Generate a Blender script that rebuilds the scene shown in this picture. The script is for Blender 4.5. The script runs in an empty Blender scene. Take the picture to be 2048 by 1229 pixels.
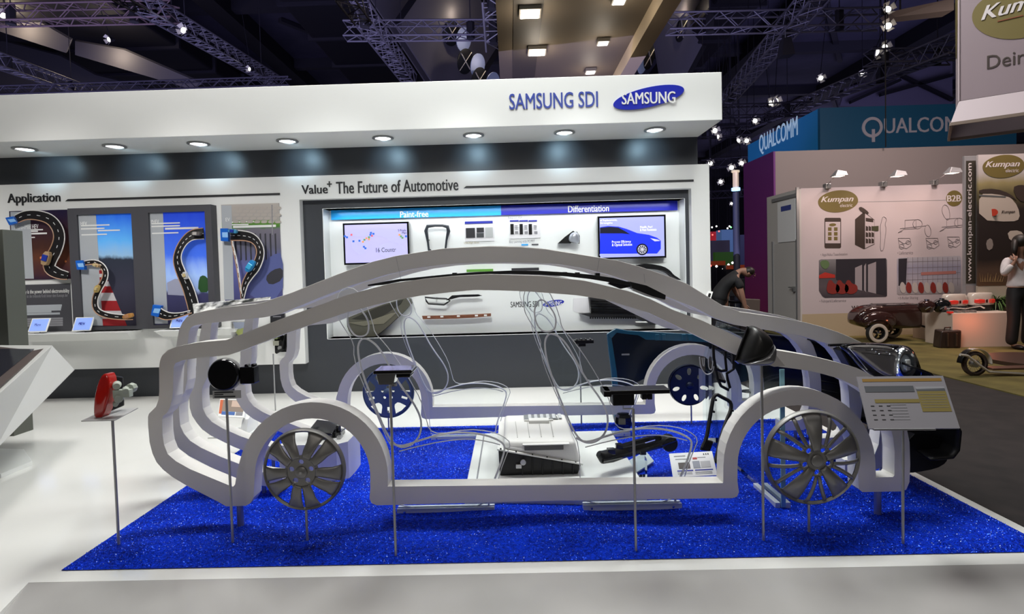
import bpy, bmesh, math, random
from mathutils import Vector, Matrix
from mathutils.geometry import tessellate_polygon
random.seed(7)
S = bpy.context.scene
COL = S.collection
PI = math.pi
# ------------------------------------------------------------------ camera
FPX, PCX, PCY = 1111.0, 1006.0, 573.0
HC = 1.37
YAW, PITCH, ROLL = 0.015, 0.033, 0.027
Fw = Vector((-math.sin(YAW)*math.cos(PITCH), math.cos(YAW)*math.cos(PITCH), -math.sin(PITCH)))
R0 = Fw.cross(Vector((0, 0, 1))).normalized()
U0 = R0.cross(Fw)
RT = R0*math.cos(ROLL) - U0*math.sin(ROLL)
UP = R0*math.sin(ROLL) + U0*math.cos(ROLL)
CAM = Vector((0, 0, HC))
cd = bpy.data.cameras.new('camera')
cd.sensor_width = 36; cd.lens = FPX*36/2048
cd.shift_x = (1024-PCX)/2048; cd.shift_y = (PCY-614.5)/2048
cd.clip_start = .05; cd.clip_end = 300
cam = bpy.data.objects.new('camera', cd); COL.objects.link(cam)
M = Matrix((RT, UP, -Fw)).transposed().to_4x4(); M.translation = CAM
cam.matrix_world = M
S.camera = cam
S.view_settings.view_transform = 'Standard'
S.view_settings.look = 'None'
S.view_settings.exposure = 0.0
S.view_settings.gamma = 1.0
# ------------------------------------------------------------------ world and hall lights
w = bpy.data.worlds.new('hall_air'); S.world = w; w.use_nodes = True
w.node_tree.nodes['Background'].inputs[0].default_value = (.42, .40, .46, 1)
w.node_tree.nodes['Background'].inputs[1].default_value = .07

def area(name, loc, size, power, col=(1, 1, 1), tgt=None, sy=None, spread=None):
    l = bpy.data.lights.new(name, 'AREA'); l.shape = 'RECTANGLE'; l.size = size; l.size_y = sy or size
    l.energy = power; l.color = col
    if spread: l.spread = spread
    o = bpy.data.objects.new(name, l); COL.objects.link(o); o.location = loc
    d = Vector(tgt or (loc[0], loc[1], 0)) - Vector(loc)
    o.rotation_euler = d.to_track_quat('-Z', 'Y').to_euler()
    return o
def spot(name, loc, tgt, power, angle=60, col=(1, 1, 1), blend=.6, rad=.05):
    l = bpy.data.lights.new(name, 'SPOT'); l.energy = power; l.spot_size = math.radians(angle); l.spot_blend = blend
    l.color = col; l.shadow_soft_size = rad
    o = bpy.data.objects.new(name, l); COL.objects.link(o); o.location = loc
    d = Vector(tgt) - Vector(loc); o.rotation_euler = d.to_track_quat('-Z', 'Y').to_euler()
    return o
def point(name, loc, power, col=(1, 1, 1), rad=.1):
    l = bpy.data.lights.new(name, 'POINT'); l.energy = power; l.color = col; l.shadow_soft_size = rad
    o = bpy.data.objects.new(name, l); COL.objects.link(o); o.location = loc
    return o
# rows of hall floodlights high above the stand, with unseen fills added below
area('hall_light_stand', (-3.6, 4.4, 6.4), 1.6, 150, (1, .965, .925), (-3.4, 5.0, 0), 1.2)
area('hall_light_stand', (0.0, 5.0, 6.4), 1.6, 105, (.98, 1, .97), (0, 5.0, 0), 1.2)
area('hall_light_stand', (-.6, 3.7, 6.6), 1.2, 30, (1, .98, .95), (-.6, 3.7, 0), 1.0)  # extra overhead, added to lighten the sill tops and floor
area('hall_light_stand', (2.6, 4.9, 6.4), 1.4, 70, (.98, 1, .97), (2.4, 5.0, 0), 1.2)
for k_, x_ in enumerate((-6.0, -4.6, -3.2, -1.8, -.5, .8, 1.9)):
    area('wall_fill', (x_, 3.5, 3.4), .5, 4.2, (1, .97, .94) if x_ < -2 else (.98, 1, .98), (x_, 6.3, 1.42), .5, .78)  # unseen row added to brighten the wall panel, cones kept off the header
area('hall_light_booth', (7.4, 8.3, 5.6), 1.5, 72, (1, .82, .80), (7.4, 10.2, 0.6), .8)
area('hall_light_aisle', (5.0, 2.0, 7.0), 2.0, 10, (1, .9, .85))
area('front_fill', (0, -3.2, 4.6), 2.4, 9, (1, .93, .84), (0, 2.9, .5), 1.5, 1.1)  # unseen fill behind the camera, added to brighten the outline faces
area('roof_fill', (-8, 17, 5.2), 30, 1100, (.52, .50, .95), (-6, 26, 16), 12)  # unseen uplight hidden behind the stand, added to brighten the roof
area('roof_fill', (22, 24, 5.2), 12, 800, (.52, .50, .95), (20, 32, 16), 10)
for (x, y) in ((-30, 50), (0, 55), (30, 55)): area('roof_fill', (x, y, 4.5), 14, 700, (.58, .54, .90), (x, y+4, 16), 10)  # more added uplights, out of view, for the far roof
area('hall_light_stand', (0.0, 4.5, 6.4), 1.6, 170, (.96, 1, .97), (0, 5.0, 0), 1.2)
area('hall_light_stand', (-.6, 3.7, 6.6), 1.2, 30, (1, .98, .95), (-.6, 3.7, 0), 1.0)  # repeat of the added overhead for sills and floor
area('hall_light_stand', (2.6, 4.5, 6.4), 1.4, 90, (.98, 1, .97), (2.4, 5.2, 0), 1.2)
area('hall_light_booth', (7.4, 8.3, 5.6), 1.5, 150, (1, .80, .70), (7.4, 10.2, 0.6), .8)
area('hall_light_aisle', (5.0, 2.0, 7.0), 2.0, 25, (1, .9, .85))

# ------------------------------------------------------------------ pixel <-> place
def ray(px, py): return Fw*FPX + RT*(px-PCX) - UP*(py-PCY)
def W(px, py, Y):
    d = ray(px, py); t = (Y-CAM.y)/d.y; return CAM + d*t
def G(px, py, z=0.0):
    d = ray(px, py); t = (z-CAM.z)/d.z; return CAM + d*t
def X(px, py, x):
    d = ray(px, py); t = (x-CAM.x)/d.x; return CAM + d*t
def xz(pts, Y): return [(W(a, b, Y).x, W(a, b, Y).z) for a, b in pts]
def RC(x0, y0, x1, y1, Y):
    a = W(x0, y0, Y); b = W(x1, y1, Y); return (a.x, b.x, b.z, a.z)   # x0,x1,z0,z1
# ------------------------------------------------------------------ materials
MATS = {}
def mat(name, col, rough=.5, metal=0, emit=None, es=1.0, coat=0, spec=None, alpha=None):
    if name in MATS: return MATS[name]
    m = bpy.data.materials.new(name); m.use_nodes = True
    b = m.node_tree.nodes['Principled BSDF']
    b.inputs['Base Color'].default_value = (*col, 1)
    b.inputs['Roughness'].default_value = rough; b.inputs['Metallic'].default_value = metal
    if coat: b.inputs['Coat Weight'].default_value = coat; b.inputs['Coat Roughness'].default_value = .05
    if spec is not None: b.inputs['Specular IOR Level'].default_value = spec
    if emit:
        b.inputs['Emission Color'].default_value = (*emit, 1); b.inputs['Emission Strength'].default_value = es
    MATS[name] = m; return m
def nodes(m): return m.node_tree.nodes, m.node_tree.links, m.node_tree.nodes['Principled BSDF']
def noisy(m, c1, c2, scale, detail=4, bump=0, lo=.35, hi=.65, stretch=None, bscale=None):
    n, l, b = nodes(m)
    tc = n.new('ShaderNodeTexCoord'); mp = n.new('ShaderNodeMapping'); t = n.new('ShaderNodeTexNoise')
    l.new(tc.outputs['Object'], mp.inputs[0]); l.new(mp.outputs[0], t.inputs[0])
    if stretch: mp.inputs['Scale'].default_value = stretch
    t.inputs['Scale'].default_value = scale; t.inputs['Detail'].default_value = detail
    r = n.new('ShaderNodeValToRGB'); l.new(t.outputs[0], r.inputs[0])
    r.color_ramp.elements[0].position = lo; r.color_ramp.elements[1].position = hi
    r.color_ramp.elements[0].color = (*c1, 1); r.color_ramp.elements[1].color = (*c2, 1)
    l.new(r.outputs[0], b.inputs['Base Color'])
    if bump:
        bp = n.new('ShaderNodeBump'); bp.inputs['Strength'].default_value = bump
        t2 = n.new('ShaderNodeTexNoise'); t2.inputs['Scale'].default_value = bscale or scale*3; l.new(mp.outputs[0], t2.inputs[0])
        l.new(t2.outputs[0], bp.inputs['Height']); l.new(bp.outputs[0], b.inputs['Normal'])
    return m
def ramp_z(m, z0, z1, cols, emit=0, axis=2, noise=0):
    """printed colour gradient over the picture's own height"""
    n, l, b = nodes(m)
    tc = n.new('ShaderNodeTexCoord'); sp = n.new('ShaderNodeSeparateXYZ'); mr = n.new('ShaderNodeMapRange'); r = n.new('ShaderNodeValToRGB')
    l.new(tc.outputs['Generated'], sp.inputs[0]); l.new(sp.outputs[axis], mr.inputs[0])
    mr.inputs[1].default_value = z0; mr.inputs[2].default_value = z1
    src = mr.outputs[0]
    if noise:
        t = n.new('ShaderNodeTexNoise'); t.inputs['Scale'].default_value = 6; t.inputs['Detail'].default_value = 5
        l.new(tc.outputs['Generated'], t.inputs[0])
        ma = n.new('ShaderNodeMath'); ma.operation = 'MULTIPLY_ADD'; l.new(t.outputs[0], ma.inputs[0]); ma.inputs[1].default_value = noise
        l.new(src, ma.inputs[2]); mb = n.new('ShaderNodeMath'); mb.operation = 'SUBTRACT'; l.new(ma.outputs[0], mb.inputs[0]); mb.inputs[1].default_value = noise/2
        src = mb.outputs[0]
    l.new(src, r.inputs[0])
    e = r.color_ramp.elements
    for i, (p, c) in enumerate(cols):
        el = e[i] if i < 2 else e.new(p)
        el.position = p; el.color = (*c, 1)
    l.new(r.outputs[0], b.inputs['Base Color'])
    if emit: l.new(r.outputs[0], b.inputs['Emission Color']); b.inputs['Emission Strength'].default_value = emit
    return m
white = mat('white_laminate', (.80, .81, .79), .35)
floorw = mat('white_gloss_floor', (.82, .82, .79), .12, spec=.6)
noisy(floorw, (.80, .80, .77), (.86, .85, .82), .8, 3)
frame_w = mat('satin_white_lacquer', (.75, .73, .70), .45)
wall_dark = mat('charcoal_wall', (.038, .042, .050), .42)
grey_dark = mat('dark_grey_laminate', (.06, .06, .07), .5)
black = mat('black_plastic', (.006, .006, .007), .4, spec=.25)
blackg = mat('gloss_black_plastic', (.006, .006, .007), .12, coat=.6)
steel = mat('brushed_steel', (.42, .42, .42), .35, .75)
chrome = mat('chrome', (.85, .85, .86), .12, 1)
alu = mat('aluminium_profile', (.45, .45, .47), .4, .6)
silver = mat('silver_painted_wheel', (.235, .230, .220), .42, .45)
silver2 = mat('bright_silver_wheel', (.44, .44, .44), .4, .5)
navy_w = mat('blue_grey_wheel', (.10, .15, .27), .35, .3)
ink = mat('black_ink', (.01, .01, .012), .5)
blue_ink = mat('deep_blue_ink', (.012, .022, .32), .4)
paper = mat('white_paper', (.75, .75, .77), .5)
grey_ink = mat('grey_ink', (.25, .25, .27), .6)
def acrylic(name, tint=(1, 1, 1), rough=.03, ior=1.22):
    m = bpy.data.materials.new(name); m.use_nodes = True; n = m.node_tree.nodes; l = m.node_tree.links
    for q in list(n):
        if q.type != 'OUTPUT_MATERIAL': n.remove(q)
    out = [q for q in n if q.type == 'OUTPUT_MATERIAL'][0]
    t = n.new('ShaderNodeBsdfTransparent'); t.inputs[0].default_value = (*tint, 1)
    g = n.new('ShaderNodeBsdfGlossy'); g.inputs['Roughness'].default_value = rough
    f = n.new('ShaderNodeFresnel'); f.inputs[0].default_value = ior
    mx = n.new('ShaderNodeMixShader'); l.new(f.outputs[0], mx.inputs[0]); l.new(t.outputs[0], mx.inputs[1]); l.new(g.outputs[0], mx.inputs[2])
    l.new(mx.outputs[0], out.inputs[0]); return m
clear = acrylic('clear_acrylic', (.97, .985, .985))
tinted = acrylic('blue_edged_acrylic', (.92, .965, .98), ior=1.06)
frost = mat('frosted_acrylic_edge', (.78, .80, .82), .4)
# ------------------------------------------------------------------ mesh builder
class MB:
    def __init__(s): s.v = []; s.f = []; s.m = []; s.mi = 0
    def add(s, vs, fs):
        o = len(s.v); s.v += [Vector(q) for q in vs]; s.f += [tuple(i+o for i in f) for f in fs]; s.m += [s.mi]*len(fs); return s
    def box(s, x0, x1, y0, y1, z0, z1):
        v = [(x, y, z) for z in (z0, z1) for y in (y0, y1) for x in (x0, x1)]
        return s.add(v, [(0, 2, 3, 1), (4, 5, 7, 6), (0, 1, 5, 4), (2, 6, 7, 3), (0, 4, 6, 2), (1, 3, 7, 5)])
    def hexa(s, a, b):   # two quads (4 pts each) joined
        s.add(list(a)+list(b), [(3, 2, 1, 0), (4, 5, 6, 7), (0, 1, 5, 4), (1, 2, 6, 5), (2, 3, 7, 6), (3, 0, 4, 7)]); return s
    def bar(s, p0, p1, w, h, up=(0, 0, 1)):
        p0 = Vector(p0); p1 = Vector(p1); d = (p1-p0).normalized(); u = Vector(up)
        if abs(d.dot(u)) > .98: u = Vector((0, 1, 0))
        a = d.cross(u).normalized()*w/2; b = a.cross(d).normalized()*h/2
        q = lambda p: [p-a-b, p+a-b, p+a+b, p-a+b]
        return s.hexa(q(p0), q(p1))
    def tube(s, pts, r, n=8, closed=False, cap=True):
        pts = [Vector(p) for p in pts]; N = len(pts); rs = r if isinstance(r, (list, tuple)) else [r]*N
        vs = []; fs = []; prev = None
        for i, p in enumerate(pts):
            if closed: d = pts[(i+1) % N]-pts[i-1]
            else: d = pts[min(i+1, N-1)]-pts[max(i-1, 0)]
            d.normalize()
            if prev is None:
                u = Vector((0, 0, 1)) if abs(d.z) < .9 else Vector((0, 1, 0)); a = d.cross(u).normalized()
            else: a = (prev-d*prev.dot(d)).normalized()
            prev = a; b = d.cross(a)
            for k in range(n):
                t = 2*PI*k/n; vs.append(p+(a*math.cos(t)+b*math.sin(t))*rs[i])
        for i in range(N if closed else N-1):
            j = (i+1) % N
            for k in range(n):
                k2 = (k+1) % n; fs.append((i*n+k, i*n+k2, j*n+k2, j*n+k))
        if cap and not closed: fs += [tuple(range(n))[::-1], tuple((N-1)*n+k for k in range(n))]
        return s.add(vs, fs)
    def cyl(s, p0, p1, r0, r1=None, n=16): return s.tube([p0, p1], [r0, r0 if r1 is None else r1], n)
    def prism(s, poly, y0, y1, holes=(), plane='xz'):
        loops = [list(poly)]+[list(h) for h in holes]
        flat = [p for lp in loops for p in lp]
        tris = tessellate_polygon([[Vector((p[0], p[1], 0)) for p in lp] for lp in loops])
        def P(p, y): return (p[0], y, p[1]) if plane == 'xz' else ((p[0], p[1], y) if plane == 'xy' else (y, p[0], p[1]))
        n = len(flat); vs = [P(p, y0) for p in flat]+[P(p, y1) for p in flat]; fs = []
        for t in tris: fs.append(tuple(t)); fs.append(tuple(i+n for i in reversed(t)))
        o = 0
        for lp in loops:
            m = len(lp)
            for i in range(m): j = (i+1) % m; fs.append((o+i, o+j, o+j+n, o+i+n))
            o += m
        return s.add(vs, fs)
    def grid(s, fn, nu, nv, closeu=False):
        vs = [fn(i/nu, j/nv) for i in range(nu if closeu else nu+1) for j in range(nv+1)]; fs = []
        NU = nu if closeu else nu+1
        for i in range(nu):
            for j in range(nv):
                a = i*(nv+1)+j; b = ((i+1) % NU)*(nv+1)+j
                fs.append((a, b, b+1, a+1))
        return s.add(vs, fs)
    def lathe(s, prof, c, axis='y', n=32, arc=2*PI, scale=(1, 1)):
        c = Vector(c)
        def fn(u, v):
            i = v*(len(prof)-1); k = min(int(i+1e-6), len(prof)-1); r, h = prof[k]; t = u*arc
            a, b = r*math.cos(t)*scale[0], r*math.sin(t)*scale[1]
            return c+(Vector((a, h, b)) if axis == 'y' else (Vector((a, b, h)) if axis == 'z' else Vector((h, a, b))))
        return s.grid(fn, n, len(prof)-1, abs(arc-2*PI) < 1e-6)
    def ell(s, c, r, n=16, m=10, rot=None):
        c = Vector(c)
        def fn(u, v):
            t = u*2*PI; p = v*PI; q = Vector((r[0]*math.sin(p)*math.cos(t), r[1]*math.sin(p)*math.sin(t), r[2]*math.cos(p)))
            if rot: q = rot @ q
            return c+q
        return s.grid(fn, n, m, True)
    def build(s, name, m, parent=None, smooth=False, bevel=0, solid=0, sub=0, seg=2):
        root = parent
        off = Vector((0, 0, 0))
        q = parent
        while q: off += q.location; q = q.parent
        me = bpy.data.meshes.new(name); me.from_pydata([v-off for v in s.v], [], s.f)
        ms = m if isinstance(m, (list, tuple)) else [m]
        for x in ms: me.materials.append(x)
        bm = bmesh.new(); bm.from_mesh(me)
        for i, f in enumerate(bm.faces):
            if i < len(s.m): f.material_index = s.m[i]
        bmesh.ops.remove_doubles(bm, verts=bm.verts, dist=1e-5); bmesh.ops.recalc_face_normals(bm, faces=bm.faces); bm.to_mesh(me); bm.free()
        o = bpy.data.objects.new(name, me); COL.objects.link(o)
        if parent: o.parent = parent
        if smooth:
            for p in me.polygons: p.use_smooth = True
            if smooth != 'all':
                try: me.set_sharp_from_angle(angle=math.radians(38))
                except Exception: pass
        if solid: md = o.modifiers.new('solid', 'SOLIDIFY'); md.thickness = solid; md.offset = 0
        if sub: md = o.modifiers.new('sub', 'SUBSURF'); md.levels = sub; md.render_levels = sub
        if bevel: md = o.modifiers.new('bevel', 'BEVEL'); md.width = bevel; md.segments = seg; md.limit_method = 'ANGLE'; md.angle_limit = math.radians(40); md.harden_normals = False
        return o
def thing(name, label, cat, loc=(0, 0, 0), group=None):
    o = bpy.data.objects.new(name, None); COL.objects.link(o); o.location = loc; o.empty_display_size = .1
    o['label'] = label; o['category'] = cat
    if group: o['group'] = group
    return o
def tag(o, label, cat, group=None):
    o['label'] = label; o['category'] = cat
    if group: o['group'] = group
    return o
def struct(o): o['kind'] = 'structure'; return o
def dup(root, loc, label=None, group=None):
    r = root.copy(); COL.objects.link(r); r.location = loc
    if label: r['label'] = label
    if group: r['group'] = group
    for ch in list(root.children):
        c = ch.copy(); COL.objects.link(c); c.parent = r
        for g in list(ch.children):
            d = g.copy(); COL.objects.link(d); d.parent = c
    return r
def rect(name, rc, Y, m, parent=None, t=.006, bevel=0):
    x0, x1, z0, z1 = rc
    return MB().box(x0, x1, Y-t, Y, z0, z1).build(name, m, parent, bevel=bevel)
def smoothpoly(pts, it=1, closed=True):
    for _ in range(it):
        out = []; n = len(pts)
        for i in range(n if closed else n-1):
            a = pts[i]; b = pts[(i+1) % n]
            out.append((a[0]*.75+b[0]*.25, a[1]*.75+b[1]*.25)); out.append((a[0]*.25+b[0]*.75, a[1]*.25+b[1]*.75))
        if not closed: out = [pts[0]]+out+[pts[-1]]
        pts = out
    return pts
def lettering(name, s, quad, m, parent=None, bold=.0, ext=.003, shear=0, spacing=1.0):
    """text stretched over a quad: quad = (origin bottom-left, right vector, up vector)"""
    cu = bpy.data.curves.new('t', 'FONT'); cu.body = s; cu.offset = 0; cu.extrude = 0.0; cu.shear = shear; cu.space_character = spacing
    cu.resolution_u = 3
    o = bpy.data.objects.new('t', cu); COL.objects.link(o)
    bpy.context.view_layer.update()
    dg = bpy.context.evaluated_depsgraph_get()
    me = bpy.data.meshes.new_from_object(o.evaluated_get(dg))
    bpy.data.objects.remove(o)
    xs = [v.co.x for v in me.vertices]; ys = [v.co.y for v in me.vertices]
    if not xs: return None
    if bold:
        bm = bmesh.new(); bm.from_mesh(me); src = bm.faces[:]
        for k in (-1, 1):
            r = bmesh.ops.duplicate(bm, geom=src); vs = [e for e in r['geom'] if isinstance(e, bmesh.types.BMVert)]
            bmesh.ops.translate(bm, verts=vs, vec=(k*bold, 0, 0.0002*k))
        bm.to_mesh(me); bm.free()
    x0, x1, y0, y1 = min(xs)-bold, max(xs)+bold, min(ys), max(ys)
    O, Rv, Uv = [Vector(q) for q in quad]; N = Rv.cross(Uv).normalized()
    off = Vector((0, 0, 0)); q = parent
    while q: off += q.location; q = q.parent
    for v in me.vertices:
        v.co = O + Rv*((v.co.x-x0)/(x1-x0)) + Uv*((v.co.y-y0)/(y1-y0)) + N*v.co.z - off
    if ext:
        bm = bmesh.new(); bm.from_mesh(me)
        r = bmesh.ops.extrude_face_region(bm, geom=bm.faces[:]); vs = [e for e in r['geom'] if isinstance(e, bmesh.types.BMVert)]
        bmesh.ops.translate(bm, verts=vs, vec=N*ext); bmesh.ops.recalc_face_normals(bm, faces=bm.faces); bm.to_mesh(me); bm.free()
    me.name = name; me.materials.clear(); me.materials.append(m)
    o = bpy.data.objects.new(name, me); COL.objects.link(o)
    if parent: o.parent = parent
    return o
def wtext(name, s, px, Y, m, parent=None, **k):
    """px = (x0,ytop,x1,ybottom) measured box; flat on a plane of depth Y facing the room"""
    x0, x1, z0, z1 = RC(px[0], px[1], px[2], px[3], Y)
    return lettering(name, s, ((x0, Y, z0), (x1-x0, 0, 0), (0, 0, z1-z0)), m, parent, **k)
# ================================================================== the stand: floor, carpet, wall
YD = G(1026, 776).y; YP = YD-.10; YH = YD-.72; YB = YD+.2
XR = G(2048, 1060).x+.02
# white floor slab, its front and left-front edge sloping down as a polished ramp
pA = G(57, 1166); pB = G(0, 1226); dB = (pB-pA).normalized(); pC = pA+dB*2.2
ramp_y = pA.y
fl = MB()
top = [(-9, YD+.02), (-9, pC.y), (pC.x, pC.y), (pA.x, pA.y), (XR, ramp_y), (XR, YD+.02)]
fl.prism(top, -.12, 0, plane='xy')
struct(fl.build('floor', floorw))
rampm = mat('polished_ramp', (.60, .58, .57), .16, spec=.7); noisy(rampm, (.36, .35, .34), (.46, .445, .435), 1.3, 3)
rp = MB()
q0 = [(pA.x-3, pA.y, -.0005), (XR, pA.y, -.0005), (XR, pA.y-1.3, -.14), (pA.x-3, pA.y-1.3, -.14)]
q1 = [(v[0], v[1], -.16) for v in q0]
rp.hexa(q1, q0)
struct(rp.build('trim_1', rampm))
aisle = mat('dark_aisle_carpet', (.045, .035, .035), .9)
noisy(aisle, (.010, .0072, .007), (.019, .0135, .013), 6, 6, .3, bscale=120)
struct(MB().box(-30, 40, -6, 60, -.2, -.125).build('floor', aisle))
# blue tinsel carpet
cx0 = G(122, 1143); cx1 = G(2048, 1071); cyb = G(1000, 852).y
CX0, CX1, CY0, CY1 = cx0.x, cx1.x+.005, cx0.y, cyb
bc = mat('blue_tinsel', (.004, .03, .42), .7, spec=.12)
n, l, b = nodes(bc)
tc = n.new('ShaderNodeTexCoord'); t = n.new('ShaderNodeTexNoise'); t.inputs['Scale'].default_value = 60; t.inputs['Detail'].default_value = 6
t3 = n.new('ShaderNodeTexNoise'); t3.inputs['Scale'].default_value = 3.5; t3.inputs['Detail'].default_value = 3
ma = n.new('ShaderNodeMath'); ma.operation = 'MULTIPLY_ADD'; ma.inputs[1].default_value = .5
l.new(tc.outputs['Object'], t.inputs[0]); l.new(tc.outputs['Object'], t3.inputs[0]); l.new(t3.outputs[0], ma.inputs[0]); l.new(t.outputs[0], ma.inputs[2])
r = n.new('ShaderNodeValToRGB'); l.new(ma.outputs[0], r.inputs[0]); r.color_ramp.elements[0].position = .5; r.color_ramp.elements[1].position = .95
r.color_ramp.elements[0].color = (.0, .008, .20, 1); r.color_ramp.elements[1].color = (.001, .05, .90, 1)
l.new(r.outputs[0], b.inputs['Base Color'])
bp = n.new('ShaderNodeBump'); bp.inputs['Strength'].default_value = .9; bp.inputs['Distance'].default_value = .02
t2 = n.new('ShaderNodeTexNoise'); t2.inputs['Scale'].default_value = 110; l.new(tc.outputs['Object'], t2.inputs[0]); l.new(t2.outputs[0], bp.inputs['Height']); l.new(bp.outputs[0], b.inputs['Normal'])
cm = MB()
def cz(x, y):
    e = min(x-CX0, CX1-x, y-CY0, CY1-y)
    return .004+min(1, e/.12)*(.014+.010*math.sin(x*2.1+y*9+1.5*math.sin(x*1.7))+.005*math.sin(x*6.3+y*4.3))
cm.grid(lambda u, v: (CX0+(CX1-CX0)*u, CY0+(CY1-CY0)*v, cz(CX0+(CX1-CX0)*u, CY0+(CY1-CY0)*v)), 90, 46)
car = struct(cm.build('floor', bc, smooth='all'))
fm = MB(); fl2 = mat('tinsel_flake', (.01, .10, .95), .35, .5)
fl3 = mat('tinsel_glint_flake', (.38, .50, .95), .35, .3)  # pale flakes: tinsel sparkle put into their colour
for i in range(85000):
    x = random.uniform(CX0, CX1); y = random.uniform(CY0, CY1); z = cz(x, y)
    a = random.uniform(0, 2*PI); tl = random.uniform(-.9, .9); ln = random.uniform(.003, .008)*(.7 if i % 9 == 0 else 1); wd = .0014
    dx, dy = math.cos(a), math.sin(a)
    fm.mi = 1 if i % 9 == 0 else 0
    A = Vector((x, y, z)); d = Vector((dx*math.cos(tl), dy*math.cos(tl), abs(math.sin(tl))+.15))*ln; s_ = Vector((-dy, dx, random.uniform(-.8, .8)))*wd
    fm.add([A-s_, A+s_, A+d+s_, A+d-s_], [(0, 1, 2, 3)])
fo = fm.build('tinsel', [fl2, fl3], car); fo['kind'] = 'stuff'
# ---- back wall, charcoal, with a lit recess cut in
xw1 = W(1395, 300, YD).x
zt = 3.25
rec = RC(650, 428, 1372, 683, YD); rx0 = W(650, 540, YD).x; rx1 = W(1371, 520, YD).x; rz0 = W(1020, 669, YD).z; rz1 = W(1020, 407.5, YD).z
wb = MB().prism([(-9, 0), (xw1, 0), (xw1, zt), (-9, zt)], YD, YD+.25, holes=[[(rx0, rz0), (rx1, rz0), (rx1, rz1), (rx0, rz1)]])
struct(wb.build('wall_back', wall_dark))
lb = MB(); lbm = mat('lit_white_box', (.84, .87, .86), .4)
lb.box(rx0, rx1, YB, YB+.03, rz0, rz1)
for a in ((rx0-.004, rx0+.004, YD-.004, YB, rz0, rz1), (rx1-.004, rx1+.004, YD-.004, YB, rz0, rz1), (rx0, rx1, YD-.004, YB, rz0-.006, rz0), (rx0, rx1, YD-.004, YB, rz1, rz1+.004)): lb.box(*a)
struct(lb.build('trim_2', lbm))
area('recess_strip_light', ((rx0+rx1)/2, YD+.06, rz1-.03), rx1-rx0-.2, 9, (.93, .97, 1), ((rx0+rx1)/2, YB-.05, rz0+.5), .05)
# ---- white portal panel: title band, left poster section and right strip
zP = W(1020, 340, YP).z; xP1 = W(1420, 450, YP).x; xo0 = W(604, 540, YP).x; xo1 = W(1384, 480, YP).x; zo = W(1000, 388, YP).z
zl = W(612, 728, YP).z; zl2 = zl
pw = MB().prism([(-9, zl), (xo0, zl), (xo0, zo), (xo1, zo), (xo1, zl2), (xP1, zl2), (xP1, zP), (-9, zP)], YP, YD+.001)
struct(pw.build('wall_panel', white))
# ---- header
zh0 = W(1444, 240, YH).z; zh1 = W(1442, 144, YH).z; xh1 = W(1444, 192, YH).x
hd = thing('fascia_header', 'long white fascia box along the top of the stand with blue lettering', 'sign', (xh1, YH, zh0))
MB().box(-9, xh1, YH, YD-.002, zh0, zh1).build('header_box', white, hd, bevel=.004)
wtext('lettering', 'SAMSUNG SDI', (1018, 188, 1196, 214), YH-.001, mat('slate_blue_letter', (.045, .075, .36), .4), hd, bold=.012, ext=.004)
logo_c = W(1297, 195, YH)
sx = 71/FPX*YH
def oval(c, a, b, rot, Y, t=.006, n=48):
    return [(c.x+a*math.cos(k)*math.cos(rot)-b*math.sin(k)*math.sin(rot), c.z+a*math.cos(k)*math.sin(rot)+b*math.sin(k)*math.cos(rot)) for k in [2*PI*i/n for i in range(n)]]
lg = MB().prism(oval(logo_c, sx, sx*.27, .19, YH), YH-.008, YH-.001).build('logo_oval', mat('logo_blue', (.012, .022, .40), .35), hd)
wtext('logo_lettering', 'SAMSUNG', (1243, 186, 1351, 206), YH-.009, white, lg, bold=.02, ext=.002)
# downlights under the soffit
dlx = [40, 219, 387, 566, 760, 945, 1132, 1319]
lamp_e = mat('downlight_glow', (1, 1, 1), .4, emit=(1, .99, .97), es=9)
d0 = None
ydl = YH+.30
for i, px in enumerate(dlx):
    c = G(px, 295-(px-40)*.0355, zh0)
    if d0 is None:
        d0 = thing('downlight', '', 'light', (c.x, ydl, zh0), 'downlights under the white fascia')
        MB().lathe([(.088, 0), (.112, -.006), (.112, -.012), (.085, -.016), (.080, -.004)], d0.location, 'z', 28).build('bezel', steel, d0, smooth=True)
        MB().lathe([(.001, -.008), (.082, -.006)], d0.location, 'z', 28).build('lamp_glass', lamp_e, d0)
        o = d0
    else: o = dup(d0, (c.x, ydl, zh0))
    names = ['far left above the first poster', 'second from the left, above the tall dark poster frame', 'third from the left, right of the dark poster frame', 'fourth from the left, left of the Value title', 'fifth from the left, above the Value title', 'sixth from the left, left of the blue slate lettering', 'third from the right end... below the blue lettering', 'rightmost, below the blue oval logo']
    names[6] = 'second from the right, below the blue lettering'
    o['label'] = 'round recessed downlight, ' + names[i]
    spot('downlight_beam', (c.x, ydl, zh0-.03), (c.x, YD, zh0-.16), 10, 84, (.50, .80, 1), 1, .04)
# titles
def titlebar(px0, px1, y0, y1, par):
    a = W(px0, y0, YP); b_ = W(px1, y1, YP); z = (a.z+b_.z)/2; h = .011
    MB().prism([(a.x-.02, z-h), (b_.x, z-h), (b_.x, z+h), (a.x+.01, z+h)], YP-.008, YP).build('title_rule', ink, par)
ta = thing('wall_title', 'black raised title Application with a long rule on the white panel', 'lettering', (W(15, 400, YP).x, YP, W(15, 400, YP).z))
wtext('lettering', 'Application', (15, 388, 122, 409), YP-.001, ink, ta, bold=.018, ext=.008); titlebar(135, 560, 402, 387, ta)
tb = thing('wall_title', 'black raised title Value+ The Future of Automotive with a rule above the recess', 'lettering', (W(603, 380, YP).x, YP, W(603, 380, YP).z))
wtext('lettering', 'Value', (603, 371, 656, 387), YP-.001, ink, tb, bold=.018, ext=.008)
wtext('lettering', '+', (654, 363, 664, 374), YP-.001, ink, tb, bold=.015, ext=.008)
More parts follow.
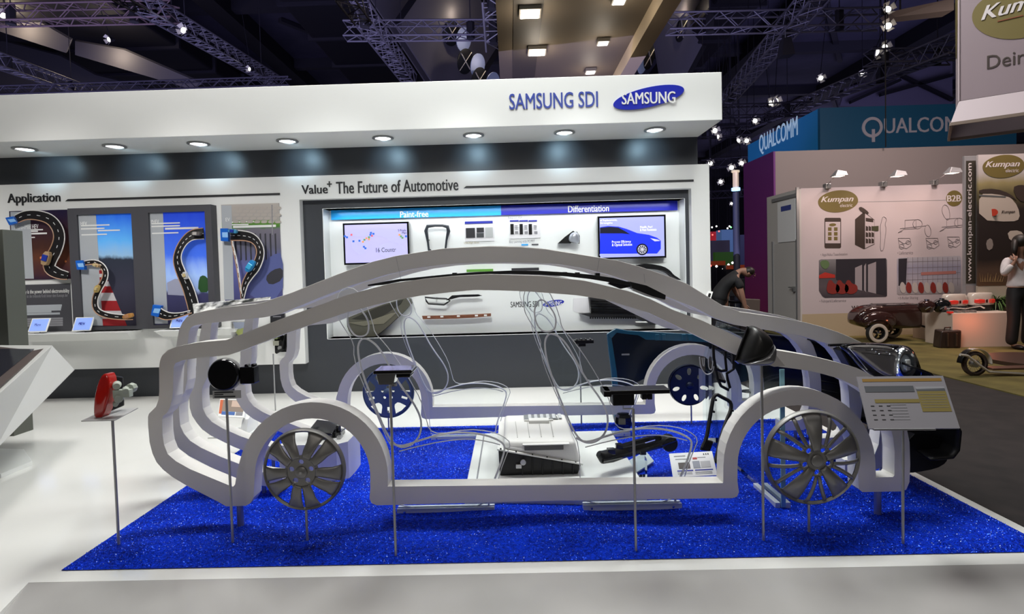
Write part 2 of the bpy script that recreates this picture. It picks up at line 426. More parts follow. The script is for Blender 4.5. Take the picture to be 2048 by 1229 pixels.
wtext('lettering', 'The Future of Automotive', (672, 364, 917, 381), YP-.001, ink, tb, bold=.018, ext=.008); titlebar(931, 1387, 375, 361, tb)
# ================================================================== car outline frames
Y1 = 2.90; TF = .095; DY = 1.68
F1_OUT = [(318,735),(320,722),(324,712),(335,701),(352,694.4),(374,689.5),(397,685.4),(452.5,680.5),(470,674),(560,639),(603.6,623.5),(691.5,591),(779,568),(840,559),(900,553),(977,549),(1082.6,552),(1170.5,562),(1258,583),(1299,598),(1345,620),(1400,640),(1454,664),(1490,682),(1541.6,699.5),(1587,706.5),(1628,714),(1677,726),(1712.7,736),(1747,753),(1775,775),(1797,810),(1808,838),(1814,860),(1819,885),(1820.5,930),(1819,965),(1812.5,980),(1803.5,983.5),(1725,985),(1718,979),(1716.5,960),(1717,931)]
import math as _m
def arc(cx, cy, r, a0, a1, n=22): return [(cx+r*_m.cos(_m.radians(a0+(a1-a0)*i/n)), cy-r*_m.sin(_m.radians(a0+(a1-a0)*i/n))) for i in range(n+1)]
F1_OUT = F1_OUT[:-1]+arc(1596, 932, 121, 0, 180)+[(1475,964),(1478,985),(1474,994),(1465,997),(1100,1002.5),(753,1011.5),(743,1007),(739,998),(740.5,977)]+arc(625, 953, 115.5, 2, 178)+[(507,996),(500,1008),(491,1012.5),(452,1013.6),(437.7,1005),(375,973),(345,955),(326,940),(313,925),(305,908),(299,885),(296,850),(296,834),(298,828),(303,823),(312,814),(317,800),(318.5,783)]
F1_HOLE = [(347.5,735),(351,727),(366,721),(400,716),(455.7,711),(475,705),(560,671.6),(603.6,656),(691.5,626),(779,603),(840,592),(900,585),(948,580.5),(1010,581.5),(1065,584),(1153,591),(1211.5,600),(1299,626.5),(1372.6,661.6),(1420,685),(1445,697),(1471,710),(1510,726),(1546,732.5),(1611.6,741),(1647,749),(1683,759),(1712.7,774),(1745,795),(1768,825),(1782,859),(1786.5,876),(1789.5,903),(1789,951),(1786,955),(1752,955.5),(1751,930)]+arc(1599, 931, 152, 4, 180)+[(1446.5,964),(1446,967)]+[(775.5,974)]+arc(626, 955, 150, 0, 168, 22)+[(475,940),(472.5,955),(470,970),(466,974),(457,971),(416,954),(380,939),(351.6,923),(335.5,909),(328,890),(325,869.5),(324,839),(326,833),(334,826),(340,815),(345,795),(346.5,760)]
# a ruled edge around the wheel arches keeps the band one width
def frame_side(name, Y, label, group, foots):
    p = xz(F1_OUT, Y1); h = xz(F1_HOLE, Y1)
    t = thing(name, label, 'car outline', (p[0][0], Y+TF/2, 0), group)
    MB().prism(p, Y, Y+TF, holes=[h]).build('outline_panel', frame_w, t, bevel=.0015, seg=1)
    for fx in foots:
        x = W(fx, 1000, Y1+.04).x; z = W(fx, 1006 if fx < 1000 else 975, Y1).z
        MB().cyl((x, Y+TF/2, .0), (x, Y+TF/2, z+.01), .0175, n=16).build('leg', steel, t, smooth=True)
    return t
frame_side('car_outline', Y1, 'nearest white cut-out car side outline with low roof and two wheel arches', 'car outlines on the blue carpet', (478, 1757))
frame_side('car_outline', Y1+DY, 'farthest white cut-out car side outline with wheel arches, nearest the wall', 'car outlines on the blue carpet', (478, 1110, 1757))
YF = [Y1+DY*k/4 for k in (1, 2, 3)]
Y2 = YF[0]
M_TOP = [(346,745),(350,715),(352,693.6),(355,676.5),(358,660),(364.6,645.6),(374,634),(389,627),(415,621),(459,614),(510,608.5),(528,605),(543.6,599),(580,587),(685.5,545),(744,524),(792,512),(885,497.5),(978,493),(1040,494.5),(1094,499),(1164,510),(1234,521),(1281,534),(1340,554),(1375,568.5),(1410,590),(1446,612),(1480,624),(1560,635.5),(1612,645.5),(1644,654),(1677,665),(1701,675),(1730,689),(1753,706),(1770,730),(1782,765),(1789,815),(1790,850),(1786,885),(1778,915),(1764,935),(1745,943),(1700,945),(1690,945)]
M_BOT_IN = [(1690,921),(1700,921),(1735,918),(1749,910),(1757,890),(1762,850),(1760,815),(1753,775),(1742,745),(1725,722),(1705,706),(1680,696),(1644,685),(1600,672),(1543,662),(1515,658),(1468,650),(1430,637),(1390,616),(1328,592),(1258,563),(1211,548),(1160,536),(1117,529),(1060,526.5),(1000,525.5),(940,526.5),(885,530),(826,538),(772,550),(697,573),(636,597),(560,629),(530,635),(472,641),(401.5,649),(388,652),(381,657),(378,665),(376,685),(375,720),(374.5,740),(374,762),(370,782),(363,796),(358.5,810),(358.5,830),(360.5,852),(368,868),(380,882),(402,896),(441,914),(475,927),(520,944),(565,950)]
M_BOT_OUT = [(565,978),(520,972),(471.5,957),(427,938.5),(378.5,913.5),(359,899),(347,884),(337,868),(332,850),(331,812),(336,800),(342,788),(345.5,765)]
M_ALL = M_TOP+M_BOT_IN+M_BOT_OUT
def frame_mid(k, ext_r, ext_f, lift, label, legs):
    Y = YF[k]; base = xz(M_ALL, Y2)
    xr = min(p[0] for p in base); xf = max(p[0] for p in base); xm = 0
    out = []
    for x, z in base:
        f = (x-xm)
        if f < 0: x2 = xm + f*(1+ext_r/abs(xr-xm)*min(1, abs(f)/abs(xr)*1.2 if abs(f) < abs(xr)*.83 else 1))
        else: x2 = xm + f*(1+ext_f/abs(xf-xm)*min(1, abs(f)/abs(xf)*1.2 if abs(f) < abs(xf)*.83 else 1))
        out.append((x2, z+lift*max(0, 1-(x/2.0)**2)*(1 if z > .9 else 0)))
    t = thing('car_outline', label, 'car outline', (out[0][0], Y+TF/2, 0), 'car outlines on the blue carpet')
    MB().prism(out, Y, Y+TF).build('outline_panel', frame_w, t, bevel=.0015, seg=1)
    zmin = min(p[1] for p in out)
    for px in legs:
        x = W(px, 950, Y2).x; zz = .3
        # leg reaches the lowest edge above its foot
        c = [z for (x_, z) in out if abs(x_-x) < .12 and z < .6]
        zz = (min(c) if c else .3)+.015
        MB().cyl((x, Y+TF/2, 0), (x, Y+TF/2, zz), .012, n=12).build('leg', steel, t, smooth=True)
frame_mid(0, 0, 0, 0, 'second white car outline from the front, high roof and no wheel arches', (520, 1742))
frame_mid(1, .10, .07, .02, 'middle white car outline of the five, reaching furthest back, no wheel arches', (480, 1742))
frame_mid(2, .0, .03, .0, 'fourth white car outline from the front, open below, no wheel arches', (520, 1742))
# ================================================================== exhibits standing on the carpet
def Pp(f): return lambda pts: [(680+a*.46386, 560+b*.46386) for a, b in pts]
c7 = lambda pts: [(680+a*.46386, 560+b*.46386) for a, b in pts]
c5 = lambda pts: [(600+a/3.073, 560+b/3.073) for a, b in pts]
pole_m = mat('pole_grey', (.40, .40, .40), .35, .5)
def stand(foot, topy, label, r=.0065, group='thin grey display poles', z0=.0):
    g = G(*foot); Y = g.y; z = W(foot[0]-(foot[1]-topy)*.03, topy, Y).z
    t = thing('display_pole', label, 'pole', (g.x, Y, z0), group)
    MB().cyl((g.x, Y, z0), (g.x, Y, z), r, n=12).build('pole', pole_m, t, smooth=True)
    return t, Vector((g.x, Y, z))
# ---------------- wheel covers
def blade(ang, e1, e2, r0, r1, dz, ridge, cx, cz, R, Yc, nu=10, nv=4):
    """sheet between the angular edges e1(t), e2(t) from r0 to r1"""
    def fn(u, v):
        r = r0+(r1-r0)*u; a = ang+e1(u)*(1-v)+e2(u)*v
        y = dz(r)-ridge*math.sin(PI*v)*math.sin(PI*min(1, u*1.15+.05))
        return Vector((cx+R*r*math.cos(a), Yc+y*R, cz+R*r*math.sin(a)))
    return fn
def wheel(name, label, c, Rpx, style, m, rough=None, tilt=0, extra=None):
    Y = c[2]; P0 = W(c[0], c[1], Y); R = Rpx/FPX*Y
    t = thing(name, label, 'wheel cover', P0, 'wheel covers on display')
    dish = lambda r: -.16*(1-r**2)+.10*max(0, r-.88)/.12
    rim = MB().lathe([(R*.915, R*dish(.91)+.006), (R*.93, R*dish(.92)), (R*.965, -.004), (R*.99, .004), (R, .022), (R*.985, .026), (R*.95, .018), (R*.92, .012)], P0, 'y', 72)
    rim.build('rim', m, t, smooth=True)
    D = math.radians
    sp = 'spoke'
    if style == 'A':
        for k in range(5):
            a0 = D(-90+72*k)
            for s in (-1, 1):
                e1 = lambda u, s=s: s*D(1.2+1.4*math.sin(PI*u)*(1 if u > .1 else 0))
                e2 = lambda u, s=s: s*D(33-9*min(1, u*1.6)+1.5*u)
                MB().grid(blade(a0, e1, e2, .34, .94, dish, .035, P0.x, P0.z, R, P0.y), 12, 6).build(sp, m, t, smooth='all', solid=.004)
        hub = []
        disc = [(P0.x+R*.40*math.cos(2*PI*i/60), P0.z+R*.40*math.sin(2*PI*i/60)) for i in range(60)]
        hl = [[(P0.x+R*.245*math.cos(D(90+72*k))+R*.062*math.cos(2*PI*i/16), P0.z+R*.245*math.sin(D(90+72*k))+R*.062*math.sin(2*PI*i/16)) for i in range(16)] for k in range(5)]
        MB().prism(disc, P0.y+R*dish(.37), P0.y+R*dish(.37)+.012, holes=hl).build('hub', m, t, bevel=.002)
        y = P0.y+R*dish(.37)
        MB().lathe([(.001, -.012), (R*.10, -.011), (R*.14, -.006), (R*.15, .002)], (P0.x, y, P0.z), 'y', 32).build('centre_cap', m, t, smooth=True)
        em = MB()
        for s in (-1, 1): em.prism([(P0.x-R*.085, P0.z+s*R*.012-R*.006), (P0.x+R*.085, P0.z+s*R*.012+R*.006), (P0.x+R*.085, P0.z+s*R*.012+R*.012), (P0.x-R*.085, P0.z+s*R*.012)], y-.0145, y-.011)
        em.prism([(P0.x-R*.03, P0.z-R*.03), (P0.x+R*.025, P0.z-R*.03), (P0.x+R*.035, P0.z+R*.03), (P0.x-R*.02, P0.z+R*.03)], y-.0142, y-.011).build('emblem', steel, t)
    elif style == 'B':
        for k in range(5):
            a0 = D(92+72*k)
            e1 = lambda u: -D(20-9*u**.6+1.0*u); e2 = lambda u: D(20-9*u**.6+1.0*u)
            MB().grid(blade(a0, e1, e2, .20, .94, dish, .06, P0.x, P0.z, R, P0.y), 12, 6).build(sp, m, t, smooth='all', solid=.006)
            for s in (-1, 1):
                am = a0+D(36)
                q0 = am+s*D(5); q1 = am+s*D(12.5)
                f = lambda u, v, q0=q0, q1=q1: (lambda r, a: Vector((P0.x+R*r*math.cos(a), P0.y+R*(dish(r)-.018*math.sin(PI*v)), P0.z+R*r*math.sin(a))))(.34+.59*u, (q0*(1-u)+q1*u)+(v-.5)*D(5.0)/(0.5+u*.6))
                MB().grid(f, 10, 4).build('thin_spoke', m, t, smooth='all', solid=.006)
        y = P0.y+R*dish(.3)
        disc = [(P0.x+R*.34*math.cos(2*PI*i/60), P0.z+R*.34*math.sin(2*PI*i/60)) for i in range(60)]
        hl = [[(P0.x+R*.25*math.cos(D(56+72*k))+R*.060*math.cos(2*PI*i/16), P0.z+R*.25*math.sin(D(56+72*k))+R*.060*math.sin(2*PI*i/16)) for i in range(16)] for k in range(5)]
        MB().prism(disc, y, y+.014, holes=hl).build('hub', m, t, bevel=.003)
        MB().lathe([(.001, -.012), (R*.10, -.012), (R*.125, -.008), (R*.135, .002)], (P0.x, y, P0.z), 'y', 32).build('centre_cap', m, t, smooth=True)
    else:   # C, D: flat cover plates with openings
        y0 = P0.y-R*.03
        disc = [(P0.x+R*.92*math.cos(2*PI*i/72), P0.z+R*.92*math.sin(2*PI*i/72)) for i in range(72)]
        hl = []
        if style == 'C':
            for k in range(5):
                a = D(90+72*k)
                hl.append([(P0.x+R*.22*math.cos(a)+R*.055*math.cos(2*PI*i/14), P0.z+R*.22*math.sin(a)+R*.055*math.sin(2*PI*i/14)) for i in range(14)])
                b0 = D(-18+72*k); c0, s0 = math.cos(b0), math.sin(b0)
                hl.append([(P0.x+R*(u*c0-v*s0), P0.z+R*(u*s0+v*c0)) for u, v in ((.55, -.045), (.78, -.045), (.78, .045), (.55, .045))])
                a2 = D(-54+72*k); hl.append([(P0.x+R*r*math.cos(a2+q), P0.z+R*r*math.sin(a2+q)) for r, q in ((.52, -D(7)), (.60, -D(13)), (.86, -D(17)), (.86, 0), (.86, D(17)), (.60, D(13)), (.52, D(7)))])
        else:
            for k in range(7):
                a = D(40+360/7*k)
                hl.append([(P0.x+R*(.66*math.cos(a)+.17*math.cos(q)*math.cos(a)-.10*math.sin(q)*math.sin(a)), P0.z+R*(.66*math.sin(a)+.17*math.cos(q)*math.sin(a)+.10*math.sin(q)*math.cos(a))) for q in [2*PI*i/18 for i in range(18)]])
        MB().prism(disc, y0, y0+.010, holes=hl).build('cover_plate', m, t, bevel=.002)
        if style == 'D':
            hd = [(P0.x+R*.93*math.cos(q), P0.z+R*.93*math.sin(q)) for q in [D(-62+124*i/30) for i in range(31)]]
            inside = [h for h in hl if min(p[0] for p in h) > P0.x+R*.47]
            MB().prism(hd, y0-.004, y0-.0005, holes=inside).build('pale_part', mat('pale_plastic', (.45, .48, .46), .35), t)  # paler plate over the right part of the cover
        MB().lathe([(.001, -.02), (R*.10, -.02), (R*.16, -.012), (R*.18, 0)], (P0.x, y0, P0.z), 'y', 28).build('centre_cap', m, t, smooth=True)
    return t
sA, tA = stand((615, 1090), 1018, 'short pole holding the ten-bladed wheel cover', group=None)
wheel('wheel_cover', 'grey wheel cover with ten broad blades and small emblem, at the near rear arch', (607, 941, tA.y-.03), 84.5, 'A', silver)
sB, tB = stand((1618, 1072), 1006, 'short pole holding the multi-spoke wheel cover at the front arch', group=None)
wheel('wheel_cover', 'large grey wheel cover with paired thin spokes, at the near front arch', (1626, 917, 2.72), 96.5, 'B', silver)
stand((778, 868), 822, 'short far pole under the blue-grey wheel cover')
wheel('wheel_cover', 'blue-grey wheel cover with small slots, in the far rear arch', (776, 786, G(778, 868).y-.03), 52.5, 'C', navy_w)
stand((1383, 853), 812, 'short far pole under the dark wheel cover with oval holes')
wheel('wheel_cover', 'dark navy wheel cover with oval holes, in the far front arch', (1379, 771, G(1383, 853).y-.03), 42, 'D', mat('dark_navy_wheel', (.02, .03, .07), .3, .3))
# ---------------- tail light on plate
s1, t1 = stand((238, 1098), 832, 'leftmost thin pole, carrying the red tail light')
q = [W(162, 835, t1.y-.10), W(232, 836, t1.y-.12), W(276, 812, t1.y+.16), W(200, 812, t1.y+.16)]
z = t1.z
pl = [(W(162, 837, t1.y-.10).x, t1.y-.10), (W(230, 838, t1.y-.10).x, t1.y-.10), (W(276, 812, t1.y+.14).x, t1.y+.14), (W(215, 812, t1.y+.14).x, t1.y+.14)]
MB().prism(pl, z, z+.004, plane='xy').build('plate', mat('grey_plate', (.45, .45, .45), .5), s1)
tl = thing('tail_light', 'red car tail light with grey bulb housing behind, on a small plate', 'tail light', (t1.x-.02, t1.y, z+.004))
red = mat('red_lens', (.42, .012, .008), .12, coat=.7, emit=(.5, .01, .005), es=.05)
lo = [(206, 748), (217, 750), (221, 775), (218, 800), (208, 830), (200, 838), (190, 836), (188, 826), (190, 795), (197, 765)]
def shell(pts, Y, d, edge=.55):
    p = xz(pts, Y); cx = sum(a for a, b_ in p)/len(p); cz_ = sum(b_ for a, b_ in p)/len(p); mb = MB()
    N = len(p)
    def fn(u, v):
        i = int(round(u*N)) % N; a, b_ = p[i]; k = math.cos(v*PI/2); return Vector((cx+(a-cx)*k, Y-d*math.sin(v*PI/2), cz_+(b_-cz_)*k))
    return mb.grid(fn, N, 6, True)
YT = t1.y-.04
lens = shell(smoothpoly(lo, 1), YT, .014)
p = xz(smoothpoly(lo, 1), YT); lens.prism(p, YT, YT+.05); lens.build('red_lens', red, tl, smooth=True)
h = MB(); a = W(216, 775, YT+.03)
h.hexa([W(206, 748, YT+.02), W(245, 756, YT+.13), W(247, 812, YT+.13), W(212, 828, YT+.02)], [W(207, 748, YT+.06), W(247, 754, YT+.16), W(249, 812, YT+.16), W(214, 822, YT+.06)]).build('back_shell', black, tl, bevel=.004)
h = MB(); gm = mat('grey_green_socket', (.42, .46, .40), .5)
for (px, py, rr) in ((234, 770, .020), (238, 795, .024), (252, 780, .018), (232, 806, .014)):
    c = W(px, py, YT+.03); h.cyl(c, c+Vector((.03, -.045, 0)), rr, rr*.8, 14)
h.box(*[W(228, 790, YT+.0).x, W(260, 770, YT).x, YT-.01, YT+.02, W(240, 795, YT).z, W(240, 780, YT).z])
h.build('bulb_socket', gm, tl, smooth=True, bevel=.002)
h = MB(); c = W(264, 776, YT+.05)
h.lathe([(.0, -.02), (.022, -.018), (.026, 0), (.022, .012), (.012, .02), (0.001, .022)], c, 'y', 8); h.box(c.x-.03, c.x, c.y-.01, c.y+.01, c.z-.01, c.z+.01)
h.build('connector', gm, tl)
# ---------------- round black duct part on second pole
s2, t2 = stand((466, 1097), 790, 'second pole from the left, carrying the round black lid')
lab = rect('label_plate', RC(424, 783, 481, 797, t2.y-.02), t2.y-.012, mat('grey_label', (.38, .38, .38), .5), s2, .004)
for i, (a, b_) in enumerate(((428, 466), (428, 446), (428, 470))): rect('print_line', RC(a, 785+i*4.3, b_, 786.6+i*4.3, t2.y-.02), t2.y-.0165, ink, s2, .001)
bl = thing('round_lid_part', 'round gloss black vehicle part with boxy side connector, on a pole', 'car part', (t2.x, t2.y, W(449, 783, t2.y).z))
c = W(449, 750, t2.y-.02); R_ = 32/FPX*t2.y
MB().lathe([(.001, -.020), (R_*.9, -.020), (R_*.98, -.014), (R_, -.004), (R_, .02), (R_*.9, .03), (.001, .03)], c, 'y', 48).build('disc', blackg, bl, smooth=True)
MB().lathe([(R_*1.0, .0), (R_*1.05, .004), (R_*1.05, .018), (R_*1.0, .022)], c, 'y', 48).build('silver_ring', steel, bl, smooth=True)
ar = MB(); Y = t2.y
def pxbox(mb, x0, y0, x1, y1, Y, d0, d1):
    r_ = RC(x0, y0, x1, y1, Y); return mb.box(r_[0], r_[1], Y+d0, Y+d1, r_[2], r_[3])
pxbox(ar, 474, 736, 502, 760, Y, -.015, .02); pxbox(ar, 484, 733, 514, 766, Y, -.03, .03); pxbox(ar, 490, 729, 498, 735, Y, -.01, .02); pxbox(ar, 503, 728, 511, 734, Y, -.01, .02)
ar.build('connector_box', blackg, bl, bevel=.004)
cl = MB(); pxbox(cl, 478, 763, 488, 770, Y, -.01, .01); cl.build('clip', white, bl, bevel=.002)
# ---------------- filler lid on third pole
s3, t3 = stand((792, 1118), 768, 'tallest near pole, carrying the shallow black tray')
ft = thing('tray_part', 'shallow gloss black tray part with wide rim, on the pole before the blue-grey wheel', 'car part', (t3.x, t3.y, t3.z))
mb = MB(); Y = t3.y
mb.box(*(lambda r_: (r_[0], r_[1], Y-.06, Y+.08, r_[2], r_[3]))(RC(752, 738, 828, 744, Y)))
mb.build('rim', blackg, ft, bevel=.006)
a0, a1, b0, b1 = W(757, 743, Y).x, W(796, 743, Y).x, W(761, 767, Y).x, W(790, 767, Y).x; zt_, zb_ = W(790, 743, Y).z, W(790, 767, Y).z
MB().hexa([(b0, Y-.04, zb_), (b1, Y-.04, zb_), (b1, Y+.05, zb_), (b0, Y+.05, zb_)], [(a0, Y-.055, zt_), (a1, Y-.055, zt_), (a1, Y+.06, zt_), (a0, Y+.06, zt_)]).build('bowl', blackg, ft, bevel=.005)
mb = MB(); pxbox(mb, 796, 742, 824, 752, Y, -.05, .05).build('side_pocket', blackg, ft, bevel=.005)
mb = MB(); mb.cyl(W(786, 767, Y), W(786, 772, Y), .02, n=12); mb.build('spigot', steel, ft)
# ---------------- long panel on fourth pole
s4, t4 = stand((1272, 1108), 818, 'near pole right of the battery, carrying the long black tray')
a = W(1267, 819, t4.y); b_ = W(1246, 806, t4.y)
MB().tube([a, a+Vector((-.001, 0, .002)), Vector((b_.x, t4.y, a.z+.002)), Vector((b_.x, t4.y, b_.z))], .004, 8).build('arm', pole_m, s4)
lp = thing('bracket_panel', 'long flat black plastic tray with deep box underneath, on the near middle pole', 'car part', (b_.x, t4.y, b_.z)); Y = t4.y
mb = MB(); r_ = RC(1206, 778, 1334, 783, Y); mb.box(r_[0], r_[1], Y-.05, Y+.05, r_[2], r_[3]); mb.box(r_[0]-.005, r_[0]+.03, Y-.055, Y+.055, r_[2]-.008, r_[3]); mb.build('tray', black, lp, bevel=.003)
mb = MB(); pxbox(mb, 1222, 783, 1265, 807, Y, -.045, .04).build('deep_box', black, lp, bevel=.005)
for x in (1287, 1298): mb = MB(); pxbox(mb, x-5, 783, x+5, 798, Y, -.02, .02).build('clip', black, lp, bevel=.003)
# ---------------- wing mirror on fifth pole
s5, t5 = stand((1527, 1090), 728, 'pole in front of the near front arch, carrying the wing mirror')
mr_ = thing('wing_mirror', 'black wing mirror housing with silver lower shell and base wedge, on a pole', 'wing mirror', (t5.x, t5.y, t5.z)); Y = t5.y
out = [(1497, 652), (1508, 652), (1522, 659), (1535, 671), (1541, 684), (1542, 695), (1537, 708), (1526, 718), (1508, 725), (1486, 729), (1476, 727), (1471, 720)]
def dome(pts, Y, d0, d1, name, m, par, p=1.0, k=2):
    pts = smoothpoly(pts, k); P_ = xz(pts, Y); N = len(P_)
    cx = sum(a for a, _ in P_)/N; cz_ = sum(b for _, b in P_)/N; mb = MB()
    def fn(u, v):
        i = int(round(u*N)) % N; a, b = P_[i]; th = (v-.5)*PI; s_ = math.cos(th)**p; yy = (d1 if th > 0 else d0)*abs(math.sin(th))
        return Vector((cx+(a-cx)*s_, Y+(yy if th > 0 else -yy), cz_+(b-cz_)*s_))
    return mb.grid(fn, N, 12, True).build(name, m, par, smooth='all')
dome(out, Y, .09, .06, 'housing', mat('satin_black_shell', (.012, .012, .012), .38), mr_, .7)
lowp = [(1480, 730), (1487, 722), (1510, 714), (1528, 702), (1538, 690), (1541, 684), (1545, 694), (1544, 708), (1540, 722), (1530, 729), (1510, 731)]
dome(lowp, Y-.02, .085, .05, 'lower_shell', mat('grey_metallic_shell', (.22, .22, .23), .28, .6), mr_, .5)
mg = MB(); P_ = [W(1496, 653, Y-.02), W(1471, 722, Y-.02), W(1478, 728, Y+.10), W(1501, 655, Y+.10)]
mg.hexa(P_, [v+Vector((-.006, 0, 0)) for v in P_]).build('mirror_glass', chrome, mr_)
MB().prism(xz([(1530, 728), (1538, 700), (1546, 706), (1567, 731), (1545, 733)], Y+.02), Y+.0, Y+.05).build('base_wedge', mat('pale_wedge', (.45, .43, .42), .4), mr_, bevel=.003)
# ---------------- information board on sixth pole
s6, t6 = stand((1806, 1094), 858, 'rightmost thin pole, carrying the tilted information board')
Y = t6.y; ib = thing('information_board', 'tilted white info board with ochre tables, on the rightmost pole', 'sign', (t6.x, Y, t6.z))
A0 = W(1713, 754, Y+.12); A1 = W(1886, 752, Y+.12); B1 = W(1920, 857, Y-.10); B0 = W(1738, 858, Y-.10)
Nn = (A1-A0).cross(B0-A0).normalized()
if Nn.y > 0: Nn = -Nn
MB().hexa([B0, B1, A1, A0], [v-Nn*.006 for v in (B0, B1, A1, A0)]).build('board', mat('board_face', (.20, .19, .21), .45), ib)  # white board coloured grey: the shade of its tilt put into colour
def onb(u0, v0, u1, v1, name, m, lift=.0012):
    f = lambda u, v: A0*(1-u)*(1-v)+A1*u*(1-v)+B0*(1-u)*v+B1*u*v+Nn*lift
    return MB().hexa([f(u0, v0)-Nn*lift, f(u1, v0)-Nn*lift, f(u1, v1)-Nn*lift, f(u0, v1)-Nn*lift], [f(u0, v0), f(u1, v0), f(u1, v1), f(u0, v1)]).build(name, m, ib)
och = mat('ochre_ink', (.22, .12, .015), .5); och2 = mat('olive_ink', (.17, .13, .03), .5)  # inks darkened with the board's painted shade
onb(.055, .05, .965, .11, 'heading_bar', och); onb(.06, .20, .62, .32, 'table_header', mat('slate_ink', (.06, .065, .075), .5))
onb(.64, .22, .97, .27, 'print_line', grey_ink); onb(.645, .31, .97, .70, 'ochre_table', och2); onb(.645, .255, .97, .31, 'table_header', mat('slate_ink', (.1, .1, .1)))
onb(.14, .46, .64, .53, 'ochre_table', och2)
for i in range(4):
    for k in range(3): onb(.08+k*.09, .58+i*.085, .12+k*.09, .595+i*.085, 'print_line', ink)
for i in range(6): onb(.30, .56+i*.055, .48, .568+i*.055, 'print_line', grey_ink)
for i in range(6): onb(.66, .37+i*.05, .95, .374+i*.05, 'print_line', grey_ink, .002)
MB().bar(B0+Vector((.02, 0, -.004)), W(1870, 859, Y-.10), .012, .008).build('clamp_strip', alu, ib)
# ---------------- acrylic seats
SY = 3.07
sil = c7([(-15, 150), (15, 205), (60, 270), (60, 340), (95, 440), (150, 560), (195, 670), (230, 735), (235, 905), (250, 990), (650, 990), (690, 830), (720, 750), (738, 705), (700, 672), (640, 652), (550, 645), (430, 666), (385, 650), (372, 600), (350, 520), (300, 430), (250, 350), (190, 270), (150, 230), (140, 180), (110, 100), (70, 40), (20, 30), (-15, 70)])
padl = c5([(375, 365), (358, 400), (357, 440), (365, 500), (390, 590), (430, 700), (470, 800), (520, 920), (560, 990), (600, 1025), (650, 1030), (700, 1005), (735, 960), (747, 900), (740, 840), (700, 760), (640, 680), (580, 590), (540, 510), (480, 410), (430, 370), (400, 360)])
headl = c5([(345, 150), (385, 195), (415, 240), (425, 290), (415, 335), (380, 350), (340, 345), (310, 310), (295, 270), (290, 210), (310, 160)])
cush = c7([(215, 700), (260, 722), (350, 690), (450, 662), (550, 657), (640, 672), (700, 700), (712, 725), (695, 790), (650, 900), (640, 985)])
cush2 = c7([(255, 740), (350, 715), (450, 695), (560, 685), (650, 700), (690, 712)])
def seat(px_shift, Y, label, first=None):
    x0 = W(890, 1046, SY).x; dx = px_shift
    if first: return dup(first, (x0+dx, Y, .0), label, 'engraved acrylic seats')
    t = thing('acrylic_seat', label, 'display seat', (x0, Y, 0), 'engraved acrylic seats')
    sp_ = xz(smoothpoly(sil, 1), SY)
    MB().prism(sp_, Y, Y+.008).build('acrylic_sheet', clear, t)
    L = lambda pts: [Vector((a, Y-.001, b)) for a, b in xz(pts, SY)]
    e = MB(); e.tube(L(smoothpoly(sil, 1)), .0026, 5, True); e.build('polished_edge', frost, t)
    g = MB(); g.tube(L(smoothpoly(padl, 2)), (.0058), 6, True); g.build('back_line', frost, t)
    g = MB(); g.tube(L(smoothpoly(headl, 2)), .0048, 6, True); g.build('headrest_line', frost, t)
    g = MB(); g.tube(L(smoothpoly(cush, 2, False)), (.0058), 6); g.tube(L(smoothpoly(cush2, 2, False)), .003, 6); g.build('cushion_line', frost, t)
    b = MB(); x_0, x_1 = W(796, 1040, Y).x, W(990, 1040, Y).x
    for o in (-.022, .010): b.box(x_0, x_1, Y+o, Y+o+.018, .006, .040)
    b.build('foot_rail', mat('pale_acrylic_rail', (.60, .66, .74), .25), t, bevel=.003)
    for px in (812, 972):
        x = W(px, 1040, Y).x; MB().lathe([(.001, -.010), (.006, -.009), (.008, 0)], (x, Y-.022, .024), 'y', 14).build('bolt', chrome, t, smooth=True)
    return t
st = seat(0, SY, 'near rear clear acrylic seat cut-out standing behind the near sill')
wf = 1.04
seat(wf, SY, 'near front clear acrylic seat cut-out, right of the battery pack', st)
seat(0, 4.40, 'far rear clear acrylic seat cut-out, before the far sill', st)
seat(wf, 4.40, 'far front clear acrylic seat cut-out, left of the teal panel', st)
# ---------------- clear dashboard wall crossing the car
xs = 1.455
ap = thing('acrylic_partition', 'upright clear acrylic sheet with blue-green edge crossing behind the front arch', 'acrylic panel', (xs, 3.6, 0))
zA = X(1555, 742, xs).z
MB().prism([(3.02, .02), (4.25, .02), (4.25, .62), (4.0, .95), (3.35, .93), (3.02, .78)], xs-.012, xs+.012, plane='yz').build('sheet', tinted, ap)
MB().box(xs-.0125, xs+.0125, 3.014, 3.020, .02, .78).build('polished_edge', mat('blue_green_edge', (.25, .50, .58), .15, coat=.5), ap)
for s in (-1, 1): MB().box(xs+s*.028-.014, xs+s*.028+.014, 3.02, 3.30, .006, .045).build('foot_rail', mat('pale_acrylic_rail', (.6, .66, .74)), ap, bevel=.003)
# console bezel frame on the sheet
cf = thing('console_bezel', 'black centre console bezel frame with two openings, leaning behind the front pillar', 'car part', X(1455, 785, 1.30)); Y = cf.location.y
L = lambda pts, Y=Y: [Vector((a, Y, b)) for a, b in xz(pts, Y)]
k6 = lambda pts: [(1160+a/6.0235, 600+b/6.0235) for a, b in pts]
mb = MB(); mb.tube(L(k6([(1605, 545), (1612, 700), (1635, 830), (1655, 950), (1700, 1040), (1790, 1088), (1806, 1060), (1778, 960), (1768, 890), (1850, 835), (1864, 700), (1860, 640), (1835, 612), (1700, 588), (1640, 575)])), .009, 8, True)
mb.tube(L(k6([(1755, 620), (1750, 700), (1765, 850)])), .008, 8); mb.tube(L(k6([(1640, 830), (1700, 860), (1770, 850)])), .009, 8); mb.tube(L(k6([(1660, 960), (1750, 990)])), .010, 8)
mb.build('bezel', black, cf, smooth=True)
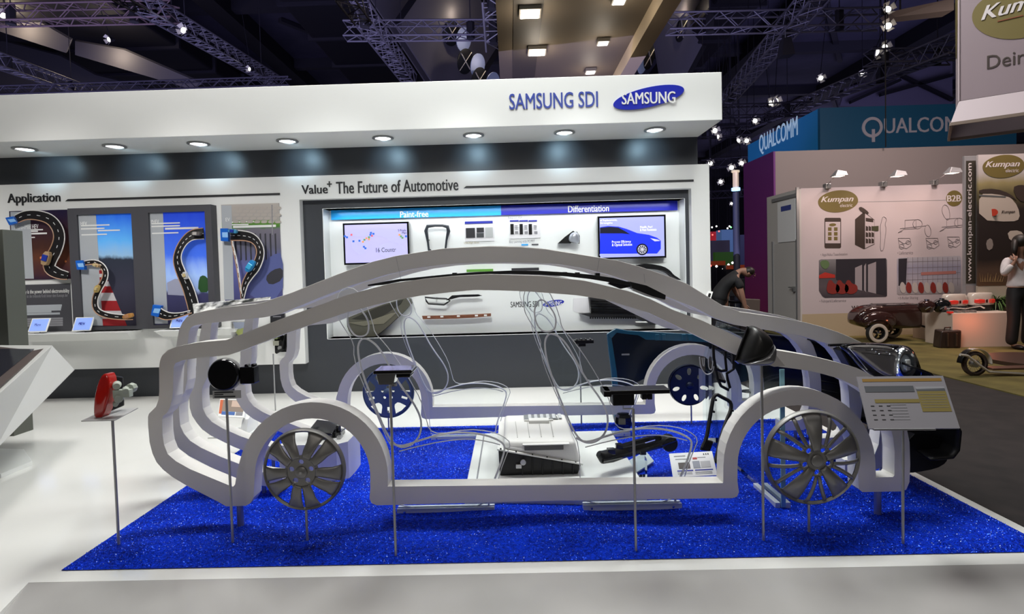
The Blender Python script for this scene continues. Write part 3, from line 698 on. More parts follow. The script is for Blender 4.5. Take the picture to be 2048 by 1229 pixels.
mb = MB(); mb.tube(L(smoothpoly(k6([(1440, 690), (1450, 800), (1500, 890), (1550, 905), (1600, 870), (1615, 800)]), 1, False)), .0035, 6); mb.tube(L(smoothpoly(k6([(1470, 700), (1480, 790), (1497, 810), (1495, 700)]), 1, False)), .003, 6); mb.tube(L(smoothpoly(k6([(1545, 720), (1550, 830), (1590, 850), (1600, 740)]), 1, False)), .003, 6)
mb.build('cable_loop', mat('pale_cable', (.5, .5, .52), .4), cf, smooth=True)
for i in range(3): mb = MB(); mb.tube(L(smoothpoly(k6([(1680+i*22, 625+i*25), (1740, 622+i*20), (1745, 650+i*30)]), 1, False)), .003, 6); mb.tube(L(smoothpoly(k6([(1775+i*8, 640+i*28), (1830-i*4, 650+i*28), (1838-i*4, 720+i*25)]), 1, False)), .003, 6); mb.build('vent_rib', grey_dark, cf)
# tall handle-like console trim leaning
ct = thing('console_trim', 'tall black U-shaped console trim leaning on the carpet behind the info card', 'car part', G(1420, 930, .0)); Y = 3.38
k3 = lambda pts: [(1160+a/6.1437, 780+b/6.1437) for a, b in pts]
def lean(pts, Ya, Yb, yt, yb):
    out = []
    for a, b in pts: Yk = Ya+(Yb-Ya)*(b-yt)/(yb-yt); out.append(W(a, b, Yk))
    return out
cp = smoothpoly(k3([(1500, 720), (1555, 600), (1590, 380), (1620, 200), (1640, 90), (1680, 55), (1740, 90), (1840, 140), (1860, 190), (1850, 270), (1800, 380), (1740, 560), (1690, 780), (1660, 900)]), 1, False)
mb = MB(); mb.tube(lean(cp, 3.55, 3.36, 790, 930), .012, 8); mb.build('trim_loop', black, ct, smooth=True)
mb = MB(); f = lean(k3([(1480, 745), (1560, 620), (1640, 640), (1600, 760)]), 3.42, 3.40, 880, 905); mb.hexa(f, [v+Vector((0, .02, 0)) for v in f]).build('lower_pocket', black, ct, bevel=.003)
for a, b in ((1665, 125), (1640, 270), (1610, 395), (1870, 255), (1800, 385)): mb = MB(); c = W(1160+a/6.1437, 780+b/6.1437, 3.5); mb.box(c.x-.007, c.x+.007, c.y-.01, c.y+.01, c.z-.006, c.z+.006).build('clip', black, ct, bevel=.002)
# ---------------- plinth with battery pack
PZ = .09
pl_ = thing('display_plinth', 'low wide white plinth in the middle of the blue carpet under the battery', 'plinth', (.22, 3.7, 0))
MB().box(-.30, .74, 3.13, 4.27, .0, PZ).build('plinth_box', white, pl_, bevel=.004)
MB().box(-.245, -.235, 3.14, 4.26, PZ, PZ+.0008).build('panel_joint', grey_ink, pl_)
bt = thing('battery_pack', 'white domed battery pack over a black ribbed tray, on the white plinth', 'battery pack', (.25, 3.7, PZ))
bx0, bx1 = W(998, 950, 3.37).x, W(1160, 960, 3.37).x; by0, by1 = 3.37, 3.98
tr = MB(); z0 = PZ; zl_, zr_ = PZ+.165, PZ+.062
tr.hexa([(bx0+.005, by0+.01, z0), (bx1-.01, by0+.01, z0), (bx1-.01, by1, z0), (bx0+.005, by1, z0)], [(bx0, by0, zl_), (bx1+.01, by0, zr_), (bx1+.01, by1, zr_), (bx0, by1, zl_)]).build('lower_tray', mat('black_tray', (.008, .008, .009), .5, spec=.3), bt, bevel=.008)
for i in range(6):
    x = bx0+.14+i*.062; f = (x-bx0)/(bx1-bx0); MB().box(x, x+.008, by0-.006, by0+.01, z0+.006, zl_+(zr_-zl_)*f-.008).build('rib', mat('black_tray', (.02, .02, .022)), bt, bevel=.002)
fl_ = MB(); fl_.hexa([(bx0-.008, by0-.012, zl_), (bx1+.02, by0-.012, zr_), (bx1+.02, by1, zr_), (bx0-.008, by1, zl_)], [(bx0-.008, by0-.012, zl_+.010), (bx1+.02, by0-.012, zr_+.010), (bx1+.02, by1, zr_+.010), (bx0-.008, by1, zl_+.010)]).build('flange', mat('pack_white', (.72, .72, .70), .45), bt, bevel=.003)
ld = MB(); pwm = mat('pack_white', (.72, .72, .70), .45)
ld.hexa([(bx0+.03, by0+.0, zl_+.006), (bx1+.005, by0+.0, zr_+.006), (bx1+.005, by1, zr_+.006), (bx0+.03, by1, zl_+.006)], [(bx0+.035, by0+.03, PZ+.215), (bx1-.02, by0+.03, PZ+.20), (bx1-.03, by1-.03, PZ+.225), (bx0+.035, by1-.03, PZ+.225)]).build('upper_shell', pwm, bt, bevel=.028, seg=5)
for i in range(4):
    x = bx0+.12+i*.075; MB().bar((x, by0+.08, PZ+.2155), (x-.01+.005*i, by1-.20, PZ+.2235), .004, .003).build('shell_groove', mat('groove_grey', (.42, .42, .40)), bt)
sl = MB(); sl.box(bx0+.16, bx0+.40, by0+.005, by0+.03, PZ+.155, PZ+.185).build('front_slot', mat('slot_dark', (.10, .10, .10), .5), bt, bevel=.003)
sl = MB(); sl.box(bx0+.15, bx1-.06, by0-.004, by0+.03, PZ+.188, PZ+.194).build('slot_lip', pwm, bt, bevel=.001)
wn = thing
gw = MB(); gw.hexa([(bx0+.17, by1-.17, PZ+.2265), (bx1-.09, by1-.17, PZ+.225), (bx1-.10, by1-.05, PZ+.2275), (bx0+.17, by1-.05, PZ+.2275)], [(bx0+.17, by1-.17, PZ+.2285), (bx1-.09, by1-.17, PZ+.2275), (bx1-.10, by1-.05, PZ+.230), (bx0+.17, by1-.05, PZ+.230)]).build('top_window', mat('window_grey', (.16, .17, .18), .3), bt)
for i in range(6): x = bx0+.20+i*.042; MB().box(x, x+.022, by1-.165, by1-.055, PZ+.2285, PZ+.233).build('window_slat', mat('slat_grey', (.50, .52, .54), .4), bt)
MB().box(bx0+.20, bx0+.34, by1-.25, by1-.18, PZ+.215, PZ+.242).build('vent_block', pwm, bt, bevel=.006)
MB().box(bx0+.17, bx0+.37, by1-.20, by1-.185, PZ+.222, PZ+.232).build('vent_lip', pwm, bt, bevel=.003)
for k, f in enumerate((.03, .22, .42, .60, .78, .95)):
    x = bx0+(bx1-bx0)*f; z = zl_+(zr_-zl_)*f+.012; MB().cyl((x, by0-.006, z-.004), (x, by0-.006, z+.004), .005, n=8).build('bolt', black, bt)
cn = MB(); cn.box(bx0+.105, bx0+.14, by0-.012, by0+.01, PZ+.05, PZ+.075); cn.cyl((bx0+.15, by0, PZ+.09), (bx0+.15, by0-.02, PZ+.09), .018, n=12); cn.build('connector', steel, bt, bevel=.002)
# ---------------- steering column assembly
sc_ = thing('steering_column', 'long black steering column assembly lying slanted on a clear stand', 'car part', G(1285, 955, .01))
mb = MB(); P = lambda a, b, Y: W(a, b, Y)
mb.tube([P(1197, 908, 3.35), P(1206, 915, 3.36), P(1222, 912, 3.4), P(1250, 905, 3.46), P(1300, 893, 3.56), P(1335, 884, 3.62)], [.02, .040, .042, .034, .030, .026], 12); mb.build('column_tube', black, sc_, smooth=True)
mb = MB(); mb.tube([P(1205, 922, 3.33), P(1260, 910, 3.42), P(1300, 898, 3.5), P(1350, 880, 3.6)], .014, 8); mb.tube([P(1240, 893, 3.42), P(1290, 880, 3.52), P(1320, 876, 3.6)], [.012, .018, .015], 8); mb.build('guide_rail', blackg, sc_, smooth=True)
mb = MB(); c = P(1338, 887, 3.62); mb.lathe([(.001, -.03), (.045, -.03), (.052, -.02), (.052, .04), (.04, .05), (.001, .05)], c, 'y', 20); mb.build('motor', black, sc_, smooth=True)
for (a, b, Y_, s_) in ((1238, 893, 3.44, .022), (1262, 902, 3.46, .026), (1285, 905, 3.46, .02), (1300, 880, 3.54, .024), (1222, 903, 3.38, .024), (1318, 892, 3.54, .018)):
    mb = MB(); c = P(a, b, Y_); mb.box(c.x-s_, c.x+s_, c.y-s_, c.y+s_, c.z-s_*.7, c.z+s_*.7).build('bracket', blackg, sc_, bevel=.005)
mb = MB(); mb.bar(P(1290, 887, 3.44), P(1310, 881, 3.47), .006, .004).build('metal_strip', chrome, sc_)
rs = thing('clear_riser', 'clear acrylic riser on the carpet under the steering column', 'stand', G(1275, 955, .012))
mb = MB(); q = [G(1246, 930, .03), G(1262, 955, .03), G(1308, 925, .03), G(1292, 905, .03)]
mb.hexa(q, [v+Vector((0, 0, .008)) for v in q]); mb.build('plate', mat('pale_plate', (.45, .52, .56), .3), rs)
mb = MB(); a, b_ = G(1246, 922, .02), G(1262, 955, .02); mb.bar(a, b_, .02, .03).build('side_rail', mat('pale_acrylic_rail', (.6, .66, .74)), rs)
mb = MB(); c = P(1282, 915, 3.48); mb.box(c.x-.03, c.x+.03, c.y-.03, c.y+.03, .03, c.z).build('post', clear, rs)
# ---------------- info card
ic = thing('info_card', 'small white printed card leaning on the near sill, right of the steering column', 'sign', G(1388, 955, .02))
A0, A1, B1, B0 = W(1338, 908, 3.34), W(1424, 903, 3.34), W(1435, 951, 3.20), W(1346, 955, 3.20)
Nn = (A1-A0).cross(B0-A0).normalized(); Nn = -Nn if Nn.y > 0 else Nn
MB().hexa([B0, B1, A1, A0], [v-Nn*.004 for v in (B0, B1, A1, A0)]).build('card', paper, ic)
ib = ic
onb(.10, .12, .36, .15, 'print_line', grey_ink); onb(.12, .26, .45, .28, 'print_line', grey_ink); onb(.52, .23, .62, .31, 'red_tag', mat('red_ink', (.4, .02, .02))); onb(.63, .23, .82, .25, 'print_line', grey_ink)
onb(.17, .42, .43, .68, 'photo', mat('photo_dark', (.06, .04, .04))); onb(.50, .38, .66, .68, 'photo', mat('photo_grey', (.28, .30, .36))); onb(.68, .40, .9, .66, 'photo', mat('photo_pale', (.45, .45, .47)))
onb(.12, .74, .48, .79, 'blue_bar', blue_ink); onb(.52, .74, .93, .78, 'blue_bar', blue_ink)
for i in range(3): onb(.12, .83+i*.04, .45, .838+i*.04, 'print_line', grey_ink); onb(.52, .83+i*.04, .9, .838+i*.04, 'print_line', grey_ink); onb(.78+i*.05, .08, .805+i*.05, .14, 'round_mark', ink)
# ---------------- white chamfered box with black device
wbx = thing('display_box', 'white box with cut corner behind the near rear wheel arch', 'plinth', G(640, 975, 0))
xa, xb = W(556, 930, 3.5).x, W(690, 930, 3.5).x
MB().prism([(xa, 3.52), (xb-.06, 3.52), (xb, 3.58), (xb, 3.86), (xa, 3.86)], 0, .265, plane='xy').build('box', white, wbx, bevel=.003)
dv = thing('control_unit', 'small gloss black control unit with connector, on the white cut-corner box', 'car part', (W(650, 870, 3.72).x, 3.72, .265))
a0, a1 = W(620, 870, 3.66).x, W(668, 870, 3.66).x
MB().hexa([(a0, 3.62, .265), (a1, 3.62, .265), (a1, 3.80, .265), (a0, 3.80, .265)], [(a0, 3.62, .325), (a1, 3.62, .305), (a1, 3.80, .335), (a0, 3.80, .355)]).build('case', blackg, dv, bevel=.005)
mb = MB(); mb.box(a1, a1+.045, 3.66, 3.76, .267, .30); mb.cyl((a1+.02, 3.70, .30), (a1+.02, 3.70, .34), .016, n=12); mb.build('connector', blackg, dv, bevel=.003)
mb = MB(); mb.box(a0+.02, a0+.05, 3.64, 3.70, .324, .332).build('rib', blackg, dv)
mb = MB(); mb.box(a1+.03, a1+.055, 3.62, 3.68, .265, .285).build('mount_foot', steel, dv)
# ---------------- far poles with small parts
s8, t8 = stand((1163, 853), 693, 'thin far pole between the seats, carrying a black handle')
hp = thing('door_handle_part', 'small black handle part on the thin far pole above the far sill', 'car part', t8); Y = t8.y
mb = MB(); r_ = RC(1147, 680, 1186, 686, Y); mb.box(r_[0], r_[1], Y-.05, Y+.04, r_[2], r_[3]); mb.box(r_[0]+.04, r_[0]+.10, Y-.03, Y+.03, t8.z, r_[3]); mb.build('handle_body', black, hp, bevel=.004)
for i in range(4): mb = MB(); x = r_[0]+.02+i*.038; mb.box(x, x+.012, Y-.04, Y+.03, r_[3], r_[3]+.008).build('stud', black, hp)
s9, t9 = stand((1248, 872), 858, 'stub pole under the black funnel by the teal panel', r=.006)
np_ = thing('funnel_part', 'black faceted funnel part standing low on the carpet by the teal panel', 'car part', t9)
c = Vector(t9); MB().lathe([(.001, 0), (.05, .0), (.075, .05), (.07, .10), (.055, .12), (.001, .12)], (c.x, c.y, c.z), 'z', 8).build('funnel', blackg, np_)
s10, t10 = stand((551, 822), 708, 'thin far pole by the engine display on the left')
stand((1326, 815), 700, 'thin pole far behind the teal panel', r=.005) if False else None
# ================================================================== car body parts at the far side and the front
# teal front wing hanging beyond the far outline
YW = 4.95
tealm = mat('teal_painted_steel', (.012, .10, .18), .3, .3, coat=.4); navym = mat('dark_inner_steel', (.004, .010, .022), .28, .3)
fw = thing('front_wing_panel', 'dark teal car wing panel with wheel arch cut-out, hanging beyond the far outline', 'car part', W(1235, 855, YW))
wing = [(1213, 668), (1231, 657), (1252, 661), (1300, 664), (1380, 668), (1435, 674), (1490, 688), (1500, 705), (1500, 760), (1468, 770), (1462, 740), (1440, 715), (1410, 702), (1375, 700), (1345, 708), (1318, 728), (1300, 750), (1285, 760), (1268, 768), (1262, 782), (1262, 800), (1240, 800), (1232, 740), (1225, 705)]
def sheet3d(pts, Y, bul, name, m, par, t=.006, n=30):
    P_ = xz(pts, Y); x0 = min(a for a, _ in P_); x1 = max(a for a, _ in P_); z0 = min(b for _, b in P_); z1 = max(b for _, b in P_)
    mb = MB().prism(P_, Y, Y+t); o = mb.build(name, m, par); return o
sheet3d(wing, YW, 0, 'panel', navym, fw, .01)
mb = MB(); up = xz([(1213, 668), (1231, 657), (1252, 661), (1300, 664), (1380, 668), (1435, 674), (1490, 688), (1490, 694), (1435, 686), (1380, 682), (1335, 681), (1290, 679), (1275, 670), (1252, 668), (1232, 665), (1222, 676)], YW)
mb.prism(up, YW-.035, YW-.005).build('top_flange', tealm, fw, bevel=.004)
mb = MB(); up = xz([(1213, 668), (1222, 676), (1226, 700), (1232, 740), (1236, 780), (1238, 850), (1228, 850), (1224, 780), (1221, 740), (1216, 700)], YW)
mb.prism(up, YW-.03, YW-.002).build('side_flange', tealm, fw, bevel=.004)
for px in (1308, 1321, 1361, 1374): mb = MB(); pxbox(mb, px, 668, px+8, 680, YW, -.05, -.03).build('flange_tab', tealm, fw, bevel=.004)
mb = MB(); pxbox(mb, 1243, 708, 1259, 711, YW, -.004, .0).build('oval_mark', steel, fw, bevel=.002)
MB().tube([W(1231, 660, YW), W(1231, 660, YW)+Vector((0, .05, -.02)), (W(1231, 660, YW).x, YW+.05, 0)], .006, 8).build('support_rod', pole_m, fw)
MB().tube([(W(1480, 690, YW).x, YW+.02, W(1480, 692, YW).z), (W(1480, 690, YW).x, YW+.02, 0)], .006, 8).build('support_rod', pole_m, fw)
# black bumper across the nose
bp_ = thing('front_bumper', 'long black front bumper skin wrapping the nose ends of the outlines', 'bumper', (2.3, 3.9, 0))
prof = [(.27, -.10), (.28, .02), (.32, .05), (.42, .06), (.50, .02), (.60, .0), (.68, -.05), (.74, -.10), (.78, -.20)]
def bfn(u, v):
    th = (u-.5)*2; Yc = 3.86+th*.86; k = v*(len(prof)-1); i = min(int(k), len(prof)-2); f = k-i
    z = prof[i][0]*(1-f)+prof[i+1][0]*f; o = prof[i][1]*(1-f)+prof[i+1][1]*f
    x = 2.44-(.45 if th > 0 else .10)*abs(th)**2.2+o
    return Vector((x, Yc, z))
MB().grid(bfn, 40, 24).build('bumper_skin', mat('black_bumper', (.006, .006, .007), .42, spec=.25), bp_, smooth='all', solid=.012)
for k in range(4):
    z = .36+k*.07; MB().tube([Vector((2.44-(.45 if t > 0 else .10)*abs(t)**2.2+.06, 3.86+t*.86, z)) for t in [-.6+i*.12 for i in range(11)]], .012, 6).build('grille_bar', black, bp_)
for y in (3.45, 4.3): MB().cyl((2.27, y, 0), (2.27, y, .40), .012, n=10).build('leg', pole_m, bp_)
MB().hexa(*[[W(a, b_, 3.28)+Vector((0, d, 0)) for a, b_ in ((1676, 700), (1694, 692), (1742, 758), (1716, 768))] for d in (-.03, .06)]).build('lamp_bracket', black, bp_, bevel=.006)
lipp = [(1822, 868), (1868, 872), (1872, 885), (1882, 905), (1880, 920), (1862, 934), (1822, 938)]
MB().prism(xz(smoothpoly([(1800, 862), (1868, 864), (1872, 885), (1883, 905), (1880, 920), (1860, 932), (1818, 940), (1800, 940)], 1), 3.2), 3.15, 3.5).build('corner_lip', mat('black_bumper', (.006,)*3), bp_, bevel=.02)
# headlamp
hl_ = thing('headlamp', 'clear car headlamp with chrome projector over black bumper end, above the info board', 'headlamp', W(1780, 768, 3.15)); YL = 3.12
hp_ = [(1676, 690), (1700, 687), (1740, 686), (1800, 690), (1818, 693), (1830, 710), (1842, 745), (1840, 757), (1820, 764), (1780, 764), (1745, 757), (1718, 735), (1700, 710)]
dome([(a, b_) for a, b_ in hp_], YL+.10, .01, .12, 'black_shell', blackg, hl_, .5)
dome([(1690, 692), (1740, 690), (1795, 695), (1800, 730), (1795, 756), (1765, 752), (1735, 728), (1705, 705)], YL+.03, .02, .04, 'reflector', mat('grey_reflector', (.33, .30, .29), .25, .6), hl_, .5)
c = W(1812, 728, YL); mb = MB(); rr = .075
mb.lathe([(rr*.55, .02), (rr*.62, -.01), (rr*.8, -.015), (rr*.95, .0), (rr, .03)], c, 'y', 28, scale=(.8, 1.25)); mb.build('chrome_ring', chrome, hl_, smooth=True)
MB().ell(c+Vector((0, .02, 0)), (rr*.44, .04, rr*.7), 20, 12).build('projector_lens', mat('projector_glass', (.5, .55, .6), .08, .3), hl_, smooth='all')
MB().box(c.x-.028, c.x-.006, c.y-.045, c.y-.035, c.z-.03, c.z+.03).build('bright_facet', mat('white_facet', (.8, .8, .8), .2), hl_, bevel=.004)
for (a, b_, cc, d) in ((1700, 694, 1790, 700), (1722, 706, 1790, 712), (1730, 700, 1800, 705), (1700, 698, 1735, 740)):
    MB().bar(W(a, b_, YL-.01), W(cc, d, YL-.02), .006, .004).build('chrome_trim', chrome, hl_)
for i in range(9):
    x, y = 1745+i*7, 699+(i % 3)*5; MB().ell(W(x, y, YL-.01), (.007, .006, .005), 8, 6).build('lens_element', chrome, hl_, smooth='all')
dome(hp_, YL, .05, .02, 'clear_cover', clear, hl_, .35)
MB().bar(W(1658, 691, YL+.05), W(1706, 689, YL+.05), .02, .012).build('mount_tab', black, hl_)
MB().cyl((c.x-.06, YL+.1, 0), (c.x-.06, YL+.1, c.z-.06), .008, n=10).build('support_rod', pole_m, hl_)
# roof rail and spoiler carried on wires between the two front outlines
YR = 3.14
rr_ = thing('roof_spoiler', 'long thin black roof spoiler strip hung on wires between the front two outlines', 'car part', W(1040, 545, YR))
pts = [(738, 571), (768, 567), (800, 561), (850, 556), (900, 551), (960, 547), (1020, 545), (1080, 546), (1130, 549), (1180, 554), (1225, 561), (1262, 569)]
hw = [1.5, 3, 2.5, 2.5, 2.5, 3, 3.5, 4, 4, 4.5, 5, 3]
poly = [(a, b_-h) for (a, b_), h in zip(pts, hw)]+[(a, b_+h) for (a, b_), h in zip(pts, hw)][::-1]
MB().prism(xz(poly, YR), YR-.03, YR+.03).build('spoiler_strip', black, rr_, bevel=.003)
for px in (905, 985, 1065, 1125, 1150, 1190): mb = MB(); yy = 548+abs(px-1040)*.03; pxbox(mb, px, yy-6, px+9, yy, YR, -.02, .02).build('fixing_tab', black, rr_, bevel=.002)
for (a, b_, cc, d) in ((792, 514, 802, 560), (1199, 516, 1192, 556)): MB().tube([W(a, b_, YR), W(cc, d, YR)], .0009, 4).build('wire', steel, rr_)
ml = thing('high_brake_lamp', 'dark ribbed brake lamp strip hung under the second outline near its front', 'car part', W(1290, 590, YR))
MB().prism(xz([(1256, 563), (1290, 571), (1328, 590), (1327, 599), (1300, 594), (1262, 578)], YR), YR-.04, YR+.02).build('lamp_body', black, ml, bevel=.003)
MB().prism(xz([(1262, 577), (1300, 592), (1326, 599), (1318, 600), (1290, 592), (1262, 581)], YR), YR-.05, YR-.01).build('clear_strip', steel, ml)
MB().prism(xz([(1225, 561), (1262, 566), (1262, 573), (1240, 578), (1215, 568)], YR), YR-.02, YR+.02).build('hinge_arm', blackg, ml)
MB().tube([W(1290, 566, YR+.03), W(1288, 548, YR+.03)], .001, 4).build('wire', steel, ml)

# ================================================================== wall pictures and wall-mounted parts
YPF = YP-.002
def poster(name, label, rc, m, t=.012, Y=YPF, cat='poster', grp=None):
    x0, x1, z0, z1 = rc; o = thing(name, label, cat, ((x0+x1)/2, Y, z0), grp)
    MB().box(x0, x1, Y-t, Y, z0, z1).build('picture', m, o); return o
def pxpoly(name, pts, Y, m, par, t=.002): return MB().prism(xz(pts, Y), Y-t, Y).build(name, m, par)
def road(par, px, Y, wpx, name='road_ribbon', lean=None):
    """raised curling road ribbon with light kerb edges and dashed centre"""
    pts = smoothpoly(px, 2, False); n = len(pts); L_ = []; R_ = []; C_ = []
    for i, (a, b_) in enumerate(pts):
        p0, p1 = pts[max(i-1, 0)], pts[min(i+1, n-1)]; dx, dy = p1[0]-p0[0], p1[1]-p0[1]; d = math.hypot(dx, dy) or 1
        f = i/(n-1)*(len(wpx)-1); k = min(int(f), len(wpx)-2); wd = wpx[k]*(1-(f-k))+wpx[k+1]*(f-k)
        nx, ny = -dy/d*wd/2, dx/d*wd/2
        L_.append((a+nx, b_+ny)); R_.append((a-nx, b_-ny)); C_.append((a, b_))
    dep = lambda i: .05+.05*math.sin(i/(n-1)*PI*1.0)
    P_ = lambda q, i, e=0: (lambda w_: Vector((w_.x, Y-dep(i)-e, w_.z)))(W(q[0], q[1], Y))
    mb = MB()
    vs = []; fs = []
    for i in range(n): vs += [P_(L_[i], i), P_(R_[i], i), P_(L_[i], i, -.012), P_(R_[i], i, -.012)]
    for i in range(n-1):
        a = i*4; b_ = a+4; fs += [(a, a+1, b_+1, b_), (a+2, b_+2, b_+3, a+3), (a, b_, b_+2, a+2), (a+1, a+3, b_+3, b_+1)]
    mb.add(vs, fs); o = mb.build(name, mat('asphalt_print', (.012, .011, .012), .35), par)
    MB().tube([P_(L_[i], i) for i in range(n)], .006, 5).build('kerb_edge', mat('copper_edge', (.45, .26, .16), .4), o)
    MB().tube([P_(R_[i], i) for i in range(n)], .006, 5).build('kerb_edge', mat('pale_edge', (.7, .68, .66), .4), o)
    d = MB(); step = max(2, n//14)
    for i in range(0, n-1, step):
        j = min(i+max(1, step//2), n-1); d.bar(P_(C_[i], i, .002), P_(C_[j], j, .002), .006, .003, (0, 1, 0))
    d.build('lane_dash', mat('lane_white', (.7, .7, .7)), o)
    return o
def battery_cell(par, pts, Y):
    o = MB().prism(xz(pts, Y), Y-.075, Y-.03).build('blue_cell', mat('cell_blue', (.01, .12, .55), .3), par, bevel=.004)
    cx = sum(p[0] for p in pts)/4; cy = sum(p[1] for p in pts)/4
    MB().prism(xz([(cx+(a-cx)*.75+2, cy+(b_-cy)*.4) for a, b_ in pts], Y), Y-.0765, Y-.075).build('cell_highlight', mat('cell_light', (.25, .5, .85)), o)
def toy_car(par, c, s, ang, Y, col, col2=(.02, .04, .3)):
    f = lambda u, v: (c[0]+s*(u*math.cos(ang)-v*math.sin(ang)), c[1]+s*(u*math.sin(ang)+v*math.cos(ang)))
    o = MB().prism(xz(smoothpoly([f(-1, -.5), f(1, -.5), f(1.1, 0), f(1, .5), f(-1, .5)], 1), Y), Y-.135, Y-.09).build('toy_car', mat('toy_%d' % int(col[0]*1000+col[2]*10), col, .3), par, bevel=.004)
    MB().prism(xz([f(-.5, -.38), f(.45, -.38), f(.45, .38), f(-.5, .38)], Y), Y-.15, Y-.135).build('toy_roof', mat('toyroof_%d' % int(col2[2]*1000), col2, .2), o, bevel=.003)
def ptext(s, px, Y, par, m=None, bold=.012, name='print_text'): return wtext(name, s, px, Y, m or white, par, bold=bold, ext=.001)
def lines(par, rows, Y, m):
    for (a, b_, c_, h) in rows: MB().box(*(lambda r_: (r_[0], r_[1], Y-.0015, Y-.0002, r_[2], r_[3]))(RC(a, b_, c_, b_+h, Y))).build('print_line', m, par)
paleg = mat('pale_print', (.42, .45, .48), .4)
# -- poster 1
r1 = RC(20, 423, 143, 558, YPF)
night = mat('night_print', (.03, .02, .04), .3); ramp_z(night, 0, 1, [(0, (.030, .015, .03)), (.3, (.10, .035, .02)), (.5, (.05, .02, .015)), (1, (.012, .008, .03))], .25, noise=.25)
p1 = poster('wall_picture', 'leftmost picture, night road with blue cell and looping road ribbon', r1, night, grp='drive type pictures')
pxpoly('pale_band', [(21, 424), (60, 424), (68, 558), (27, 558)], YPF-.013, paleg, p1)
for (a, b_) in ((82, 516), (131, 523), (88, 520), (118, 515)): MB().ell(W(a, b_, YPF-.014), (.014, .003, .014), 10, 6).build('light_spot', mat('amber_print', (.8, .25, .08), .4), p1)
road(p1, [(40, 440), (62, 431), (90, 432), (115, 440), (130, 458), (134, 478), (127, 500), (116, 518), (108, 536), (125, 548), (143, 552)], YPF-.012, [16, 18, 20, 22, 24, 22, 14])
battery_cell(p1, [(22, 437), (38, 434), (46, 447), (30, 452)], YPF-.012)
toy_car(p1, (110, 517), 13, 1.85, YPF-.03, (.42, .28, .15))
ptext('Micro-/Mild HEV', (29, 450, 77, 458), YPF-.014, p1)
lines(p1, [(29, 455+5, 86, .9), (30, 463, 76, 1.2), (32, 467, 94, 1.6), (30, 475, 70, 1.2), (30, 479, 54, 1)], YPF-.013, white)
# -- dark text panel under it
r_ = RC(12, 571, 146, 668, YPF)
pt = poster('text_panel', 'dark panel headed Our technology, below the leftmost picture', r_, grey_dark, .006, cat='sign')
ptext('Our technology is the power behind electromobility', (16, 581, 139, 588), YPF-.007, pt, bold=.014)
ptext('Unsere Technologie ist die treibende Kraft hinter dem Konzept der', (17, 590.5, 136, 596), YPF-.007, pt, grey_ink, 0)
ptext('Elektromobilität', (17, 597, 46, 602), YPF-.007, pt, grey_ink, 0)
lines(pt, [(18, 612+i*4.0, 124-i*6*(i == 3)-i, 1.3) for i in range(5)], YPF-.006, paleg); lines(pt, [(20, 638+i*4.4, 126, 1.0) for i in range(4)], YPF-.006, grey_ink)
# -- dark box frame with pictures 2 and 3
zf0, zf1 = W(285, 655, YP-.12).z, W(285, 413, YP-.12).z; xf0, xf1 = W(141, 540, YP-.12).x, W(427, 540, YP-.12).x
fr = thing('picture_frame_box', 'large dark grey projecting box around the two middle tall pictures', 'frame', ((xf0+xf1)/2, YP, zf0))
h1 = RC(153, 430, 273, 652, YP-.12); h2 = RC(296, 426, 419, 648, YP-.12)
MB().prism([(xf0, zf0-.02), (xf1, zf0-.02), (xf1, zf1), (xf0, zf1)], YP-.12, YP-.001, holes=[[(h[0], h[2]), (h[1], h[2]), (h[1], h[3]), (h[0], h[3])] for h in (h1, h2)]).build('box_frame', grey_dark, fr, bevel=.003)
YQ = YP-.09
sky2 = mat('sky_road_print', (.05, .2, .6), .3); ramp_z(sky2, 0, 1, [(0, (.02, .017, .03)), (.36, (.035, .035, .055)), (.60, (.025, .03, .045)), (.635, (.25, .42, .62)), (.75, (.10, .38, .80)), (1, (.015, .11, .70))], .30, noise=.10)
p2 = thing('wall_picture', 'tall picture of blue sky and race kerb, left of two in the dark box', 'poster', (h1[0], YQ, h1[2]), 'drive type pictures')
MB().box(h1[0]-.02, h1[1]+.02, YQ-.002, YQ, h1[2]-.02, h1[3]+.02).build('picture', sky2, p2)
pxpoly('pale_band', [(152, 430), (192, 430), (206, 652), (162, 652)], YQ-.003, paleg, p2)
kr = mat('kerb_red', (.35, .015, .02)); kw = mat('kerb_white', (.6, .58, .6))
ys = [535, 541, 548, 555, 563, 573, 586, 602, 622, 638, 652]
for i in range(10):
    a, b_ = ys[i], ys[i+1]; L0, L1 = 198+(a-535)*.07, 198+(b_-535)*.07; Rr = lambda y: 205+(y-535)*.42
    pxpoly('kerb_block', [(L0, a), (Rr(a), a), (Rr(b_), b_), (L1, b_)], YQ-.004, (kr if i % 2 else kw), p2)
road(p2, [(176, 527), (196, 524), (213, 529), (224, 543), (222, 560), (210, 580), (202, 600), (204, 620), (222, 630), (250, 634), (272, 634)], YQ, [8, 9, 10, 11, 11, 11, 10, 9])
battery_cell(p2, [(161, 522), (176, 521), (179, 540), (164, 540)], YQ)
toy_car(p2, (210, 577), 7, 1.9, YQ, (.50, .36, .12), (.5, .4, .2)); toy_car(p2, (208, 531), 6, .4, YQ, (.45, .30, .15), (.4, .3, .2)); toy_car(p2, (270, 631), 9, -.3, YQ, (.45, .22, .06), (.4, .2, .1))
ptext('HEV', (161, 444, 174, 451), YQ-.005, p2); lines(p2, [(162, 450.5, 219, .8), (162, 457, 209, 1.2), (196, 460.5, 240, 1.4), (163, 469, 214, 1)], YQ-.004, white)
sky3 = mat('street_print', (.05, .2, .6), .3); ramp_z(sky3, 0, 1, [(0, (.02, .018, .05)), (.27, (.04, .04, .10)), (.30, (.25, .33, .55)), (.45, (.30, .45, .80)), (.62, (.05, .14, .70)), (1, (.015, .05, .55))], .35, noise=.16)
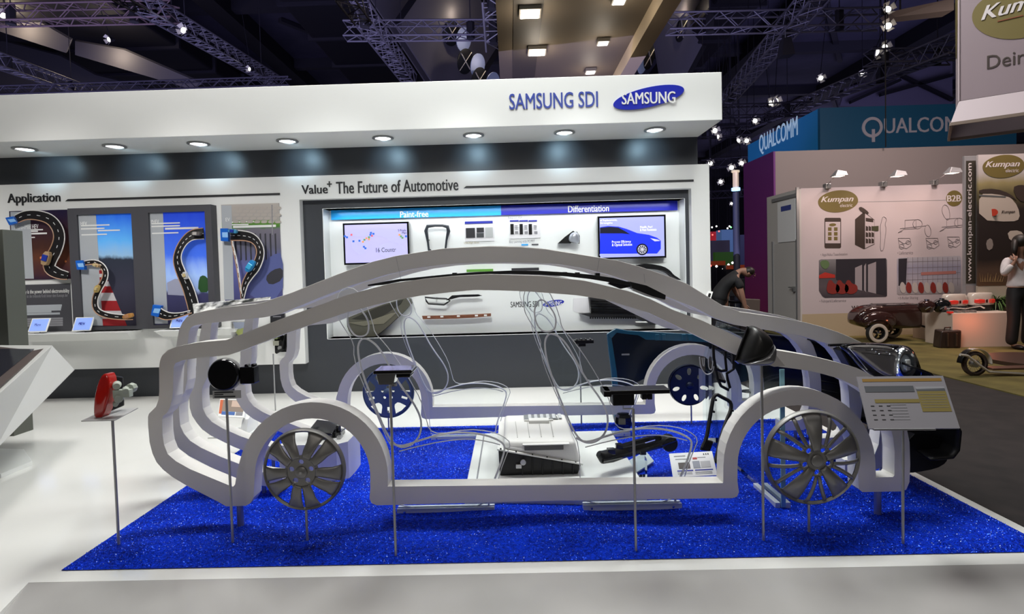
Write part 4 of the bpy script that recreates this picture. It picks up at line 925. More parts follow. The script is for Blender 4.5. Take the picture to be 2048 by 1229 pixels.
p3 = thing('wall_picture', 'tall picture of city sky and large looping ribbon, right of two in the dark box', 'poster', (h2[0], YQ, h2[2]), 'drive type pictures')
MB().box(h2[0]-.02, h2[1]+.02, YQ-.002, YQ, h2[2]-.02, h2[3]+.02).build('picture', sky3, p3)
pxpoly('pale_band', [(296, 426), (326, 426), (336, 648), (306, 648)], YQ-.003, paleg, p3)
pxpoly('blurred_van', [(334, 566), (350, 558), (370, 560), (378, 580), (372, 592), (336, 590)], YQ-.004, mat('van_print', (.35, .37, .5)), p3)
pxpoly('tree_print', smoothpoly([(398, 555), (408, 550), (418, 560), (419, 585), (396, 585)], 1), YQ-.004, mat('tree_green', (.02, .08, .02)), p3)
road(p3, [(412, 468), (392, 470), (378, 482), (368, 500), (364, 520), (372, 545), (384, 570), (391, 595), (396, 620), (394, 640)], YQ, [22, 20, 15, 14, 17, 20, 22, 22, 22])
road(p3, [(325, 625), (345, 632), (368, 630), (392, 622)], YQ, [20, 16, 8, 4])
battery_cell(p3, [(314, 609), (331, 611), (325, 634), (310, 630)], YQ)
toy_car(p3, (383, 551), 7, 1.3, YQ, (.5, .5, .5), (.2, .2, .2)); toy_car(p3, (404, 469), 8, 0, YQ, (.10, .09, .09), (.4, .38, .36))
ptext('PHEV', (302, 440, 318, 447), YQ-.005, p3); lines(p3, [(303, 446.5, 360, .8), (303, 452, 360, 1.2), (330, 456, 397, 2), (304, 466, 357, 1)], YQ-.004, white)
# -- picture 4
r4 = RC(443, 410, 566, 600, YPF)
wallp = mat('stone_garden_print', (.2, .2, .3), .3); ramp_z(wallp, 0, 1, [(0, (.05, .05, .14)), (.35, (.10, .11, .30)), (.55, (.10, .10, .14)), (.73, (.14, .13, .16)), (.76, (.05, .16, .02)), (.82, (.12, .24, .05)), (.83, (.30, .28, .26)), (1, (.36, .33, .30))], .25, noise=.08)
p4 = poster('wall_picture', 'picture of stone wall and grey car with ribbon, right of the dark box frame', r4, wallp, grp='drive type pictures')
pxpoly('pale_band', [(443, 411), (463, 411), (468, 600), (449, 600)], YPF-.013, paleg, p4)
mort = mat('stone_print', (.44, .40, .36), .5)
for r0 in range(5):
    for c0 in range(7):
        x = 466+c0*14+(r0 % 2)*6; y = 413+r0*7
        if x < 556: pxpoly('stone_print', smoothpoly([(x, y+1), (x+12, y), (x+12.5, y+5.5), (x+.5, y+6)], 1), YPF-.0135, mort, p4, .0015)
dk = mat('dark_print', (.03, .03, .04))
for i in range(9): pxpoly('fence_print', [(469+i*10, 468), (472+i*10, 467), (474+i*10, 520), (471+i*10, 522)], YPF-.0135, dk, p4, .0015)
pxpoly('car_print', smoothpoly([(500, 600), (500, 560), (520, 530), (545, 510), (566, 505), (566, 600)], 1), YPF-.0135, mat('car_print_blue', (.10, .12, .30), .3), p4)
pxpoly('car_print', smoothpoly([(530, 556), (545, 540), (566, 535), (566, 560), (540, 572)], 1), YPF-.015, dk, p4)
pxpoly('pole_print', [(543, 410), (545, 410), (546, 470), (544, 470)], YPF-.0135, grey_ink, p4)
road(p4, [(466, 472), (490, 472), (512, 476), (526, 490), (530, 510), (520, 535), (506, 552), (495, 570), (489, 598)], YPF-.012, [20, 20, 18, 14, 15, 17, 14, 10, 5])
road(p4, [(469, 482), (480, 515), (486, 550), (488, 590)], YPF-.01, [2, 3, 3, 2])
battery_cell(p4, [(447, 458), (462, 458), (463, 484), (448, 483)], YPF-.012)
toy_car(p4, (510, 533), 12, -1.0, YPF-.03, (.02, .22, .50), (.05, .35, .6)); toy_car(p4, (476, 464), 8, .1, YPF-.03, (.05, .25, .45), (.3, .3, .3))
ptext('EV', (451, 436, 460, 443), YPF-.014, p4); lines(p4, [(451, 444, 508, .8), (452, 449, 497, 1.2), (466, 452, 552, 2.2)], YPF-.013, white)
# -- shelves with tablets
def shelf(px0, px1, y0, y1, label):
    Y = YP-.28; x0, x1 = W(px0, y0, Y).x, W(px1, y0, Y).x; z1, z0 = W((px0+px1)/2, y0, Y).z, W((px0+px1)/2, y1, Y).z
    o = thing('wall_shelf', label, 'shelf', ((x0+x1)/2, YP, z0))
    MB().hexa([(x0, YP-.12, z0-.0), (x1-.05, YP-.12, z0-.0), (x1-.05, YP-.001, z0-.0), (x0, YP-.001, z0-.0)], [(x0, Y, z1), (x1, Y, z1), (x1, YP-.001, z1), (x0, YP-.001, z1)]).build('shelf_board', white, o, bevel=.004)
    return z1
zs1 = shelf(17, 252, 668, 686, 'long white wedge shelf under the dark text panel, holding two tablets')
zs2 = shelf(306, 470, 661, 676, 'white wedge shelf behind the rear of the car outlines, holding one tablet')
tb0 = None
def tablet(px, py, label, s, z):
    global tb0
    Y = YP-.18; c = W(px, py, Y)
    if tb0 is None:
        t = thing('tablet', label, 'tablet', (c.x, Y, z), 'tablets on the wall shelves'); w2 = .105; h = .145
        a = (c.x-w2, Y-.02, z+.02); b_ = (c.x+w2, Y-.02, z+.02); d = (c.x+w2, Y+.05, z+.02+h); e = (c.x-w2, Y+.05, z+.02+h); th = Vector((0, .008, -.003))
        A_ = [Vector(q) for q in (a, b_, d, e)]; MB().hexa(A_, [q+th for q in A_]).build('case', white, t, bevel=.003)
        cc = sum(A_, Vector())/4; n_ = Vector((0, -.003, .001)); I_ = [cc+(q-cc)*.86+n_ for q in A_]
        scr = MB().hexa(I_, [q-n_*.8 for q in I_]).build('screen', mat('tablet_screen', (.12, .2, .5), .2, emit=(.30, .42, .85), es=.75), t)
        st_ = MB(); st_.tube([(c.x, Y+.02, z), (c.x, Y+.03, z+.05)], .006, 8); st_.box(c.x-.04, c.x+.04, Y-.01, Y+.06, z, z+.006); st_.build('foot', alu, t)
        tb0 = t
    else: t = dup(tb0, (c.x, Y, z), label, 'tablets on the wall shelves')
    if s:
        a = Vector(t.location)+Vector((-.035, -.005, .085)); lettering('screen_text', s, (a, (.07, 0, 0), (0, .013, .028)), blue_ink, t, bold=.02, ext=0).location = (0, -.0045, 0)
tablet(76, 650, 'leftmost small white tablet standing on the long shelf', 'Micro', zs1)
tablet(164, 648, 'second small white tablet from the left on the long shelf', 'HEV', zs1)
tablet(359, 642, 'third small white tablet, under the large looping ribbon picture', 'PHEV', zs2)
# -- recess contents: header strip
YC = YB-.03
hs = thing('heading_strip', 'light blue and deep blue heading strip across the top of the lit recess', 'sign', (0, YB, 2))
lbg = mat('sky_blue_print', (.02, .38, .88), .3)
xA, xM, xE = W(662, 430, YC).x, W(1002, 420, YC).x, W(1355, 412, YC).x; za, zb = W(1002, 411, YC).z, W(1002, 430.5, YC).z
MB().box(xA, xM, YC, YB, zb, za).build('light_blue_half', lbg, hs); MB().box(xM, xE, YC, YB, zb, za).build('deep_blue_half', mat('deep_blue_print', (.015, .02, .38), .3), hs)
ptext('Paint-free', (800, 423, 857, 434), YC-.001, hs, bold=.015); ptext('Differentiation', (1136, 412, 1218, 423), YC-.001, hs, bold=.015)
# -- screens
def tv(px, label, m, dep=.10):
    Y = YB-dep; r_ = RC(*px, Y); t = thing('wall_screen', label, 'screen', ((r_[0]+r_[1])/2, Y, r_[2]))
    MB().box(r_[0], r_[1], Y, YB-.001, r_[2], r_[3]).build('housing', blackg, t, bevel=.004)
    b_ = .022; MB().box(r_[0]+b_, r_[1]-b_, Y-.002, Y-.0002, r_[2]+b_, r_[3]-b_).build('display', m, t); return t, Y-.0025
lav = mat('map_display', (.3, .3, .5), .25, emit=(.46, .42, .88), es=.85)
t, Y = tv((685, 447, 820, 527), 'left wall screen showing a pale lilac world map', lav)
mapm = mat('map_land', (.2, .2, .3), .3, emit=(.52, .50, .90), es=.9)
for pts in ([(692, 470), (715, 458), (760, 455), (800, 460), (815, 478), (800, 492), (780, 484), (770, 474), (745, 470), (720, 474)], [(700, 480), (722, 476), (738, 482), (735, 500), (722, 512), (706, 500)], [(760, 488), (790, 484), (812, 496), (812, 514), (780, 518), (756, 508)]):
    pxpoly('map_land', smoothpoly(pts, 1), Y, mapm, t, .0008)
cols = {'b': (.02, .12, .55), 'g': (.12, .30, .12), 'o': (.65, .28, .10), 'r': (.6, .12, .15)}
for (a, b_, k) in ((690, 473, 'b'), (694, 475, 'b'), (707, 483, 'b'), (719, 482, 'b'), (726, 484, 'o'), (729, 480, 'g'), (733, 477, 'o'), (738, 475, 'g'), (741, 470, 'b'), (744, 472, 'r'), (738, 479, 'o'), (742, 466, 'b'), (747, 468, 'b'), (728, 494, 'b'), (731, 497, 'b'), (799, 470, 'o'), (802, 473, 'g'), (805, 476, 'g'), (812, 473, 'b'), (703, 470, 'r')):
    r_ = RC(a-2, b_-1.8, a+2, b_+1.8, Y); MB().box(r_[0], r_[1], Y-.004, Y, r_[2], r_[3]).build('map_marker', mat('marker_'+{'b': 'blue', 'g': 'green', 'o': 'orange', 'r': 'red'}[k], cols[k], .4, emit=cols[k], es=.6), t)
ptext('16 Countr', (752, 496, 792, 504), Y, t, ink, .006); ptext('5 Produ', (796, 459, 812, 463), Y, t, ink, .01); ptext('Plan', (804, 464, 813, 468), Y, t, ink, .01)
bd = mat('city_display', (.2, .2, .5), .25, emit=(.42, .46, .92), es=.8)
t, Y = tv((1195, 433, 1333, 516), 'right wall screen showing a bright blue car', bd)
cb = mat('display_car_blue', (.01, .02, .5), .3, emit=(.010, .03, .62), es=1.0)
cl_ = lambda pts: [(1000+a*.23438, 320+b*.23438) for a, b in pts]
pxpoly('car_image', cl_([(853, 575), (920, 565), (1010, 570), (1080, 590), (1170, 625), (1270, 640), (1340, 665), (1372, 690), (1372, 760), (1340, 800), (853, 802)]), Y, cb, t, .001)
pxpoly('window_image', cl_([(853, 580), (940, 572), (1010, 578), (1060, 605), (1110, 635), (1040, 628), (853, 628)]), Y-.001, mat('display_black', (.01, .01, .03), .3), t, .001)
wc = W(*cl_([(1213, 765)])[0], Y)
for rr, m_, nm, d_ in ((.067, mat('display_black', (.01, .01, .03)), 'tyre_image', .002), (.050, mat('display_rim', (.5, .5, .55), .3, emit=(.5, .5, .6), es=.6), 'rim_image', .003)): MB().cyl((wc.x, Y, wc.z), (wc.x, Y-d_, wc.z), rr, n=32).build(nm, m_, t)
sp_ = MB()
for k in range(10): a = k*PI/5; sp_.bar((wc.x+.012*math.cos(a+.3), Y-.0035, wc.z+.012*math.sin(a+.3)), (wc.x+.044*math.cos(a+.3), Y-.0035, wc.z+.044*math.sin(a+.3)), .0, .0) if False else None
for k in range(10):
    a = k*PI/5+.15; q = [(wc.x+r*math.cos(a+d), wc.z+r*math.sin(a+d)) for r, d in ((.016, -.12), (.045, -.20), (.045, .20), (.016, .12))]; MB().prism(q, Y-.004, Y-.003).build('rim_gap_image', mat('display_black', (.01, .01, .03)), t)
pxpoly('lamp_image', cl_([(1280, 668), (1345, 680), (1368, 692), (1320, 696)]), Y-.001, mat('display_pale', (.5, .5, .7), .3, emit=(.5, .5, .8), es=.6), t, .001)
pxpoly('floor_image', cl_([(850, 805), (850, 818), (1400, 800), (1400, 790), (1340, 803)]), Y-.0005, bd, t, .0005)
wt = mat('display_white', (.8, .8, .9), .3, emit=(.8, .8, .95), es=.8)
ptext('Process Efficiency', cl_([(955, 690)])[0]+cl_([(1118, 712)])[0], Y-.001, t, wt, .006); ptext('& Optical Solution', cl_([(955, 714)])[0]+cl_([(1127, 740)])[0], Y-.001, t, wt, .006)
ptext('Metallic, Pearl', cl_([(1195, 565)])[0]+cl_([(1300, 583)])[0], Y-.001, t, wt, .006); ptext('& Heat Resistance', cl_([(1195, 587)])[0]+cl_([(1335, 605)])[0], Y-.001, t, wt, .006)
ptext('of Replacements,', cl_([(855, 508)])[0]+cl_([(1000, 526)])[0], Y-.001, t, wt, .004); ptext('Strengths', cl_([(855, 532)])[0]+cl_([(960, 550)])[0], Y-.001, t, wt, .004)
# -- sample boards
def board(px, label, name='sample_board'):
    r_ = RC(*px, YB-.012); o = thing(name, label, 'display board', ((r_[0]+r_[1])/2, YB, r_[2])); MB().box(r_[0], r_[1], YB-.012, YB-.001, r_[2], r_[3]).build('board', paper, o); return o, YB-.0125
cb_ = lambda a, b_, c_, d: (580+a*.23438, 320+b_*.23438, 580+c_*.23438, 320+d*.23438)
o, Y = board((929, 441, 989, 482), 'white sample board with three grey swatches, right of the handle frame')
sw = lambda px, m, nm='swatch', par=None, Y=Y: MB().box(*(lambda r_: (r_[0], r_[1], Y-.006, Y, r_[2], r_[3]))(RC(*px, Y))).build(nm, m, par)
sw(cb_(1500, 583, 1580, 665), mat('swatch_dark', (.03, .03, .035), .3), par=o); sw(cb_(1592, 580, 1655, 618), mat('swatch_dark', (.03,)*3), par=o); sw(cb_(1592, 626, 1655, 662), mat('swatch_mid', (.06, .065, .07), .3), par=o); sw(cb_(1665, 578, 1732, 660), mat('swatch_light', (.42, .44, .44), .4), par=o)
sw(cb_(1492, 527, 1730, 541), blue_ink, 'blue_bar', o)
ptext('Luminous', cb_(1480, 498, 1563, 514), Y, o, grey_ink, 0); ptext('Low-High Gloss', cb_(1485, 700, 1614, 717), Y, o, mat('tan_ink', (.45, .38, .25)), 0)
o, Y = board((1018, 436, 1081, 476), 'white sample board with three black phones, headed Enhanced ASA')
c3 = lambda a, b_, c_, d: (1000+a*.23438, 320+b_*.23438, 1000+c_*.23438, 320+d*.23438)
for i in range(3):
    sw(c3(88+i*78, 548, 118+i*78, 636), black, 'black_sample', o, Y); sw(c3(84+i*80, 516, 160+i*78, 526), blue_ink, 'blue_bar', o, Y); sw(c3(128+i*82, 610, 155+i*82, 630), grey_ink, 'print_line', o, Y)
    for k in range(3): sw(c3(126+i*80, 560+k*14, 152+i*80, 563+k*14), grey_ink, 'print_line', o, Y)
ptext('Enhanced ASA', c3(70, 485, 190, 500), Y, o, grey_ink, .01); ptext('Easy painting with PC/PET', c3(80, 688, 298, 710), Y, o, grey_ink, 0)
sw(c3(182, 720, 240, 730), lbg, 'blue_bar', o, Y); sw(c3(270, 718, 328, 728), grey_dark, 'dark_bar', o, Y)
# -- parts fixed in the recess
YX = YB-.08
def wallpart(name, label, px): return thing(name, label, 'car part', W(px[0], px[1], YX))
o = wallpart('handle_frame', 'upright U-shaped dark trim frame on the lit wall, right of the map screen', (874, 500)); L = lambda pts: [Vector((a, YX, b_)) for a, b_ in xz(pts, YX)]
mb = MB(); mb.tube(L([(858, 502), (856, 485), (852, 462), (855, 453), (870, 451.5), (885, 451.5), (895, 454), (897, 463), (893, 480), (891, 499)]), [.012, .012, .022, .022, .014, .014, .022, .022, .012, .012], 8); mb.build('trim_loop', mat('dark_grey_trim', (.03, .035, .045), .4), o, smooth=True)
for a, b_ in ((856, 480), (893, 478)): mb = MB(); c = W(a, b_, YX); mb.cyl(c, (c.x, YB, c.z), .008, n=8); mb.build('wall_pin', black, o)
mb = MB(); c = W(859, 500, YX); mb.cyl(c, (c.x, YB, c.z), .010, n=8); mb.build('wall_pin', black, o)
o = wallpart('mirror_part', 'small wing mirror with pale glass and black triangular foot on the lit wall', (1140, 490))
MB().prism(xz([(1116, 487), (1130, 474), (1146, 462), (1149, 464), (1144, 478), (1142, 487)], YX), YX-.02, YB-.001).build('triangle_foot', black, o, bevel=.004)
dome([(1137, 483), (1138, 472), (1144, 465), (1153, 464), (1158, 470), (1159, 482), (1156, 488), (1146, 486)], YX-.03, .05, .04, 'shell', mat('pale_shell', (.42, .45, .50), .2, .3), o, .5)
mb = MB(); mb.tube(L([(1153, 464), (1158.5, 472), (1159, 487), (1143, 485)]), .006, 6); mb.build('dark_rim', black, o)
o = wallpart('spoiler_part', 'black curved spoiler sweeping down to the right, under the blue car screen', (1310, 545))
MB().prism(xz(smoothpoly([(1266, 532), (1282, 529), (1286, 527), (1305, 529), (1325, 533), (1338, 541), (1345, 550), (1355, 556), (1362, 562), (1345, 556), (1335, 546), (1318, 540), (1295, 538), (1275, 537)], 1), YX), YX-.05, YB-.001).build('spoiler_blade', black, o, bevel=.006)
o = wallpart('grille_part', 'black slatted grille with toothed lower edge at the right of the recess', (1230, 640))
g8 = lambda pts: [(860+a*.2929, 480+b_*.2929) for a, b_ in pts]
MB().prism(xz(g8([(1025, 505), (1100, 500), (1085, 390), (1200, 400), (1330, 440), (1420, 505), (1540, 560), (1550, 578), (1500, 575), (1400, 535), (1250, 530), (1100, 528)]), YX), YX-.02, YB-.001).build('grille_back', mat('dark_grille', (.015, .015, .017), .4), o)
for i in range(6):
    mb = MB(); a, b_ = g8([(1098, 412+i*17), (1290+i*22, 412+i*19)]); mb.bar(W(*a, YX-.03), W(*b_, YX-.03), .03, .018); mb.build('grille_slat', blackg, o)
for i in range(20):
    a = g8([(1095+i*16, 528)])[0]; mb = MB(); c = W(*a, YX); mb.box(c.x-.008, c.x+.008, YX-.02, YX, c.z-.018, c.z+.01); mb.build('tooth', black, o)
MB().prism(xz(g8([(1395, 555), (1470, 555), (1478, 562), (1400, 562)]), YX), YX-.06, YX-.03).build('white_clip', white, o)
MB().prism(xz(g8([(980, 400), (1085, 395), (1098, 500), (1000, 498), (975, 480)]), YB-.004), YB-.01, YB-.001).build('caption_card', paper, o)
o = wallpart('trim_frame', 'thin black mirror-like trim frame with long tail on the lit wall, middle', (890, 605))
mb = MB(); mb.tube(L([(850, 595), (853, 603), (857, 608), (888, 610), (894, 606), (900, 602), (893, 598), (870, 597)]), .010, 8, True); mb.build('ring', black, o, smooth=True)
MB().prism(xz(g8([(110, 415), (150, 380), (230, 375), (330, 373), (357, 382), (320, 388), (200, 392), (150, 405)]), YX), YX-.01, YX+.02).build('tail_strip', black, o, bevel=.002)
MB().cyl(W(872, 597, YX), W(872, 597, YX)+Vector((0, YB-YX, 0)), .008, n=8).build('wall_pin', black, o)
o = wallpart('wood_strip', 'brown woodgrain trim strip with three white clips on the lit wall', (920, 632)); wdm = mat('walnut', (.16, .055, .025), .35); noisy(wdm, (.12, .04, .02), (.22, .08, .035), 14, 4, stretch=(1, 1, 12))
MB().prism(xz([(844, 632), (900, 631), (945, 629), (982, 627), (982, 633), (945, 636), (900, 638), (846, 639)], YX), YX-.01, YX+.02).build('strip', wdm, o, bevel=.003)
for px in (855, 881, 914, 950, 968): mb = MB(); pxbox(mb, px, 633-(px-850)*.03, px+6, 636-(px-850)*.03, YX, -.014, -.009).build('clip', white, o)
MB().cyl(W(915, 633, YX), W(915, 633, YX)+Vector((0, YB-YX, 0)), .008, n=8).build('wall_pin', black, o)
o = wallpart('panel_part', 'olive grey angular door inner panel on the lit wall, left', (760, 650)); olv = mat('olive_trim', (.085, .080, .058), .5)
pk = c5([(290, 240), (300, 225), (480, 160), (640, 112), (680, 115), (690, 150), (480, 345), (440, 350), (330, 345), (295, 300)])
MB().prism(xz(smoothpoly(pk, 1), YX), YX-.03, YB-.001).build('panel', olv, o, bevel=.01)
MB().prism(xz(c5([(320, 240), (480, 168), (640, 118), (620, 150), (500, 230), (440, 245)]), YX), YX-.036, YX-.029).build('dark_recess', mat('olive_dark', (.028, .027, .02), .4), o, bevel=.003)
MB().prism(xz(c5([(300, 262), (430, 250), (560, 205), (600, 200), (520, 270), (430, 275), (400, 285)]), YX), YX-.04, YX-.029).build('arm_rest', mat('olive_light', (.15, .14, .10), .5), o, bevel=.004)
wl = thing('wall_logo', 'small company lettering and blue oval logo low on the lit wall', 'logo', W(1072, 615, YB))
ptext('SAMSUNG SDI', (1021, 604, 1078, 614), YB-.002, wl, ink, .015)
c = W(1107, 607, YB); MB().prism(oval(c, .125, .036, .15, YB), YB-.004, YB-.001).build('logo_oval', mat('logo_blue', (.012, .022, .40)), wl)
ptext('SAMSUNG', (1088, 603, 1124, 611), YB-.005, wl, white, .02)
for (a, b_, c_, d, col, lab) in ((933, 539.5, 986, 543, (.12, .35, .04), 'thin green strip sample on the lit wall above the roof outline'), (1023, 537, 1078, 541, (.03, .03, .035), 'thin dark strip sample on the lit wall above the roof outline')):
    r_ = RC(a, b_, c_, d, YX); o = MB().box(r_[0], r_[1], YX, YB-.001, r_[2], r_[3]).build('strip_sample', mat('strip_%d' % int(col[1]*100), col, .4)); tag(o, lab, 'car part')
for i, (a, b_, c_, d) in enumerate(c3(405, 680, 495, 684)[:0] or []): pass
# -- engine photo panels on the wall behind the rear outlines
eng = mat('engine_print', (.3, .3, .3), .3); noisy(eng, (.02, .022, .018), (.62, .62, .60), 9, 8, lo=.42, hi=.60)
YE = YP-.45
ep = thing('engine_picture', 'long narrow engine bay photo panel standing behind the rear of the outlines', 'sign', W(465, 625, YE))
P_ = [W(388, 626, YE), W(537, 610, YE), W(541, 594, YE+.12), W(385, 608, YE+.12)]
MB().hexa(P_, [v+Vector((0, .01, -.004)) for v in P_]).build('photo', eng, ep)
MB().bar(P_[0]+Vector((0, 0, -.004)), P_[1]+Vector((0, 0, -.004)), .01, .01).build('panel_edge', white, ep)
for px in (400, 520): a = W(px, 616, YE+.05); MB().tube([a, (a.x, YP, a.z-.02)], .008, 6).build('bracket_arm', alu, ep)
def engine(px, label):
    r_ = RC(*px, YP-.16); t = thing('engine_box', label, 'car part', ((r_[0]+r_[1])/2, YP, r_[2]))
    MB().box(r_[0], r_[1], YP-.015, YP-.001, r_[2], r_[3]).build('back_panel', black, t)
    sz = r_[3]-r_[2]; random.seed(int(px[0])); ms = [mat('engine_alloy', (.42, .42, .34), .35, .5), black, mat('engine_green', (.25, .30, .12), .5), steel]
    for k in range(14):
        x = random.uniform(r_[0]+.03, r_[1]-.03); z = random.uniform(r_[2]+.04, r_[3]-.04); rr = random.uniform(.02, .055); mb = MB()
        if k % 3 == 0: mb.lathe([(.001, -rr*.8), (rr*.8, -rr*.8), (rr, -rr*.3), (rr, rr*.8)], (x, YP-.03-rr, z), 'y', 14)
        else: mb.box(x-rr*.8, x+rr*.8, YP-.03-rr*1.3, YP-.01, z-rr*.6, z+rr*.6)
        mb.build('machine_block' if k % 3 else 'pulley', ms[k % 4], t, bevel=.004)
    mb = MB(); mb.tube([(r_[0]+.05, YP-.1, r_[2]+.01), (r_[0]+.14, YP-.13, r_[2]+.05), (r_[0]+.18, YP-.12, r_[3]-.08), (r_[1]-.04, YP-.10, r_[2]+.03)], .018, 8); mb.build('hose', black, t, smooth=True)
    return t
engine((536, 640, 578, 708), 'mass of black and alloy engine parts on the white wall between the rear outlines')
e2 = poster('engine_picture', 'white framed engine photo, behind the rear deck of the outlines', RC(461, 640, 510, 690, YP-.2), white, .01, YP-.19, 'sign')
MB().box(*(lambda r_: (r_[0], r_[1], YP-.204, YP-.2005, r_[2], r_[3]))(RC(464, 644, 508, 676, YP-.2))).build('photo', eng, e2)
MB().prism(xz([(470, 662), (490, 655), (502, 665), (480, 676)], YP-.205), YP-.208, YP-.205).build('photo_detail', mat('engine_lime', (.40, .45, .15)), e2)
pxpoly('photo_detail', [(466, 645), (492, 645), (505, 660), (470, 658)], YP-.205, mat('photo_sky', (.40, .45, .58)), e2)
for px in (463, 508): a = W(px, 682, YP-.19); MB().box(a.x-.006, a.x+.006, YP-.19, YP-.001, a.z-.01, a.z).build('bracket_arm', alu, e2)
bk = mat('dark_screen_print', (.02, .02, .025), .3)
e3 = poster('dark_monitor', 'small dark wall panel above the engine parts between the outlines', RC(541, 627, 570, 648, YP-.02), bk, .03, YP-.0015, 'screen')
MB().box(*(lambda r_: (r_[0], r_[1], YP-.034, YP-.0316, r_[2], r_[3]))(RC(546, 633, 562, 634.5, YP-.03))).build('print_line', grey_ink, e3)
# brochure stand on the floor
YG = G(480, 870).y
bs = thing('brochure_stand', 'white floor stand with tilted brochure panel seen between the rear outlines', 'stand', G(478, 868))
P_ = [W(436, 833, YG-.02), W(488, 836, YG-.02), W(496, 800, YG+.14), W(440, 798, YG+.14)]
MB().hexa(P_, [v+Vector((0, .02, -.012)) for v in P_]).build('brochure_board', white, bs)
A0, A1, B1, B0 = P_[3], P_[2], P_[1], P_[0]; Nn = (A1-A0).cross(B0-A0).normalized(); Nn = -Nn if Nn.y > 0 else Nn; ib = bs
onb(.12, .06, .92, .70, 'photo', mat('brochure_photo', (.22, .16, .12), .4)); onb(.02, .06, .13, .85, 'orange_strip', mat('orange_ink', (.55, .10, .02))); onb(.45, .10, .88, .45, 'photo_hand', mat('skin_print', (.55, .40, .32)), .002); onb(.12, .72, .62, .90, 'blue_strip', mat('brochure_blue', (.03, .12, .4))); onb(.66, .72, .92, .90, 'dark_strip', grey_ink)
x0, x1 = W(462, 850, YG).x, W(497, 850, YG).x
MB().hexa([(x1-.06, YG-.05, 0), (x1, YG-.05, 0), (x1, YG+.2, 0), (x1-.06, YG+.2, 0)], [(x1-.05, YG+.0, P_[1].z-.02), (x1, YG+.0, P_[1].z-.02), (x1, YG+.12, P_[1].z+.03), (x1-.05, YG+.12, P_[1].z+.03)]).build('post', white, bs)
MB().box(x0-.15, x1+.02, YG-.1, YG+.2, 0, .012).build('base', white, bs)
# pole by engine (already standing) gets a small white tray
# ================================================================== neighbouring booths on the right
ZF = -.125
def GA(px, py): return G(px, py, ZF)
# green carpet
grn = mat('olive_green_carpet', (.17, .135, .035), .95); noisy(grn, (.095, .075, .017), (.145, .118, .030), 3, 5, .25, bscale=150)
gx = 5.32
struct(MB().box(gx, 14, 5.2, 12.2, ZF-.03, ZF+.012).build('floor', grn))
ZG = ZF+.012
YK = 10.7; xk0 = W(1603, 500, YK).x; zk1 = W(1603, 377, YK).z; zkm = W(1605, 629, YK).z
# rear wall of the cream booth, higher, with the purple side
YV = 12.0; xv = W(1551, 400, YV).x; zv = W(1551, 303, YV).z
creamw = mat('cream_wall', (.25, .215, .215), .6); struct(MB().box(xv, 16, YV, YV+.15, ZF, zv).build('wall_booth', creamw))
pur = mat('purple_wall', (.085, .012, .085), .6); ramp_z(pur, 0, 1, [(0, (.22, .02, .09)), (.5, (.17, .022, .17)), (1, (.13, .02, .20))])
yq = X(1491, 400, xv).y
struct(MB().box(xv-.04, xv, YV-.01, yq, ZF, zv).build('wall_booth', pur))
# fascia band with the big letters above
YQ1 = 14.2; xq = W(1640, 250, YQ1).x; zq1 = W(1640, 216, YQ1).z; zq0 = W(1640, 302, YQ1).z-.2
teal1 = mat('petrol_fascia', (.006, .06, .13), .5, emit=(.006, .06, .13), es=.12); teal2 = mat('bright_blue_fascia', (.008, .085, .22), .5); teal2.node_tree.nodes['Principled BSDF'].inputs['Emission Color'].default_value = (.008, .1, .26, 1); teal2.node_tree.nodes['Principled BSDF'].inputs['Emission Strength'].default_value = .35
qf = thing('blue_fascia', 'petrol blue overhead fascia with large pale letters, behind the cream wall', 'sign', (xq, YQ1, zq0))
xq2 = W(2033, 250, YQ1).x
MB().box(xq, xq2, YQ1, YQ1+.1, zq0, zq1).build('front_face', teal1, qf)
yq2 = X(1496, 320, xq).y
MB().box(xq, xq+.1, YQ1+.1, yq2, zq0, zq1).build('side_face', teal2, qf)
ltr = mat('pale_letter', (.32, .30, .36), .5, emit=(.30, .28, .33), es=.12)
ql = MB(); c = W(1744, 255, YQ1); R_ = 20/FPX*YQ1
ql.lathe([(R_*.72, -.02), (R_, -.02), (R_, 0), (R_*.72, 0)], c, 'y', 40); ql.bar((c.x+.02, YQ1-.02, c.z-.05), (c.x+.02, YQ1-.02, c.z-R_*1.45), R_*.28, .02, (0, 1, 0)); ql.build('letter_q', ltr, qf)
wtext('lettering', 'UALCOMM', (1768, 237, 1942, 262), YQ1-.001, ltr, qf, bold=.012, ext=.01)
a = X(1519, 312, xq); b_ = X(1596, 285, xq); y0, y1 = X(1519, 300, xq).y, X(1596, 290, xq).y
lettering('side_lettering', 'QUALCOMM', ((xq-.004, y0, X(1519, 312, xq).z), (0, y1-y0, 0), (0, 0, .62)), mat('light_blue_letter', (.35, .5, .6), .5, emit=(.3, .42, .5), es=.5), qf, bold=.01, ext=.01)
MB().tube([(W(1765, 300, 12).x, 11.9, zv), (W(1765, 180, 12).x, 11.9, 9)], .012, 6).build('hanging_cable', black, qf)
